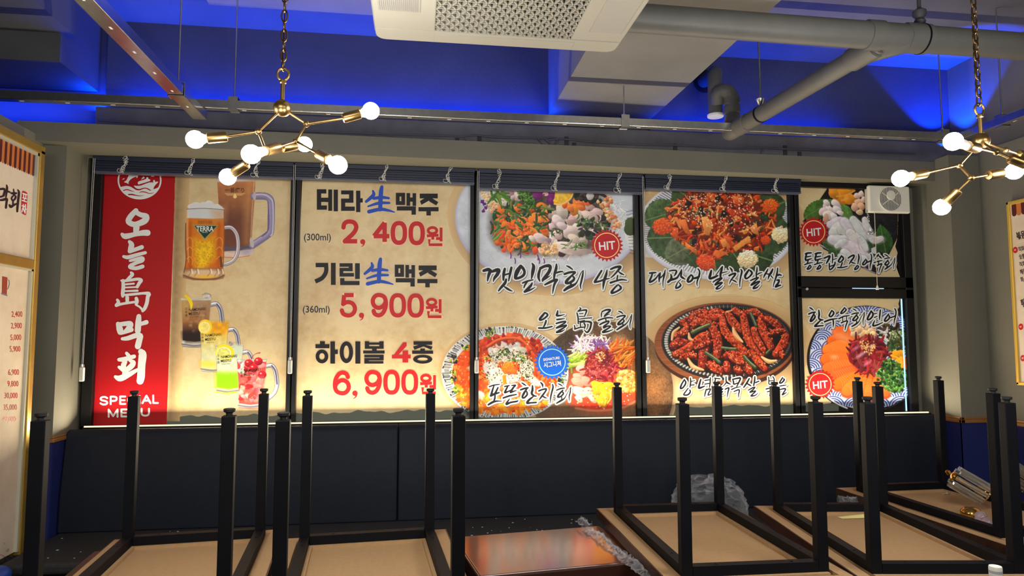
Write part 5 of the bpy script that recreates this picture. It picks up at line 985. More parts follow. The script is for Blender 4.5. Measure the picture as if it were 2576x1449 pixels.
brush(p, (1695, 935, 8.587), "230,170,30 170,270,36 145,355,42 190,350,36 245,280,36 258,225,36 235,185,30|360,135,25 365,220,32 350,335,25|370,215,22 450,190,16|365,290,25 440,285,25|310,360,25 250,440,30 215,500,32 300,500,36 355,440,36 345,395,30|585,165,30 560,250,42 540,350,46 600,340,42 670,310,20|670,190,25 770,175,25|670,270,25 760,255,25|790,130,25 785,240,32 770,340,25|700,380,25 680,460,32 665,535,20|700,395,30 790,372,32 760,450,32 740,510,26 810,480,25|880,140,25 1000,155,25|900,160,30 880,300,32 960,280,25|1130,110,25 1130,200,32 1160,240,42 1220,270,25|1130,240,30 1090,290,20 1040,330,10|1010,380,25 1060,370,25 1005,430,25 1060,430,20 1000,490,20 1080,480,15|1110,380,30 1190,350,32 1170,440,32 1155,555,12|1270,160,25 1290,220,36 1300,270,32 1390,240,25|1280,165,30 1370,145,36 1440,140,36 1410,220,36 1360,320,25|1250,385,30 1340,345,25 1450,325,15|1300,430,25 1400,390,32 1415,425,32 1400,490,25 1400,560,12|1630,150,30 1580,240,42 1510,340,30|1590,260,30 1640,290,36 1670,310,20|1750,110,30 1745,200,36 1725,300,30|1770,235,30 1840,205,25|1610,400,25 1700,350,32 1755,335,25 1710,390,32 1645,445,32 1765,418,32 1720,470,32 1670,525,36 1760,510,25 1825,455,10|2050,120,25 2055,190,26 2060,270,25 2150,260,25 2220,250,20|2140,110,25 2170,170,26 2160,260,25|2060,200,20 2170,195,20|1995,375,30 2100,350,25 2250,330,20|2120,280,20 2110,350,20|2020,435,25 2080,430,26 2070,520,25|2110,430,25 2180,425,26 2170,530,20|2350,130,30 2300,210,32 2285,245,30 2330,240,32 2385,180,36 2375,155,30|2290,310,25 2360,300,25 2430,290,15|2290,390,25 2360,370,32 2415,375,32 2380,440,32 2345,500,32 2400,470,25 2440,445,12", 3.0)
settle(p)

# --- pane 5 above: cuttlefish
p = poster('small upper right poster of white cuttlefish slices on a black plate', [(2007, 440), (2260, 450), (2263, 697), (2014, 695)])
PT = [(2005, 438), (2262, 446), (2262, 570)] + [(x, y) for x, y in ((2257, 600), (2252, 620), (2258, 636), (2255, 650), (2257, 662), (2255, 672), (2259, 684), (2264, 697))] + [(2012, 695)]
flat(p, 'parchment', PT, PAPER, .0003)
flat(p, 'black_backing', [(2200, 440), (2284, 440), (2284, 697), (2264, 697), (2257, 662), (2258, 636), (2252, 620), (2257, 600)], BLKP, .0004)
picture('cuttlefish_picture', p, PT, .0009)
T3 = "160,185,42 220,165,46 305,160,36|190,190,42 165,270,46 165,335,46 200,340,42 290,310,25|200,260,36 300,240,25|170,345,42 260,320,36 320,300,20|235,340,30 210,400,36|140,455,32 230,420,36 340,400,20|270,465,32 220,540,42 210,565,42 260,555,36 300,510,36 283,475,30"
brush(p, (2010, 620, 9.908), T3, 3.0); brush(p, (2010 + 24.7, 620, 9.908), T3, 3.0)
brush(p, (2010, 620, 9.908), "630,290,42 700,260,42 760,240,52 750,300,52 700,390,42 675,435,15|830,190,25 840,270,32 830,410,25|840,330,25 940,300,20|755,420,30 755,500,36 760,580,26|900,395,36 885,460,42 820,550,42 770,580,36|770,500,30 880,455,30|1060,235,36 1000,330,46 985,375,42 1030,390,36 1095,330,42 1105,285,42 1075,250,36|1080,400,30 1060,460,36 1030,530,25|965,525,36 1080,525,36 1205,495,25|1225,290,36 1300,240,42 1370,220,42 1360,280,42 1300,360,42 1250,440,20|1300,390,25 1350,410,36 1410,425,15|1480,190,25 1495,270,42 1480,360,36 1465,440,20|1450,475,30 1400,540,36 1390,575,36 1440,560,36 1485,505,36 1460,480,30|1665,320,30 1600,410,42 1590,450,42 1630,450,36 1688,390,42 1685,345,36|1700,395,36 1760,370,36 1810,350,30|1790,190,25 1810,250,32 1800,370,36 1775,470,32 1770,555,15|1985,190,25 1940,250,42 1895,310,20|1985,230,30 2030,270,42 2060,300,15|1870,405,30 1970,370,36 2075,350,20|1985,380,30 1980,440,25|1940,480,36 2000,450,36 2060,432,36 2040,490,32 2010,570,26 1990,660,12|2130,200,20 2180,220,32 2230,260,20|2130,310,25 2200,290,32 2260,285,30|2220,340,32 2150,425,42 2155,460,42 2210,450,36 2245,400,32 2215,370,28|2200,470,30 2190,510,30|2140,570,30 2210,520,42 2290,460,26 2340,380,15 2395,270,10|2390,280,15 2380,380,26 2350,480,20 2360,560,12", 3.0)
hit(p, 2047, 583, 38)
settle(p)

# --- pane 5 below: beef tartare and salmon
p = poster('lower right poster of salmon and beef tartare in a blue wave bowl', [(2016, 750), (2278, 752), (2291, 1030), (2029, 1032)])
PT = [(2014, 748), (2264, 750), (2260, 764), (2263, 780), (2288, 1000), (2292, 1034), (2026, 1036)]
flat(p, 'parchment', [(2014, 748), (2264, 750), (2260, 764), (2262, 772), (2248, 800), (2190, 850), (2100, 1000), (2085, 1020), (2026, 1020)], PAPER, .0003)
flat(p, 'black_backing', [(2264, 748), (2282, 748), (2294, 1036), (2026, 1038), (2026, 1016), (2090, 1014), (2110, 960), (2248, 800), (2262, 775), (2260, 764)], BLKP, .0002)
flat(p, 'torn_edge', wavy(2027, 2110, 1016, 1014, 14, 4, 2) + [(2110, 1034), (2027, 1036)], GREYP, .0006)
picture('salmon_bowl_picture', p, [(2014, 748), (2282, 748), (2293, 1034), (2027, 1036)], .0009)
brush(p, (2020, 760, 10.304), "170,140,25 220,170,42 275,215,15|150,310,42 230,275,42 320,260,36|290,290,36 230,400,52 190,485,46 220,495,46 288,430,46 315,372,42 285,325,34|410,210,36 420,320,52 410,420,46 470,460,52 520,460,32|450,480,36 370,560,52 308,625,52 400,620,42 525,610,36|750,215,36 690,320,46 685,365,42 740,370,42 795,300,46 788,255,42 760,225,30|560,510,46 710,455,46 890,425,25|780,460,36 790,540,42 780,660,15|1080,145,36 1000,250,46 980,295,36 1040,280,36 1115,210,42 1105,172,36|930,430,36 1060,370,36 1200,350,25|1030,400,25 1030,490,25|1130,380,25 1130,470,25|990,540,36 1080,500,36 1155,492,36 1130,560,36 1105,640,32 1090,730,15|1290,175,20 1340,195,32 1395,240,15|1265,315,32 1350,290,36 1440,280,36|1400,320,36 1310,430,46 1295,475,42 1360,470,42 1425,400,42 1395,355,34|1390,490,30 1390,540,30|1270,630,36 1370,570,46 1450,500,26 1510,380,20 1595,250,8|1590,260,20 1580,380,32 1555,480,26 1565,600,12|1770,230,42 1700,360,52 1670,445,46 1720,450,46 1795,380,46 1815,300,46 1785,255,42|1850,305,30 1920,285,20|1850,400,30 1920,370,25|2005,205,36 1995,300,42 1985,400,36 1985,470,15|1860,480,25 1820,570,46 1825,615,46 1930,590,42 2060,530,25|2220,310,36 2140,420,46 2115,485,42 2160,490,42 2235,420,42 2235,355,42|2260,405,36 2340,380,36 2400,350,30|2380,170,32 2410,240,36 2400,360,36 2370,470,32 2355,600,12", 3.0)
hit(p, 2063, 967, 38)
settle(p)
# ------------------------------------------------------------------ blinds at the head of the windows
def blind(label, x0, x1, zt, zb, cords, pull, handle):
    root = empty('window_blind', ((x0 + x1) / 2, -.075, zb)); tag(root, label, 'blind', 'raised blinds over the window panes')
    dx = (x1 - x0) / 2; h = zt - zb; R = root
    MB().box((-dx, -.028, h - .03), (dx, .03, h)).build('headrail', NAVYB, R, bevel=.003)
    b = MB(); n = 11
    for i in range(n):
        z = .014 + (h - .046) * i / n; o = .003 * ((i * 7) % 3 - 1); b.box((-dx + .004, -.024 + o, z), (dx - .004, .024 + o, z + (h - .046) / n * .8))
    b.build('slat_stack', NAVYB, R)
    MB().box((-dx + .002, -.026, 0), (dx - .002, .026, .012)).build('bottom_rail', mat('blind_bottom_rail', (66, 72, 92), .4), R, bevel=.002)
    for k, x in enumerate(cords):
        r = random.Random(int(x0 * 100) + k * 13); b = MB(); pts = []
        xx = x - (x0 + x1) / 2
        for i in range(64):
            t = i / 63; z = h * (.97 - .97 * t); a = t * 62 + r.random() * 1.3
            pts.append((xx + .012 * math.sin(a) * (.5 + r.random() * .8) + .010 * math.sin(t * 5 + k), -.036 - .004 * r.random(), z + .012 * math.cos(a * .93)))
        b.tube(smooth(pts, 2), .0013, 5); q = r.random() * .02
        b.tube(smooth([(xx - .012, -.034, h * .2), (xx - .034, -.038, h * .22), (xx - .036, -.038, h * .05), (xx - .012, -.036, h * .02), (xx - .004, -.034, h * .2 + q)], 5), .0013, 5)
        b.build('cord_tangle', STRING, R, smooth=60)
    px0, py0, px1, py1 = pull; a = onY(px0, py0, -.112); c = onY(px1, py1, -.112); o = Vector(root.location)
    b = MB()
    for s_ in (-.005, .005): b.tube([(a.x + s_ - o.x, -.112 + .075, h - .02), (c.x + s_ * .6 - o.x, -.112 + .075, c.z - o.z)], .0014, 6)
    b.build('pull_cord', STRING, R, smooth=60)
    hd = MB(); hx, hz = c.x - o.x, c.z - o.z
    hd.lathe([(.004, .02), (.011, .018), (.0125, .0), (.0125, -.002)], (hx, -.037, hz), None, 12); hd.build('cord_cap', CHROME, R, smooth=40)
    MB().box((hx - .013, -.048, hz - .085), (hx + .013, -.026, hz)).build('cord_weight', WHITEP, R, bevel=.005, seg=3)
    return root
blind('raised navy blind over the red banner pane, the leftmost of the four', -2.018, -.806, 2.738, 2.632, [-1.83, -1.43, -1.03], (237, 400, 207, 924), None)
blind('raised navy blind over the pane with the won prices', -.798, .374, 2.738, 2.632, [-.63, -.22, .20], (741, 430, 730, 906), None)
blind('raised navy blind hanging lowest, over the raw fish salad poster', .396, 1.548, 2.738, 2.600, [.53, .93, 1.37], (1203, 455, 1199, 906), None)
blind('raised navy blind over the flatfish poster, the rightmost of the four', 1.562, 2.728, 2.738, 2.634, [1.73, 2.14, 2.53], (1618, 475, 1630, 906), None)

# ------------------------------------------------------------------ exhaust fan in the upper right pane
fq = onY(2235.5, 501.5, -.07); fx, fy, fz = fq.x, -.07, fq.z
fan = empty('exhaust_fan', (fx, fy, fz - .103)); tag(fan, 'white square exhaust fan with a round slatted grille high in the right window', 'fan')
MB().box((-.166, -.012, 0), (.166, .02, .203)).build('fan_cover', WHITEP, fan, bevel=.012, seg=3)
MB().box((-.145, .02, .01), (.145, .064, .195)).build('fan_housing', mat('fan_housing_plastic', (196, 196, 190), .5), fan)
g = MB().lathe([(.088, 0), (.088, .006)], (0, -.0125, .103), (0, -.03, .103), 40); g.build('grille_recess', mat('fan_dark_recess', (34, 36, 40), .6), fan)
g = MB()
for i in range(19):
    x = -.084 + i * .0093; hh = math.sqrt(max(.0882 ** 2 - x * x, 0)); g.box((x - .0016, -.0215, .103 - hh), (x + .0016, -.0192, .103 + hh))
for a in (35, 145): c_, s_ = math.cos(math.radians(a)), math.sin(math.radians(a)); g.tube([(-.08 * c_, -.017, .103 - .08 * s_), (.08 * c_, -.017, .103 + .08 * s_)], .004, 6)
g.lathe([(.094, 0), (.094, .008), (.088, .008), (.088, 0)], (0, -.014, .103), (0, -.04, .103), 40)
g.build('fan_grille', WHITEP, fan, smooth=40)
MB().lathe([(.001, 0), (.034, .002), (.036, .006)], (.0, -.032, .128), (0, -.02, .128), 24).build('grille_badge', WHITEP, fan, smooth=40)
pc = onY(2200, 536, -.078); pk = onY(2207, 722, -.078); o = Vector(fan.location)
MB().tube([(pc.x - o.x, -.008, 0), (pk.x - o.x, -.008, pk.z - o.z)], .0022, 6).build('pull_cord', mat('cream_cord', (206, 196, 166), .7), fan)
MB().lathe([(.004, .02), (.006, .012), (.012, -.008), (.010, -.012)], (pk.x - o.x, -.008, pk.z - o.z - .008), None, 12).build('pull_knob', WHITEP, fan, smooth=40)
b = MB(); c0 = onY(2184, 536, -.05)
for k, (px, py) in enumerate(((2182, 534), (2184, 545), (2186, 556))):
    q = onY(px, py, -.05); b.tube([(q.x + .008 * math.cos(t * .7854) * (1 if k % 2 else .5), -.05 + .008 * math.cos(t * .7854) * (.4 if k % 2 else .9), q.z + .018 * math.sin(t * .7854)) for t in range(9)], .003, 6)
q0, q1 = onY(2187, 566, -.05), onY(2193, 578, -.05); b.tube(smooth([q0, (q0.x + .004, -.05, q0.z - .05), (q1.x, -.05, q1.z - .02), (q1.x + .01, -.05, q1.z + .004)], 5), .003, 6)
for s_ in (-.012, .012): q = onY(2191, 586, -.05); b.tube([(q.x + s_ + .011 * math.cos(t * .6283), -.05, q.z + .013 * math.sin(t * .6283)) for t in range(11)], .0025, 6)
tag(b.build('window_chain', CHROME, None, smooth=60), 'short chain with a hook dangling beside the exhaust fan', 'chain')
lk = onY(2029, 727, -.036); tag(MB().lathe([(.012, 0), (.012, .006), (.009, .01)], lk, lk + Vector((0, -1, 0)), 16).build('window_lock', CHROME, None, smooth=40), 'small round metal lock on the black rail between the two right posters', 'lock')

# ------------------------------------------------------------------ booth bench under the window and its lit edge
bench = empty('booth_bench', (.8, -.5, FL)); tag(bench, 'long dark navy upholstered booth bench running below the window posters', 'bench')
bx0, bx1 = -2.062 - .8, 3.728 - .8
def cushion(x0, x1):
    m = MB(); prof = [(.27, .42), (.275, .60), (.318, .965), (.335, .995), (.358, 1.008), (.374, 1.0), (.378, .42)]
    m.prism([(a, b - .0) for a, b in prof], 0, x0, x1); return m
seam = -.113 - .8
cushion(bx0, seam - .002).build('backrest', LEATHER, bench, bevel=.014, seg=3, smooth=50)
cushion(seam + .002, bx1 - .05).build('backrest', LEATHER, bench, bevel=.014, seg=3, smooth=50)
MB().box((bx0, -.3, .36), (bx1, .43, .42)).build('seat', mat('dusty_black_seat', (30, 31, 34), .7, noise=(90, 0, (48, 48, 50)), bump=(120, .2)), bench, bevel=.02, seg=3)
MB().box((bx0 + .02, -.26, 0), (bx1 - .02, .43, .36)).build('base', BLACKM, bench)
led = empty('led_strip', (.8, -.105, 1.057)); tag(led, 'thin glowing light strip along the top of the booth backrest', 'light strip')
MB().box((-2.80, -.014, -.012), (2.86, .014, .004)).build('strip_channel', ALU, led)
MB().box((-2.79, -.013, .004), (2.84, -.008, .013)).build('strip_diffuser', emitter('warm_led_glow', (1, .85, .58), 1.0), led)
b = MB(); r = random.Random(4)
for i in range(70):
    x, y = (r.uniform(-2.0, -.5), r.uniform(-.78, -.25)) if i % 2 else (r.uniform(.3, 1.1), r.uniform(-.75, -.25)); s_ = r.uniform(.002, .006); b.box((x, y, .4665), (x + s_ * r.uniform(1, 2.5), y + s_, .4695))
tag(b.build('dust_crumbs', mat('pale_dust', (176, 176, 174), .9), None), 'pale dust and crumbs scattered on the black bench seat', 'dust', kind='stuff')

# ------------------------------------------------------------------ dining tables
TW, TD, LH = .505, .880, .62
def ringbox(m, x, y, x2, y2, z0, z1):
    m.box((-x, -y, z0), (x, -y2, z1)).box((-x, y2, z0), (x, y, z1)).box((-x, -y2, z0), (-x2, y2, z1)).box((x2, -y2, z0), (x, y2, z1))
def make_table():
    t = empty('dining_table'); ox, oy = TW / 2 + .082, TD / 2 + .105; hw, hd = TW / 2, TD / 2
    MB().box((-ox, -oy, -.045), (ox, oy, -.016)).build('tabletop', DWOOD, t, bevel=.003)
    m = MB(); ringbox(m, ox + .0015, oy + .0015, ox - .004, oy - .004, -.044, -.001); m.build('edge_band', DWOOD, t)
    m = MB(); m.box((-ox + .005, -oy + .005, -.016), (ox - .005, oy - .005, -.014)); m.build('underside_panel', MDF, t)
    m = MB(); ringbox(m, ox - .004, oy - .004, ox - .048, oy - .048, -.015, 0); ringbox(m, ox - .068, oy - .068, hw - .032, hd - .032, -.015, 0); m.build('underside_rim', MDF, t)
    for a in (-1, 1):
        m = MB().box((-hw + .02, a * hd - .019, .0), (hw - .02, a * hd + .019, .036)); m.tube([(-.14, a * hd, .036), (-.14, a * hd, .0375)], .005, 8).tube([(.14, a * hd, .036), (.14, a * hd, .0375)], .005, 8); m.build('apron_rail', BLACKM, t, bevel=.002)
        m = MB().box((a * hw - .019, -hd + .02, .0), (a * hw + .019, hd - .02, .036)); m.tube([(a * hw, -.3, .036), (a * hw, -.3, .0375)], .005, 8).tube([(a * hw, .3, .036), (a * hw, .3, .0375)], .005, 8); m.build('apron_rail', BLACKM, t, bevel=.002)
    for a in (-1, 1):
        for b_ in (-1, 1):
            l = MB().box((a * hw - .0195, b_ * hd - .0195, .0), (a * hw + .0195, b_ * hd + .0195, LH - .022)).build('leg', BLACKM, t, bevel=.0025)
            MB().lathe([(.010, LH - .024), (.010, LH - .014), (.017, LH - .010), (.0175, LH - .002), (.014, LH)], (a * hw, b_ * hd, 0), None, 18).build('foot_cap', mat('black_rubber', (18, 18, 18), .6) if 'black_rubber' not in bpy.data.materials else bpy.data.materials['black_rubber'], l, smooth=40)
    return t
T0 = make_table()
UP = [(-.857, -1.998, .757, 5.6, 'upside down table farthest left, its legs in front of the red banner and mugs'),
      (-.160, -2.094, .757, 4.4, 'upside down table in front of the won prices, left of the glossy brown table'),
      (1.205, -1.811, .757, -1.4, 'upside down table right of the glossy brown table, its left edge along the plastic sheet'),
      (1.931, -1.905, .757, -8.0, 'upside down table with a pale yellow note lying on its bare underside'),
      (2.678, -1.533, .757, 1.2, 'upside down table at the far right carrying the crystal lamp')]
tables = []
for i, (x, y, z, a, lab) in enumerate(UP):
    t = T0 if i == 0 else copy_tree(T0)
    t.location = (x, y, z); t.rotation_euler = (0, 0, math.radians(a)); tag(t, lab, 'table', 'dining tables stacked upside down, legs in the air'); tables.append(t)
bpy.context.view_layer.update()
# the upright tables that carry them
LOW = [(-.93, -2.0, 5.6, 'upright table holding the upside down table at far left'), (-.195, -2.1, 4.4, 'upright table holding the upside down table by the won prices'),
       (1.295, -1.80, -1.4, 'upright table holding the upside down table with the plastic sheet'), (1.985, -2.02, -6.0, 'upright table under the table with the yellow note, a capped bottle on its near end'), (2.72, -1.50, 1.2, 'upright table holding the upside down table with the crystal lamp')]
for i, (x, y, a, lab) in enumerate(LOW):
    t = copy_tree(T0); zt = .757 - .045
    t.location = (x, y, zt - .045); t.rotation_euler = (math.pi, 0, math.radians(a)); tag(t, lab, 'table', 'upright dining tables under the stack')
    if i == 3: t.location.y -= .12

# glossy brown table between the stacks
gc = Vector((.556, -1.674, 0)); gt = empty('lacquered_table', (gc.x, gc.y, FL), math.radians(7.6)); tag(gt, 'glossy red-brown table standing upright between the upside down tables', 'table')
MB().box((-.350, -.262, .615), (.350, .262, .655)).build('tabletop', LACQ, gt, bevel=.004)
m = MB(); ringbox(m, .358, .270, .341, .253, .593, .651); m.build('edge_moulding', mat('dark_lacquered_edge', (52, 26, 18), .25, coat=.5), gt, bevel=.006, seg=3)
for a in (-1, 1):
    for b_ in (-1, 1): MB().box((a * .31 - .022, b_ * .215 - .022, 0), (a * .31 + .022, b_ * .215 + .022, .60)).build('leg', DWOOD, gt, bevel=.003)

# ------------------------------------------------------------------ little things on the tables
CLEAR = clear_plastic('crumpled_clear_plastic')
def crumple(name, fn, nu, nv, amp, seed, label, mat_=CLEAR):
    r = np.random.RandomState(seed); m = MB(); vs = []
    for i in range(nu):
        for j in range(nv):
            p = Vector(fn(i / (nu - 1), j / (nv - 1))); e = math.sin(i / (nu - 1) * math.pi) * .6 + .4
            vs.append(p + Vector(r.randn(3) * amp * e))
    m.add(vs, [(i * nv + j, (i + 1) * nv + j, (i + 1) * nv + j + 1, i * nv + j + 1) for i in range(nu - 1) for j in range(nv - 1)])
    o = m.build(name, mat_, None, fix=False); return tag(o, label, 'plastic wrap')
def dome(u, v):
    a = v * 6.283; h = math.sin(u * math.pi / 2) ; rr = .235 * math.cos(u * math.pi / 2) ** .6
    return (1.80 + rr * 1.05 * math.cos(a), -.50 + rr * .62 * math.sin(a), .490 + .235 * h + .02 * math.sin(a * 3) * h)
crumple('plastic_bag', dome, 16, 34, .011, 3, 'crumpled clear plastic bag on the bench seat behind the upside down table')
def strip(u, v):
    P = [(.775, -1.36, .700), (.80, -1.50, .705), (.832, -1.80, .703), (.862, -2.12, .703)]; k = u * 3; i = min(int(k), 2); f = k - i
    c = Vector(P[i]).lerp(Vector(P[i + 1]), f); s_ = (v - .5)
    return (c.x + s_ * .052, c.y + .01 * math.sin(u * 40), c.z + .004 + .05 * max(0, .35 - abs(s_)) * (1 + .6 * math.sin(u * 17)) + (.02 if u < .2 else 0))
crumple('plastic_sheet', strip, 70, 9, .0055, 5, 'crinkled clear plastic sheet wedged between the glossy brown table and a table edge')
crumple('plastic_sheet', lambda u, v: (2.235 + .13 * u, -1.175 + .03 * v - .02 * u, .716 + .035 * math.sin(v * 3.14) * (1 - .4 * u)), 14, 9, .006, 9, 'small scrap of clear plastic below the far right table edge')
n0 = onZ(2150, 1301, .745); note = MB(); R_ = Matrix.Rotation(math.radians(-4), 4, 'Z')
vs = [(x, y, .0015 + .006 * (x + .05) / .1 * (1 if k else 0)) for k, y in ((0, -.02), (1, .02)) for x in (-.075, .0, .075)]
note.add([(n0.x + a, n0.y + b_, .744 + c) for a, b_, c in vs], [(0, 1, 4, 3), (1, 2, 5, 4)]); note.add([(n0.x + a, n0.y + b_, .7435 + c) for a, b_, c in vs], [(3, 4, 1, 0), (4, 5, 2, 1)])
tag(note.build('paper_note', mat('pale_yellow_paper', (226, 214, 140), .8), None, fix=False), 'pale yellow paper slip lying on a bare upside down tabletop', 'paper')
c0 = onZ(2383, 1244, .745); b = MB(); b.tube([c0 + Vector((-.03, 0, .004)), c0 + Vector((.02, .01, .005)), c0 + Vector((.026, .028, .006))], .003, 6).tube([c0 + Vector((.0, 0, .004)), c0 + Vector((.012, .018, .01))], .003, 6)
tag(b.build('wire_clip', mat('pale_metal', (220, 214, 204), .3, .6), None, smooth=60), 'tiny pale wire clip lying on the far right upside down table', 'clip')
# bottle at the near end
bo = empty('bottle', (1.504, -2.958, .712)); tag(bo, 'dark bottle with a white cap at the near right corner', 'bottle')
MB().lathe([(.03, 0), (.033, .004), (.034, .15), (.030, .18), (.0135, .222), (.0125, .252)], (0, 0, 0), None, 24).build('bottle_body', mat('dark_brown_glass', (30, 22, 22), .1), bo, smooth=40)
MB().lathe([(.0150, .250), (.0155, .262), (.0155, .276), (.0145, .279), (.002, .279)], (0, 0, 0), None, 28).build('bottle_cap', WHITEP, bo, smooth=40)
MB().lathe([(.0157, .262), (.0157, .269)], (0, 0, 0), None, 28).build('cap_band', mat('grey_cap_band', (170, 172, 178), .4), bo, smooth=40)
# crystal lamps lying on the far right table
CRYS = mat('clear_crystal', (236, 232, 224), .04, 0, trans=.92, ior=1.5)
GOLDM = mat('polished_gold', (196, 156, 76), .16, 1.0)
def crystal(loc, rz, label):
    c = empty('crystal_lamp', loc, rz); tag(c, label, 'lamp', 'crystal lamps lying on the upside down table')
    ax = Vector((.62, -.30, -.42)).normalized(); base = Vector((-.045, .06, .155)); u = ax.cross(Vector((0, 0, 1))).normalized(); v = ax.cross(u)
    MB().lathe([(.040, .150), (.046, .152), (.046, .160), (.03, .164)], base, base + ax, 28).build('gold_ring', GOLDM, c, smooth=40)
    MB().lathe([(.010, -.012), (.022, -.008), (.024, .0), (.020, .006)], base, base + ax, 20).build('gold_hub', GOLDM, c, smooth=40)
    for k in range(10):
        a = 6.283 * k / 10; p0 = base + (u * math.cos(a) + v * math.sin(a)) * .050 + ax * .004; m = MB(); m.tube([p0, p0 + ax * .150], .0125, 6); m.build('crystal_rod', CRYS, c)
    MB().lathe([(.012, 0), (.012, .11), (.03, .12), (.03, .135)], base, base + ax, 16).build('gold_stem', GOLDM, c, smooth=40)
    MB().lathe([(.004, 0), (.012, .004), (.010, .02), (.004, .024)], base + Vector((-.02, 0, .01)), base + Vector((-.3, .1, .4)), 12).build('gold_finial', GOLDM, c, smooth=40)
    MB().lathe([(.046, 0), (.048, .012), (.046, .022), (.03, .036), (.012, .042)], (-.095, -.10, .002), (-.08, -.10, .3), 26).build('gold_cup', GOLDM, c, smooth=40)
    return c
L5 = onZ(2468, 1290, .744); L6 = onZ(2600, 1262, .744)
crystal((L5.x, L5.y + .05, .7435), 0, 'fallen crystal lamp with gold fittings, beside two glass balls, on the far right table')
crystal((L6.x, L6.y + .05, .7435), .5, 'second fallen crystal lamp at the right edge of the photo, half hidden by a leg')
IRID = mat('iridescent_glass', (220, 206, 226), .05, 0, trans=.8, ior=1.45, coat=.6)
for k, (px, py, r_) in enumerate(((2468, 1300, .026), (2484, 1314, .021), (2459, 1312, .017))):
    q = onZ(px, py, .744 + r_); tag(MB().ball((q.x, q.y, .7445 + r_), r_, 20).build('glass_ball', IRID, None, smooth=180), ('largest of the three clear glass balls by the fallen crystal lamp', 'glass ball nearest the table leg, by the fallen crystal lamp', 'smallest glass ball, left of the other two by the fallen lamp')[k], 'glass ball', 'clear glass balls by the crystal lamp')
st = empty('stool', (-1.985, -1.03, FL)); tag(st, 'blue upholstered stool just showing in the lower left corner', 'stool')
MB().lathe([(.02, .40), (.09, .40), (.104, .42), (.104, .45), (.09, .465), (.02, .47)], (0, 0, 0), None, 36).build('seat', mat('bright_blue_vinyl', (20, 66, 150), .4), st, smooth=50)
for a in (-1, 1):
    for b_ in (-1, 1): MB().tube([(a * .06, b_ * .06, 0), (a * .05, b_ * .05, .41)], .011, 10).build('leg', BLACKM, st, smooth=50)
# ------------------------------------------------------------------ bulb chandeliers
BULB = emitter('lit_bulb', (1.0, .95, .87), 390.)
COLLAR = mat('bulb_collar_white', (232, 228, 222), .4)
def bulb_arm(root, o, a, soc, tip):
    """arm from joint a to a socket at soc, bulb centre at tip (all world points)"""
    a, soc, tip = Vector(a), Vector(soc), Vector(tip); d = (tip - soc).normalized(); L = (tip - soc).length; O = Vector(o)
    MB().tube([a - O, soc - d * .028 * K - O], (.0048 * K), 10).build('arm', BRASS, root, smooth=60)
    MB().lathe([(a_ * K, b_ * K) for a_, b_ in ((.004, -.034), (.015, -.032), (.0175, -.027), (.0175, .030), (.0155, .032))], soc - O, tip - O, 20).build('lamp_socket', BRASS, root, smooth=40)
    r = .0295 * K; h0 = .032 * K; c = L
    MB().lathe([(.012 * K, h0 - .004 * K), (.0135 * K, h0 + .004 * K), (.019 * K, max(c - r * .75, h0 + .006 * K)), (.0225 * K, c - r * .62)], soc - O, tip - O, 20).build('bulb_collar', COLLAR, root, smooth=60)
    t0 = 2.3; prof = [(r * math.sin(t0 - t0 * i / 12), c + r * math.cos(t0 - t0 * i / 12)) for i in range(13)]
    MB().lathe(prof, soc - O, tip - O, 20).build('bulb', BULB, root, smooth=180)
K = .84
def chandelier(label, hub, up_px, joints, rods, bulbs, D, chain_top):
    sc = lambda t: (t[0], t[1], t[2] * K)
    hub = sc(hub); joints = {k: sc(v) for k, v in joints.items()}; bulbs = [(a, sc(s_), sc(t)) for a, s_, t in bulbs]
    H = at(*hub); root = empty('chandelier', H); tag(root, label, 'chandelier', 'brass branching bulb chandeliers'); O = H
    MB().lathe([(.0301 * K * math.sin(math.pi * i / 18), -.0301 * K * math.cos(math.pi * i / 18)) for i in range(19)], (0, 0, 0), None, 24).build('hub', BRASS, root, smooth=180)
    top = Vector((O.x, O.y, at(up_px[0], up_px[1], hub[2]).z))
    MB().tube([(0, 0, .02), (0, 0, top.z - O.z)], .0065, 12).lathe([(.005, 0), (.010, .004), (.010, .010), (.005, .014)], (0, 0, top.z - O.z - .006), None, 14).build('stem', BRASS, root, smooth=50)
    MB().tube([(.016 * math.cos(6.283 * t / 20), 0, top.z - O.z + .024 + .018 * math.sin(6.283 * t / 20)) for t in range(21)], .0036, 8).build('hang_ring', BRASS, root, smooth=60)
    m = MB(); z = top.z - O.z + .052; k = 0; zt = chain_top - O.z
    while z < zt:
        a, b_ = (.0085, 0) if k % 2 else (0, .0085); m.tube([(a * math.cos(6.283 * t / 14), b_ * math.cos(6.283 * t / 14), z + .019 * math.sin(6.283 * t / 14)) for t in range(15)], .0024, 6); z += .0295; k += 1
    m.tube(smooth([(-.004 + .004 * math.sin(i), .003, top.z - O.z + .04 + (zt - top.z + O.z - .04) * i / 12) for i in range(13)], 3), .0024, 6)
    m.build('chain', mat('dark_brass_chain', (112, 88, 56), .3, 1.0) if 'dark_brass_chain' not in bpy.data.materials else bpy.data.materials['dark_brass_chain'], root, smooth=60)
    MB().lathe([(.05, 0), (.05, .012), (.03, .022), (.006, .026)], (0, 0, 3.66 - O.z - .0), (0, 0, 0), 24).build('canopy', BRASS, root, smooth=40)
    J = {k: at(*v) for k, v in joints.items()}; J['hub'] = H
    for k, v in joints.items():
        MB().ball(J[k] - O, .0115 * K, 12).build('joint', BRASS, root, smooth=180)
    for a, b_ in rods: MB().tube([J[a] - O, J[b_] - O], (.0048 * K), 10).build('arm', BRASS, root, smooth=60)
    for a, s_, t in bulbs: bulb_arm(root, O, J[a], at(*s_), at(*t))
    return root
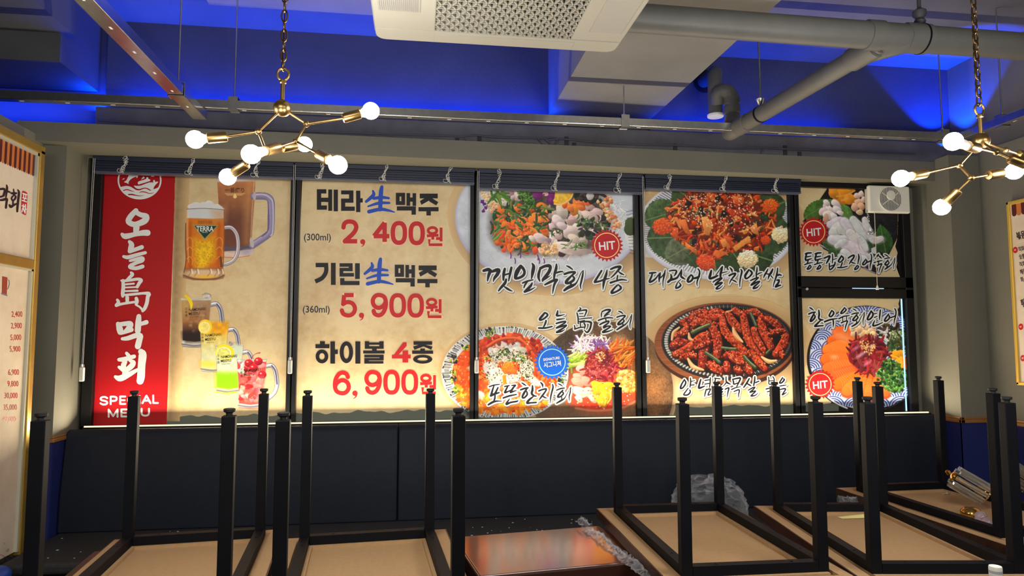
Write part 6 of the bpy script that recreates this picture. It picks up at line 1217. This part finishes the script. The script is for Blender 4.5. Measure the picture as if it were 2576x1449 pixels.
chandelier('brass chandelier of six lit bulbs hanging in front of the left window', (710, 272, 2.36), (711, 205), {'a': (650, 331, 2.32), 'b': (771, 312, 2.38), 'c': (744, 356, 2.30), 'd': (667, 376, 2.38)},
           [('hub', 'a'), ('hub', 'b'), ('b', 'c'), ('a', 'd')],
           [('a', (546, 346, 2.30), (491, 351, 2.28)), ('b', (885, 292, 2.40), (933, 279, 2.42)), ('c', (684, 375, 2.18), (632, 388, 2.10)), ('c', (814, 395, 2.22), (850, 415, 2.17)), ('d', (605, 424, 2.44), (573, 445, 2.46)), ('d', (727, 370, 2.60), (766, 363, 2.66))], 2.36, 3.64)
chandelier('brass chandelier of lit bulbs at the right edge, in front of the right wall', (2468, 355, 2.55), (2463, 292), {'a': (2413, 416, 2.52), 'b': (2443, 448, 2.48), 'c': (2506, 383, 2.42), 'd': (2531, 378, 2.62)},
           [('hub', 'a'), ('a', 'b'), ('hub', 'c'), ('hub', 'd')],
           [('a', (2312, 439, 2.46), (2266, 449, 2.44)), ('b', (2504, 438, 2.50), (2552, 431, 2.52)), ('b', (2394, 496, 2.50), (2369, 521, 2.52)), ('c', (2447, 370, 2.32), (2398, 356, 2.26)), ('c', (2560, 406, 2.40), (2606, 424, 2.40)), ('d', (2574, 390, 2.72), (2620, 398, 2.76))], 2.55, 3.64)

# ------------------------------------------------------------------ ceiling cassette air conditioner
ac = empty('air_conditioner', (.302, -2.50, 2.73)); tag(ac, 'white square ceiling cassette air conditioner with a lattice grille', 'air conditioner')
h = .472
def rrect(x, y, r, n=6):
    out = []
    for cx, cy, a0 in ((x - r, y - r, 0), (-x + r, y - r, 90), (-x + r, -y + r, 180), (x - r, -y + r, 270)):
        for i in range(n + 1): a = math.radians(a0 + 90 * i / n); out.append((cx + r * math.cos(a), cy + r * math.sin(a)))
    return out
gx0, gx1, gy0, gy1 = -.246, .268, .372 - .51, .372          # grille opening, in the panel's own frame
def frame_panel():
    m = MB(); P = rrect(h, h, .045)
    m.prism(P, 2, .014, .036)
    Q = [q for q in rrect(h - .004, h - .004, .04) if q[1] > gy1]; m.prism(sorted([q for q in Q if q[0] > 0], key=lambda q: math.atan2(q[1] - .3, q[0])) + sorted([q for q in Q if q[0] <= 0], key=lambda q: math.atan2(q[1] - .3, q[0])) + [(-h + .004, gy1), (h - .004, gy1)], 2, .0, .016)
    m.box((-h + .004, -h + .004, .0), (h - .004, gy0, .016)).box((-h + .004, gy0, .0), (gx0, gy1, .016)).box((gx1, gy0, .0), (h - .004, gy1, .016)); return m
frame_panel().build('panel', CREAMP, ac, bevel=.006, seg=3)
MB().box((-.42, -.42, .036), (.42, .42, .28)).build('casing', STEEL, ac)
MB().box((gx0, gy0, .0125), (gx1, gy1, .0138)).build('filter', mat('dark_filter', (72, 58, 54), .8), ac)
m = MB(); W_ = gx1 - gx0; Hh = gy1 - gy0; cell = .0345; ch = .030
def clipseg(p, q):
    (x0, y0), (x1, y1) = p, q; t0, t1 = 0., 1.; dx, dy = x1 - x0, y1 - y0
    for pp, qq in ((-dx, x0 - gx0), (dx, gx1 - x0), (-dy, y0 - gy0), (dy, gy1 - y0)):
        if abs(pp) < 1e-12:
            if qq < 0: return None
        else:
            r_ = qq / pp
            if pp < 0: t0 = max(t0, r_)
            else: t1 = min(t1, r_)
    return None if t0 >= t1 else ((x0 + dx * t0, y0 + dy * t0), (x0 + dx * t1, y0 + dy * t1))
def slat(p, q, wd, z0, z1):
    d = Vector((q[0] - p[0], q[1] - p[1])); d.normalize(); n_ = Vector((-d.y, d.x)) * wd / 2
    m.hexa([(p[0] - n_.x, p[1] - n_.y, z0), (q[0] - n_.x, q[1] - n_.y, z0), (q[0] + n_.x, q[1] + n_.y, z0), (p[0] + n_.x, p[1] + n_.y, z0)], [(p[0] - n_.x * 1.7, p[1] - n_.y * 1.7, z1), (q[0] - n_.x * 1.7, q[1] - n_.y * 1.7, z1), (q[0] + n_.x * 1.7, q[1] + n_.y * 1.7, z1), (p[0] + n_.x * 1.7, p[1] + n_.y * 1.7, z1)])
n = int((W_ + Hh) / cell) + 12
for i in range(-n, n):
    for sg in (1, -1):
        x = gx0 + i * cell; L_ = Hh + .1
        c = clipseg((x, gy0 - .02), (x + sg * (Hh + .04) * (cell / 2) / ch, gy1 + .02))
        if c: slat(c[0], c[1], .0045, .001, .012)
for j in range(int(Hh / ch) + 2):
    y = gy0 - .02 + ch * j
    if gy0 < y < gy1: slat((gx0, y), (gx1, y), .0035, .004, .012)
m.build('grille', CREAMP, ac)
def flap(a, b_): return MB().box(a, b_)
flap((-h + .024, -.30, -.002), (-.300, .232, .004)).build('louver', mat('louver_plastic', (132, 131, 126), .35), ac, bevel=.004)
m = MB()
for i in range(20): m.box((-h + .030 + i * .0068, -.29, -.0035), (-h + .0325 + i * .0068, .222, -.001))
m.build('louver_ribs', mat('louver_rib_plastic', (114, 114, 110), .35), ac)
flap((.322, -.30, -.002), (h - .024, .30, .004)).build('louver', bpy.data.materials['louver_plastic'], ac, bevel=.004)
flap((-.25, .392, -.002), (.29, h - .02, .003)).build('louver', CREAMP, ac, bevel=.004)
flap((-.25, -h + .02, -.002), (.29, -.392, .003)).build('louver', CREAMP, ac, bevel=.004)
for a in (-.38, .38):
    for b_ in (-.38, .38): MB().tube([(a, b_, .2), (a, b_, 3.66 - 2.73)], .005, 8).build('hanger_rod', STEEL, ac)

# ------------------------------------------------------------------ galvanised rails hung from threaded rods
def channel(p0, p1, w_, hh, holes=True):
    """a hollow rail from p0 to p1 (bottom centre line)"""
    p0, p1 = Vector(p0), Vector(p1); d = (p1 - p0).normalized(); n_ = Vector((-d.y, d.x, 0)) * w_ / 2; m = MB(); up = Vector((0, 0, hh))
    m.hexa([p0 - n_, p1 - n_, p1 + n_, p0 + n_], [p0 - n_ + up, p1 - n_ + up, p1 + n_ + up, p0 + n_ + up])
    return m, d
def slots(p0, p1, w_, step):
    p0, p1 = Vector(p0), Vector(p1); d = (p1 - p0).normalized(); L_ = (p1 - p0).length; m = MB(); n_ = Vector((-d.y, d.x, 0)); k = step / 2
    while k < L_:
        c = p0 + d * k; a = d * .012; b_ = n_ * .005; m.add([c - a - b_, c + a - b_, c + a + b_, c - a + b_], [(0, 1, 2, 3)]); m.v[-4:] = [(x, y, z - .0006) for x, y, z in m.v[-4:]]; k += step
    return m
def rod_clamp(root, O, top, bottom, ax, w_, hh):
    O = Vector(O); top, bottom = Vector(top), Vector(bottom)
    MB().tube([bottom + Vector((0, 0, hh + .028)) - O, top - O], .0045, 8).build('threaded_rod', STEEL, root, smooth=60)
    a = Vector(ax).normalized(); n_ = Vector((-a.y, a.x, 0)); m = MB(); t_ = .004; e = .026
    def plate(c, u, v, wn): m.hexa([c - u - v - wn, c + u - v - wn, c + u + v - wn, c - u + v - wn], [c - u - v + wn, c + u - v + wn, c + u + v + wn, c - u + v + wn])
    cz = Vector((0, 0, hh / 2 + .004)); B = bottom - O
    for s_ in (-1, 1): plate(B + cz + n_ * s_ * (w_ / 2 + t_ / 2 + .001), a * e, Vector((0, 0, hh / 2 + .012)), n_ * t_ / 2)
    plate(B + Vector((0, 0, -.0045)), a * e, n_ * (w_ / 2 + .004), Vector((0, 0, t_ / 2))); plate(B + Vector((0, 0, hh + .018)), a * e, n_ * (w_ / 2 + .004), Vector((0, 0, t_ / 2)))
    m.lathe([(.010, 0), (.010, .012)], B + Vector((0, 0, hh + .02)), None, 6)
    m.build('rail_clamp', STEEL, root)
SLOT = mat('pale_slot', (230, 230, 226), .5)
def rail(label, p0, p1, w_, hh, hangers, ax, joint=None):
    root = empty('ceiling_rail', p0); tag(root, label, 'rail', 'galvanised rails hung below the ceiling'); O = Vector(p0)
    m, d = channel((0, 0, 0), Vector(p1) - O, w_, hh); m.build('channel', STEEL, root, bevel=.003)
    slots((0, 0, 0), Vector(p1) - O, w_, .235).build('slots', SLOT, root, fix=False)
    for t, b_ in hangers: rod_clamp(root, O, t, b_, ax, w_, hh)
    if joint: MB().box(tuple(Vector(joint) - O - Vector((.028, .04, .004))), tuple(Vector(joint) - O + Vector((.028, .04, hh + .004)))).build('joint_sleeve', STEEL, root, bevel=.003)
    return root
ra = onY(590, 240, -.6).x; rb = onY(1570, 300, -.6).x; rc = onY(2371, 335, -.6).x
rail('long shiny rail running across the room below the blue-lit wall', (-3.7, -.6, 2.902), (3.52, -.6, 2.902), .052, .05, [((ra, -.6, 3.66), (ra, -.6, 2.902)), ((rb, -.6, 3.166), (rb, -.6, 2.902)), ((rc, -.6, 3.66), (rc, -.6, 2.902))], (1, 0, 0))
q = onZ(455, 215, 2.85)
rail('shiny rail running from the top left toward the long rail', (-1.235, -4.2, 2.846), (-1.245, -.575, 2.846), .075, .05, [((-1.242, -.95, 3.584), (-1.242, -.95, 2.846)), ((-1.24, -2.4, 3.66), (-1.24, -2.4, 2.846))], (0, 1, 0))
rail('shiny rail along the right wall at the top right corner', (3.62, -4.2, 2.902), (3.56, -.57, 2.902), .052, .05, [((3.578, -.93, 3.66), (3.578, -.93, 2.902))], (0, 1, 0))

# ------------------------------------------------------------------ grey drain pipes
dp = empty('drain_pipe', (0, 0, 0)); tag(dp, 'thick grey drain pipe with a branch slanting down to the back wall', 'pipe')
PA, PB = Vector((.55, -1.80, 3.002)), Vector((4.6, -1.775, 2.985)); pd = (PB - PA).normalized()
def on_pipe(px): d = ray(px, 90); return PA + pd * ((EYE.x + d.x * ((-1.79 - EYE.y) / d.y) - PA.x) / pd.x)
MB().tube([PA, PB], .0625, 36).build('main_pipe', PVC, dp, smooth=50)
for p0, p1 in ((2178, 2214), (2275, 2330)):
    a, c = on_pipe(p0), on_pipe(p1); MB().lathe([(.0626, -.002), (.0685, 0), (.0685, (c - a).length), (.0626, (c - a).length + .002)], a, c, 36).build('pipe_coupling', PVC, dp, smooth=40)
a = on_pipe(2316); MB().lathe([(.0690, -.004), (.0705, -.004), (.0705, .004), (.069, .004)], a, a + pd, 36).build('pipe_band', BLACKM, dp, smooth=40)
m = MB().tube([a + Vector((0, 0, .11)), a + Vector((0, 0, 3.66 - a.z))], .009, 10); m.lathe([(.022, .068), (.026, .085), (.018, .10), (.030, .115), (.030, .135), (.010, .15)], a, a + Vector((0, 0, 1)), 14); m.build('pipe_hanger', mat('dark_hanger', (50, 50, 54), .6), dp, smooth=40)
J0 = on_pipe(2235); B0 = J0 + Vector((-.02, .03, -.02)); B1 = Vector((2.00, -.62, 2.925)); bd = (B1 - B0).normalized(); Lb = (B1 - B0).length
MB().tube([B0, B1], .049, 30).build('branch_pipe', PVC, dp, smooth=50)
m = MB().lathe([(.058, .0), (.058, .16), (.050, .165)], B0 + bd * .02, B1, 30); m.tube(smooth([J0 + Vector((.11, .0, -.012)), J0 + Vector((.05, .02, -.022)), B0 + bd * .10], 5), .054, 24); m.build('branch_tee', PVC, dp, smooth=50)
MB().lathe([(.050, Lb - .10), (.0555, Lb - .095), (.0555, Lb), (.050, Lb + .004)], B0, B1, 30).build('pipe_coupling', PVC, dp, smooth=40)
k_ = onY(1893, 262, -.80); c_ = B0 + bd * (Lb * .80)
MB().lathe([(.0495, -.006), (.052, -.006), (.052, .006), (.0495, .006)], c_, c_ + bd, 30).build('pipe_band', BLACKM, dp, smooth=40)
m = MB().tube([c_ + Vector((0, 0, .07)), c_ + Vector((0, 0, 3.66 - c_.z))], .0055, 8); m.lathe([(.006, .05), (.018, .065), (.028, .092), (.006, .1)], c_, c_ + Vector((0, 0, 1)), 12); m.build('pipe_hanger', STEEL, dp, smooth=40)
# trap pipes on the wall
E1 = onY(1842, 285, -.42); E2 = onY(1834, 243, -.42); E3 = onY(1803, 262, -.36); E4 = onY(1797, 200, -.30); E5 = onY(1800, 290, -.33)
tp = empty('trap_pipe', (E1.x, -.42, E1.z)); tag(tp, 'grey elbow pipes bending up the back wall beside the branch pipe end', 'pipe'); O = Vector(tp.location)
V = lambda *p: Vector(p) - O
MB().tube([v - O for v in smooth([B1 - bd * .02, B1 + bd * .10, Vector((E1.x, -.42, E1.z - .03)), Vector((E1.x, -.42, E2.z - .04)), Vector((E2.x - .005, -.415, E2.z + .035)), Vector((E2.x - .06, -.39, E2.z + .03)), Vector((E3.x + .01, -.36, E2.z - .03))], 7)], .048, 24).build('elbow', PVC, tp, smooth=60)
for t in ((E1.x, -.42, E1.z + .02), (E1.x, -.42, E2.z - .03)): MB().lathe([(.0485, -.022), (.053, -.02), (.053, .02), (.0485, .022)], Vector(t) - O, Vector(t) - O + Vector((0, 0, 1)), 24).build('collar', PVC, tp, smooth=40)
hw = onY(1772, 205, -.004)
MB().tube([v - O for v in smooth([Vector((E5.x, -.33, E5.z + .01)), Vector((E5.x, -.33, E4.z - .02)), Vector((E4.x, -.31, E4.z + .04)), Vector((E4.x + .03, -.24, E4.z + .06)), Vector((hw.x - .01, .0, hw.z))], 7)], .047, 24).build('riser', PVC, tp, smooth=60)
MB().lathe([(.052, 0), (.055, .004), (.055, .016), (.048, .02)], Vector((E5.x, -.33, E5.z - .012)) - O, Vector((E5.x, -.33, E5.z + 1)) - O, 26).build('clean_out_cap', mat('pale_cap', (206, 210, 220), .4), tp, smooth=40)
MB().lathe([(.085, 0), (.085, .006), (.06, .007)], hw - O, hw - O + Vector((0, -1, 0)), 28).build('wall_hole', mat('dark_wall_hole', (18, 20, 30), .9), tp, smooth=40)

# ------------------------------------------------------------------ loose cables along the rough beam
CB = mat('grey_painted_cable', (84, 84, 90), .7)
def cable(label, pts, r_=.007): tag(MB().tube(smooth([onY(x, y, -.112) for x, y in pts], 6), r_, 7).build('cable', CB, None, smooth=60), label, 'cable', 'cables on the rough beam')
cable('long grey cable along the rough beam above the soffit, left of its tangle', [(250, 303), (500, 318), (720, 328), (860, 333), (1000, 338), (1120, 341), (1160, 343), (1200, 340), (1240, 345), (1330, 347), (1376, 348)])
cable('long grey cable along the rough beam, right of its tangle', [(1376, 352), (1420, 350), (1500, 358), (1600, 363), (1720, 366), (1840, 373), (1918, 372), (2000, 376), (2140, 380), (2300, 386)])
cable('tangled cable knot in the middle of the rough beam', [(1350, 346), (1366, 362), (1378, 378), (1384, 362), (1372, 350), (1392, 346), (1402, 356), (1388, 372), (1396, 380)], .006)
cable('short cable hanging on the rough beam over the price poster', [(1168, 342), (1172, 354), (1166, 362), (1176, 372)], .005)
cable('short cable hanging on the rough beam over the flatfish poster', [(1922, 372), (1916, 384), (1920, 398)], .005)
for k, px in enumerate((1150, 1206, 1425, 1444, 1698, 1974, 2010)):
    a = onY(px, 352 + (px - 1150) * .02, -.1); tag(MB().box((a.x - .014, -.108, 2.885), (a.x + .014, -.098, 2.885 + .055 + .02 * (k % 3))).build('wall_bracket', mat('dark_bracket', (44, 44, 50), .7) if 'dark_bracket' not in bpy.data.materials else bpy.data.materials['dark_bracket'], None), 'small dark bracket on the rough beam above the soffit, %s from the left' % ('first', 'second', 'third', 'fourth', 'fifth', 'sixth', 'last')[k], 'bracket', 'small brackets on the rough beam')

# ------------------------------------------------------------------ the menu boards on the side walls
BP = film('menu_board_print', (214, 200, 180), (196, 178, 152), rough=.65); GOLDF = mat('gold_frame', (178, 146, 70), .35, .6, noise=(5, .15)); AW1 = film('awning_maroon', (84, 36, 34)); AW2 = film('awning_orange', (190, 112, 58)); SILV = mat('pale_bead', (196, 196, 180), .4, .3)
XL = -2.112
mbd = empty('menu_board', (-2.15, -.95, .46)); tag(mbd, 'gold framed price board with a striped awning on the left wall', 'menu board', 'framed menu boards on the side walls'); bpy.context.view_layer.update()
y1 = -.488; y0 = -2.6
MB().box((-2.2, y0, .46), (-2.122, y1, 2.665)).build('backing', WHITEP, mbd)
m = MB().box((-2.2, y0, 2.628), (-2.095, y1, 2.675)).box((-2.2, y1 - .042, .44), (-2.095, y1, 2.65)).box((-2.2, y0, 1.975), (-2.100, y1, 2.030)); m.build('frame', GOLDF, mbd, bevel=.004)
m = MB().box((-2.126, y0, 2.612), (-2.104, y1 - .04, 2.628)).box((-2.126, y1 - .056, 2.03), (-2.104, y1 - .042, 2.628)).box((-2.126, y1 - .056, .46), (-2.104, y1 - .042, 1.975)).box((-2.126, y0, 1.965), (-2.104, y1 - .04, 1.976)); m.build('bead', SILV, mbd)
MB().box((-2.122, y0, .46), (-2.1185, y1 - .05, 1.97)).box((-2.122, y0, 2.03), (-2.1185, y1 - .05, 2.62)).build('printed_sheet', BP, mbd)
leftp = lambda px, py, lift: onX(px, py, -2.1185 + lift)
m1, m2 = MB(), MB(); sw = .0215
for k in range(60):
    ya = y1 - .058 - sw * (k + 1); yb = ya + sw; zb = 2.505; q = [(ya, 2.612), (yb, 2.612)] + [(yb - sw / 2 + sw / 2 * math.cos(t * .524), zb - .012 * math.sin(t * .524)) for t in range(7)]
    (m1 if k % 2 == 0 else m2).add([(-2.1175, a, b_) for a, b_ in q], [tuple(range(len(q)))])
m1.build('awning_stripes', AW1, mbd, fix=False); m2.build('awning_stripes', AW2, mbd, fix=False)
s = Sheet(leftp); Lc = lambda x, y: (x / 16.1, 460 + y / 16.1)
for st in parse("-60,260,70 60,250,90 170,250,90 190,330,80 150,500,90|-60,280,70 -40,560,70 160,520,80|270,90,50 290,200,90 265,400,90 240,600,50|300,340,80 400,380,70|20,700,80 120,690,100 270,660,110 270,780,90 240,1010,90|550,260,50 570,380,60|460,420,80 560,430,110 660,420,80|560,500,60 470,620,70 520,720,70 600,660,80 640,560,80 590,500,60|530,740,70 530,870,70|390,900,80 440,970,110 560,900,90 680,840,60|730,290,60 770,400,95 740,700,95 710,1000,95 700,1160,80"):
    q2 = smooth(st, 5); s.ribbon([Lc(a, b_) for a, b_, c in q2], [c / 16.1 for a, b_, c in q2], .0012)
s.build('title_lettering', film('brown_black_ink', (46, 34, 40)), mbd)
s = Sheet(leftp); s.poly([Lc(*p) for p in smooth([(920, 330), (1000, 340), (1090, 395), (1110, 470), (1100, 800), (1065, 1240), (1030, 1305), (960, 1280), (875, 1220), (860, 1130), (870, 700), (900, 380)], 3, True)], .0012); s.build('red_stamp', film('stamp_red', (186, 40, 50)), mbd)
s = Sheet(leftp)
for st in parse("930,430,50 1080,480,50|960,480,40 960,610,40|1045,500,40 1045,630,40|925,600,40 1070,650,40|985,640,40 985,730,40|900,710,45 1075,770,45|935,870,40 945,920,45|895,930,45 1000,965,45|950,960,45 915,1060,45 885,1180,40|945,1020,40 985,1170,40|1030,880,45 1015,1230,45|1025,1040,40 1060,1070,40"):
    s.ribbon([Lc(a, b_) for a, b_, c in st], [c / 16.1 for a, b_, c in st], .0018)
s.build('stamp_lettering', HALO, mbd)
s = Sheet(leftp)
for body, x, y in (('2,400', 57, 797), ('2,900', 55.5, 826), ('5,000', 54, 855.5), ('5,900', 52, 884.5), ('6,900', 48.5, 943), ('9,800', 47, 972), ('30,000', 45, 1001.5), ('35,000', 43, 1031), ('49,000', 41, 1061)):
    text(s, body, x, y, 14.6, .0012, -.01, .003, .62, 'RIGHT')
s.build('price_lettering', film('board_red_ink', (186, 62, 54)), mbd)
s = Sheet(leftp); s.poly([(6, 695), (19, 698), (17, 742), (5, 740)], .0012); s.build('mug_picture', film('amber_print', (150, 66, 50)), mbd); s = Sheet(leftp); s.ribbon([(18, 703), (23, 705), (24, 715), (21, 725), (17, 729)], [1.6] * 5, .0014); s.ribbon([(5, 739), (17, 743)], [4, 4], .0014); s.build('mug_picture', film('grey_glass_print', (120, 120, 130)), mbd)
s = Sheet(leftp)
for st in parse("0,1395,1 8,1398,1 16,1405,1 22,1412,1 24,1404,1|24,1398,1 30,1400,1 32,1412,1 31,1422,1|17,1386,1 22,1380,1 20,1388,1 16,1386,1|9,1365,1 13,1368,1"): q2 = smooth(st, 4); s.ribbon([(a, b_) for a, b_, c in q2], [.9] * len(q2), .0012)
s.build('ink_scribble', film('scribble_ink', (90, 84, 84)), mbd)
settle(mbd)
XR = 3.945
rb_ = empty('menu_board', (3.96, -1.2, 1.28)); tag(rb_, 'thin gold framed menu board at the right edge of the photo, red spots on it', 'menu board', 'framed menu boards on the side walls'); bpy.context.view_layer.update()
ya, yb = -2.2, -.548
MB().box((3.958, ya, 1.285), (3.982, yb, 2.51)).build('backing', WHITEP, rb_)
MB().box((3.94, yb - .020, 1.285), (3.98, yb, 2.512)).box((3.94, ya, 2.490), (3.98, yb, 2.512)).box((3.94, ya, 1.283), (3.98, yb, 1.305)).build('frame', mat('bright_gold_frame', (226, 188, 84), .3, .5), rb_, bevel=.004)
MB().box((3.954, ya, 1.30), (3.958, yb - .015, 2.49)).build('printed_sheet', BP, rb_)
rp = lambda px, py, lift: onX(px, py, 3.954 - lift)
m1, m2 = MB(), MB(); sw = .036
for k in range(40):
    q = [(yb - .03 - sw * k, 2.488), (yb - .03 - sw * (k + 1), 2.488)] + [(yb - .03 - sw * (k + .5) - sw / 2 * math.cos(t * .524), 2.425 - .018 * math.sin(t * .524)) for t in range(7)]
    (m1 if k % 2 == 0 else m2).add([(3.9532, a, b_) for a, b_ in q], [tuple(range(len(q)))])
m1.build('awning_stripes', AW1, rb_, fix=False); m2.build('awning_stripes', AW2, rb_, fix=False)
s = Sheet(rp)
for body, x, y, h_, sx in (('볶음', 2558.5, 602, 15, .62), ('튀김', 2570, 772, 16, .62), ('직화', 2563, 633, 10, .62), ('숯불', 2564.5, 652, 10, .62), ('직화', 2565.5, 671, 10, .62), ('해물', 2567, 690, 10, .62), ('화', 2568.5, 709, 10, .62)):
    text(s, body, x, y, h_, .0012, -.25, .02 if h_ < 12 else .03, sx)
s.build('lettering', film('board_ink', (54, 40, 50)), rb_)
s = Sheet(rp)
for x, y in ((2554, 629), (2568, 822), (2573, 901)): s.disc(x, y, 6, .0012, 24, 8)
s.build('red_spots', REDINK, rb_)
s = Sheet(rp)
for x, y in ((2554, 629), (2568, 822), (2573, 901)): text(s, 'HIT', x, y + 2, 4, .0018, -.2, .02, .6, 'CENTER')
for x, y in ((2558, 611), (2570, 781)): s.ribbon([(x, y), (x + 40, y - 10)], [.8, .8], .0012, False)
s.build('spot_lettering', HALO, rb_)
settle(rb_)
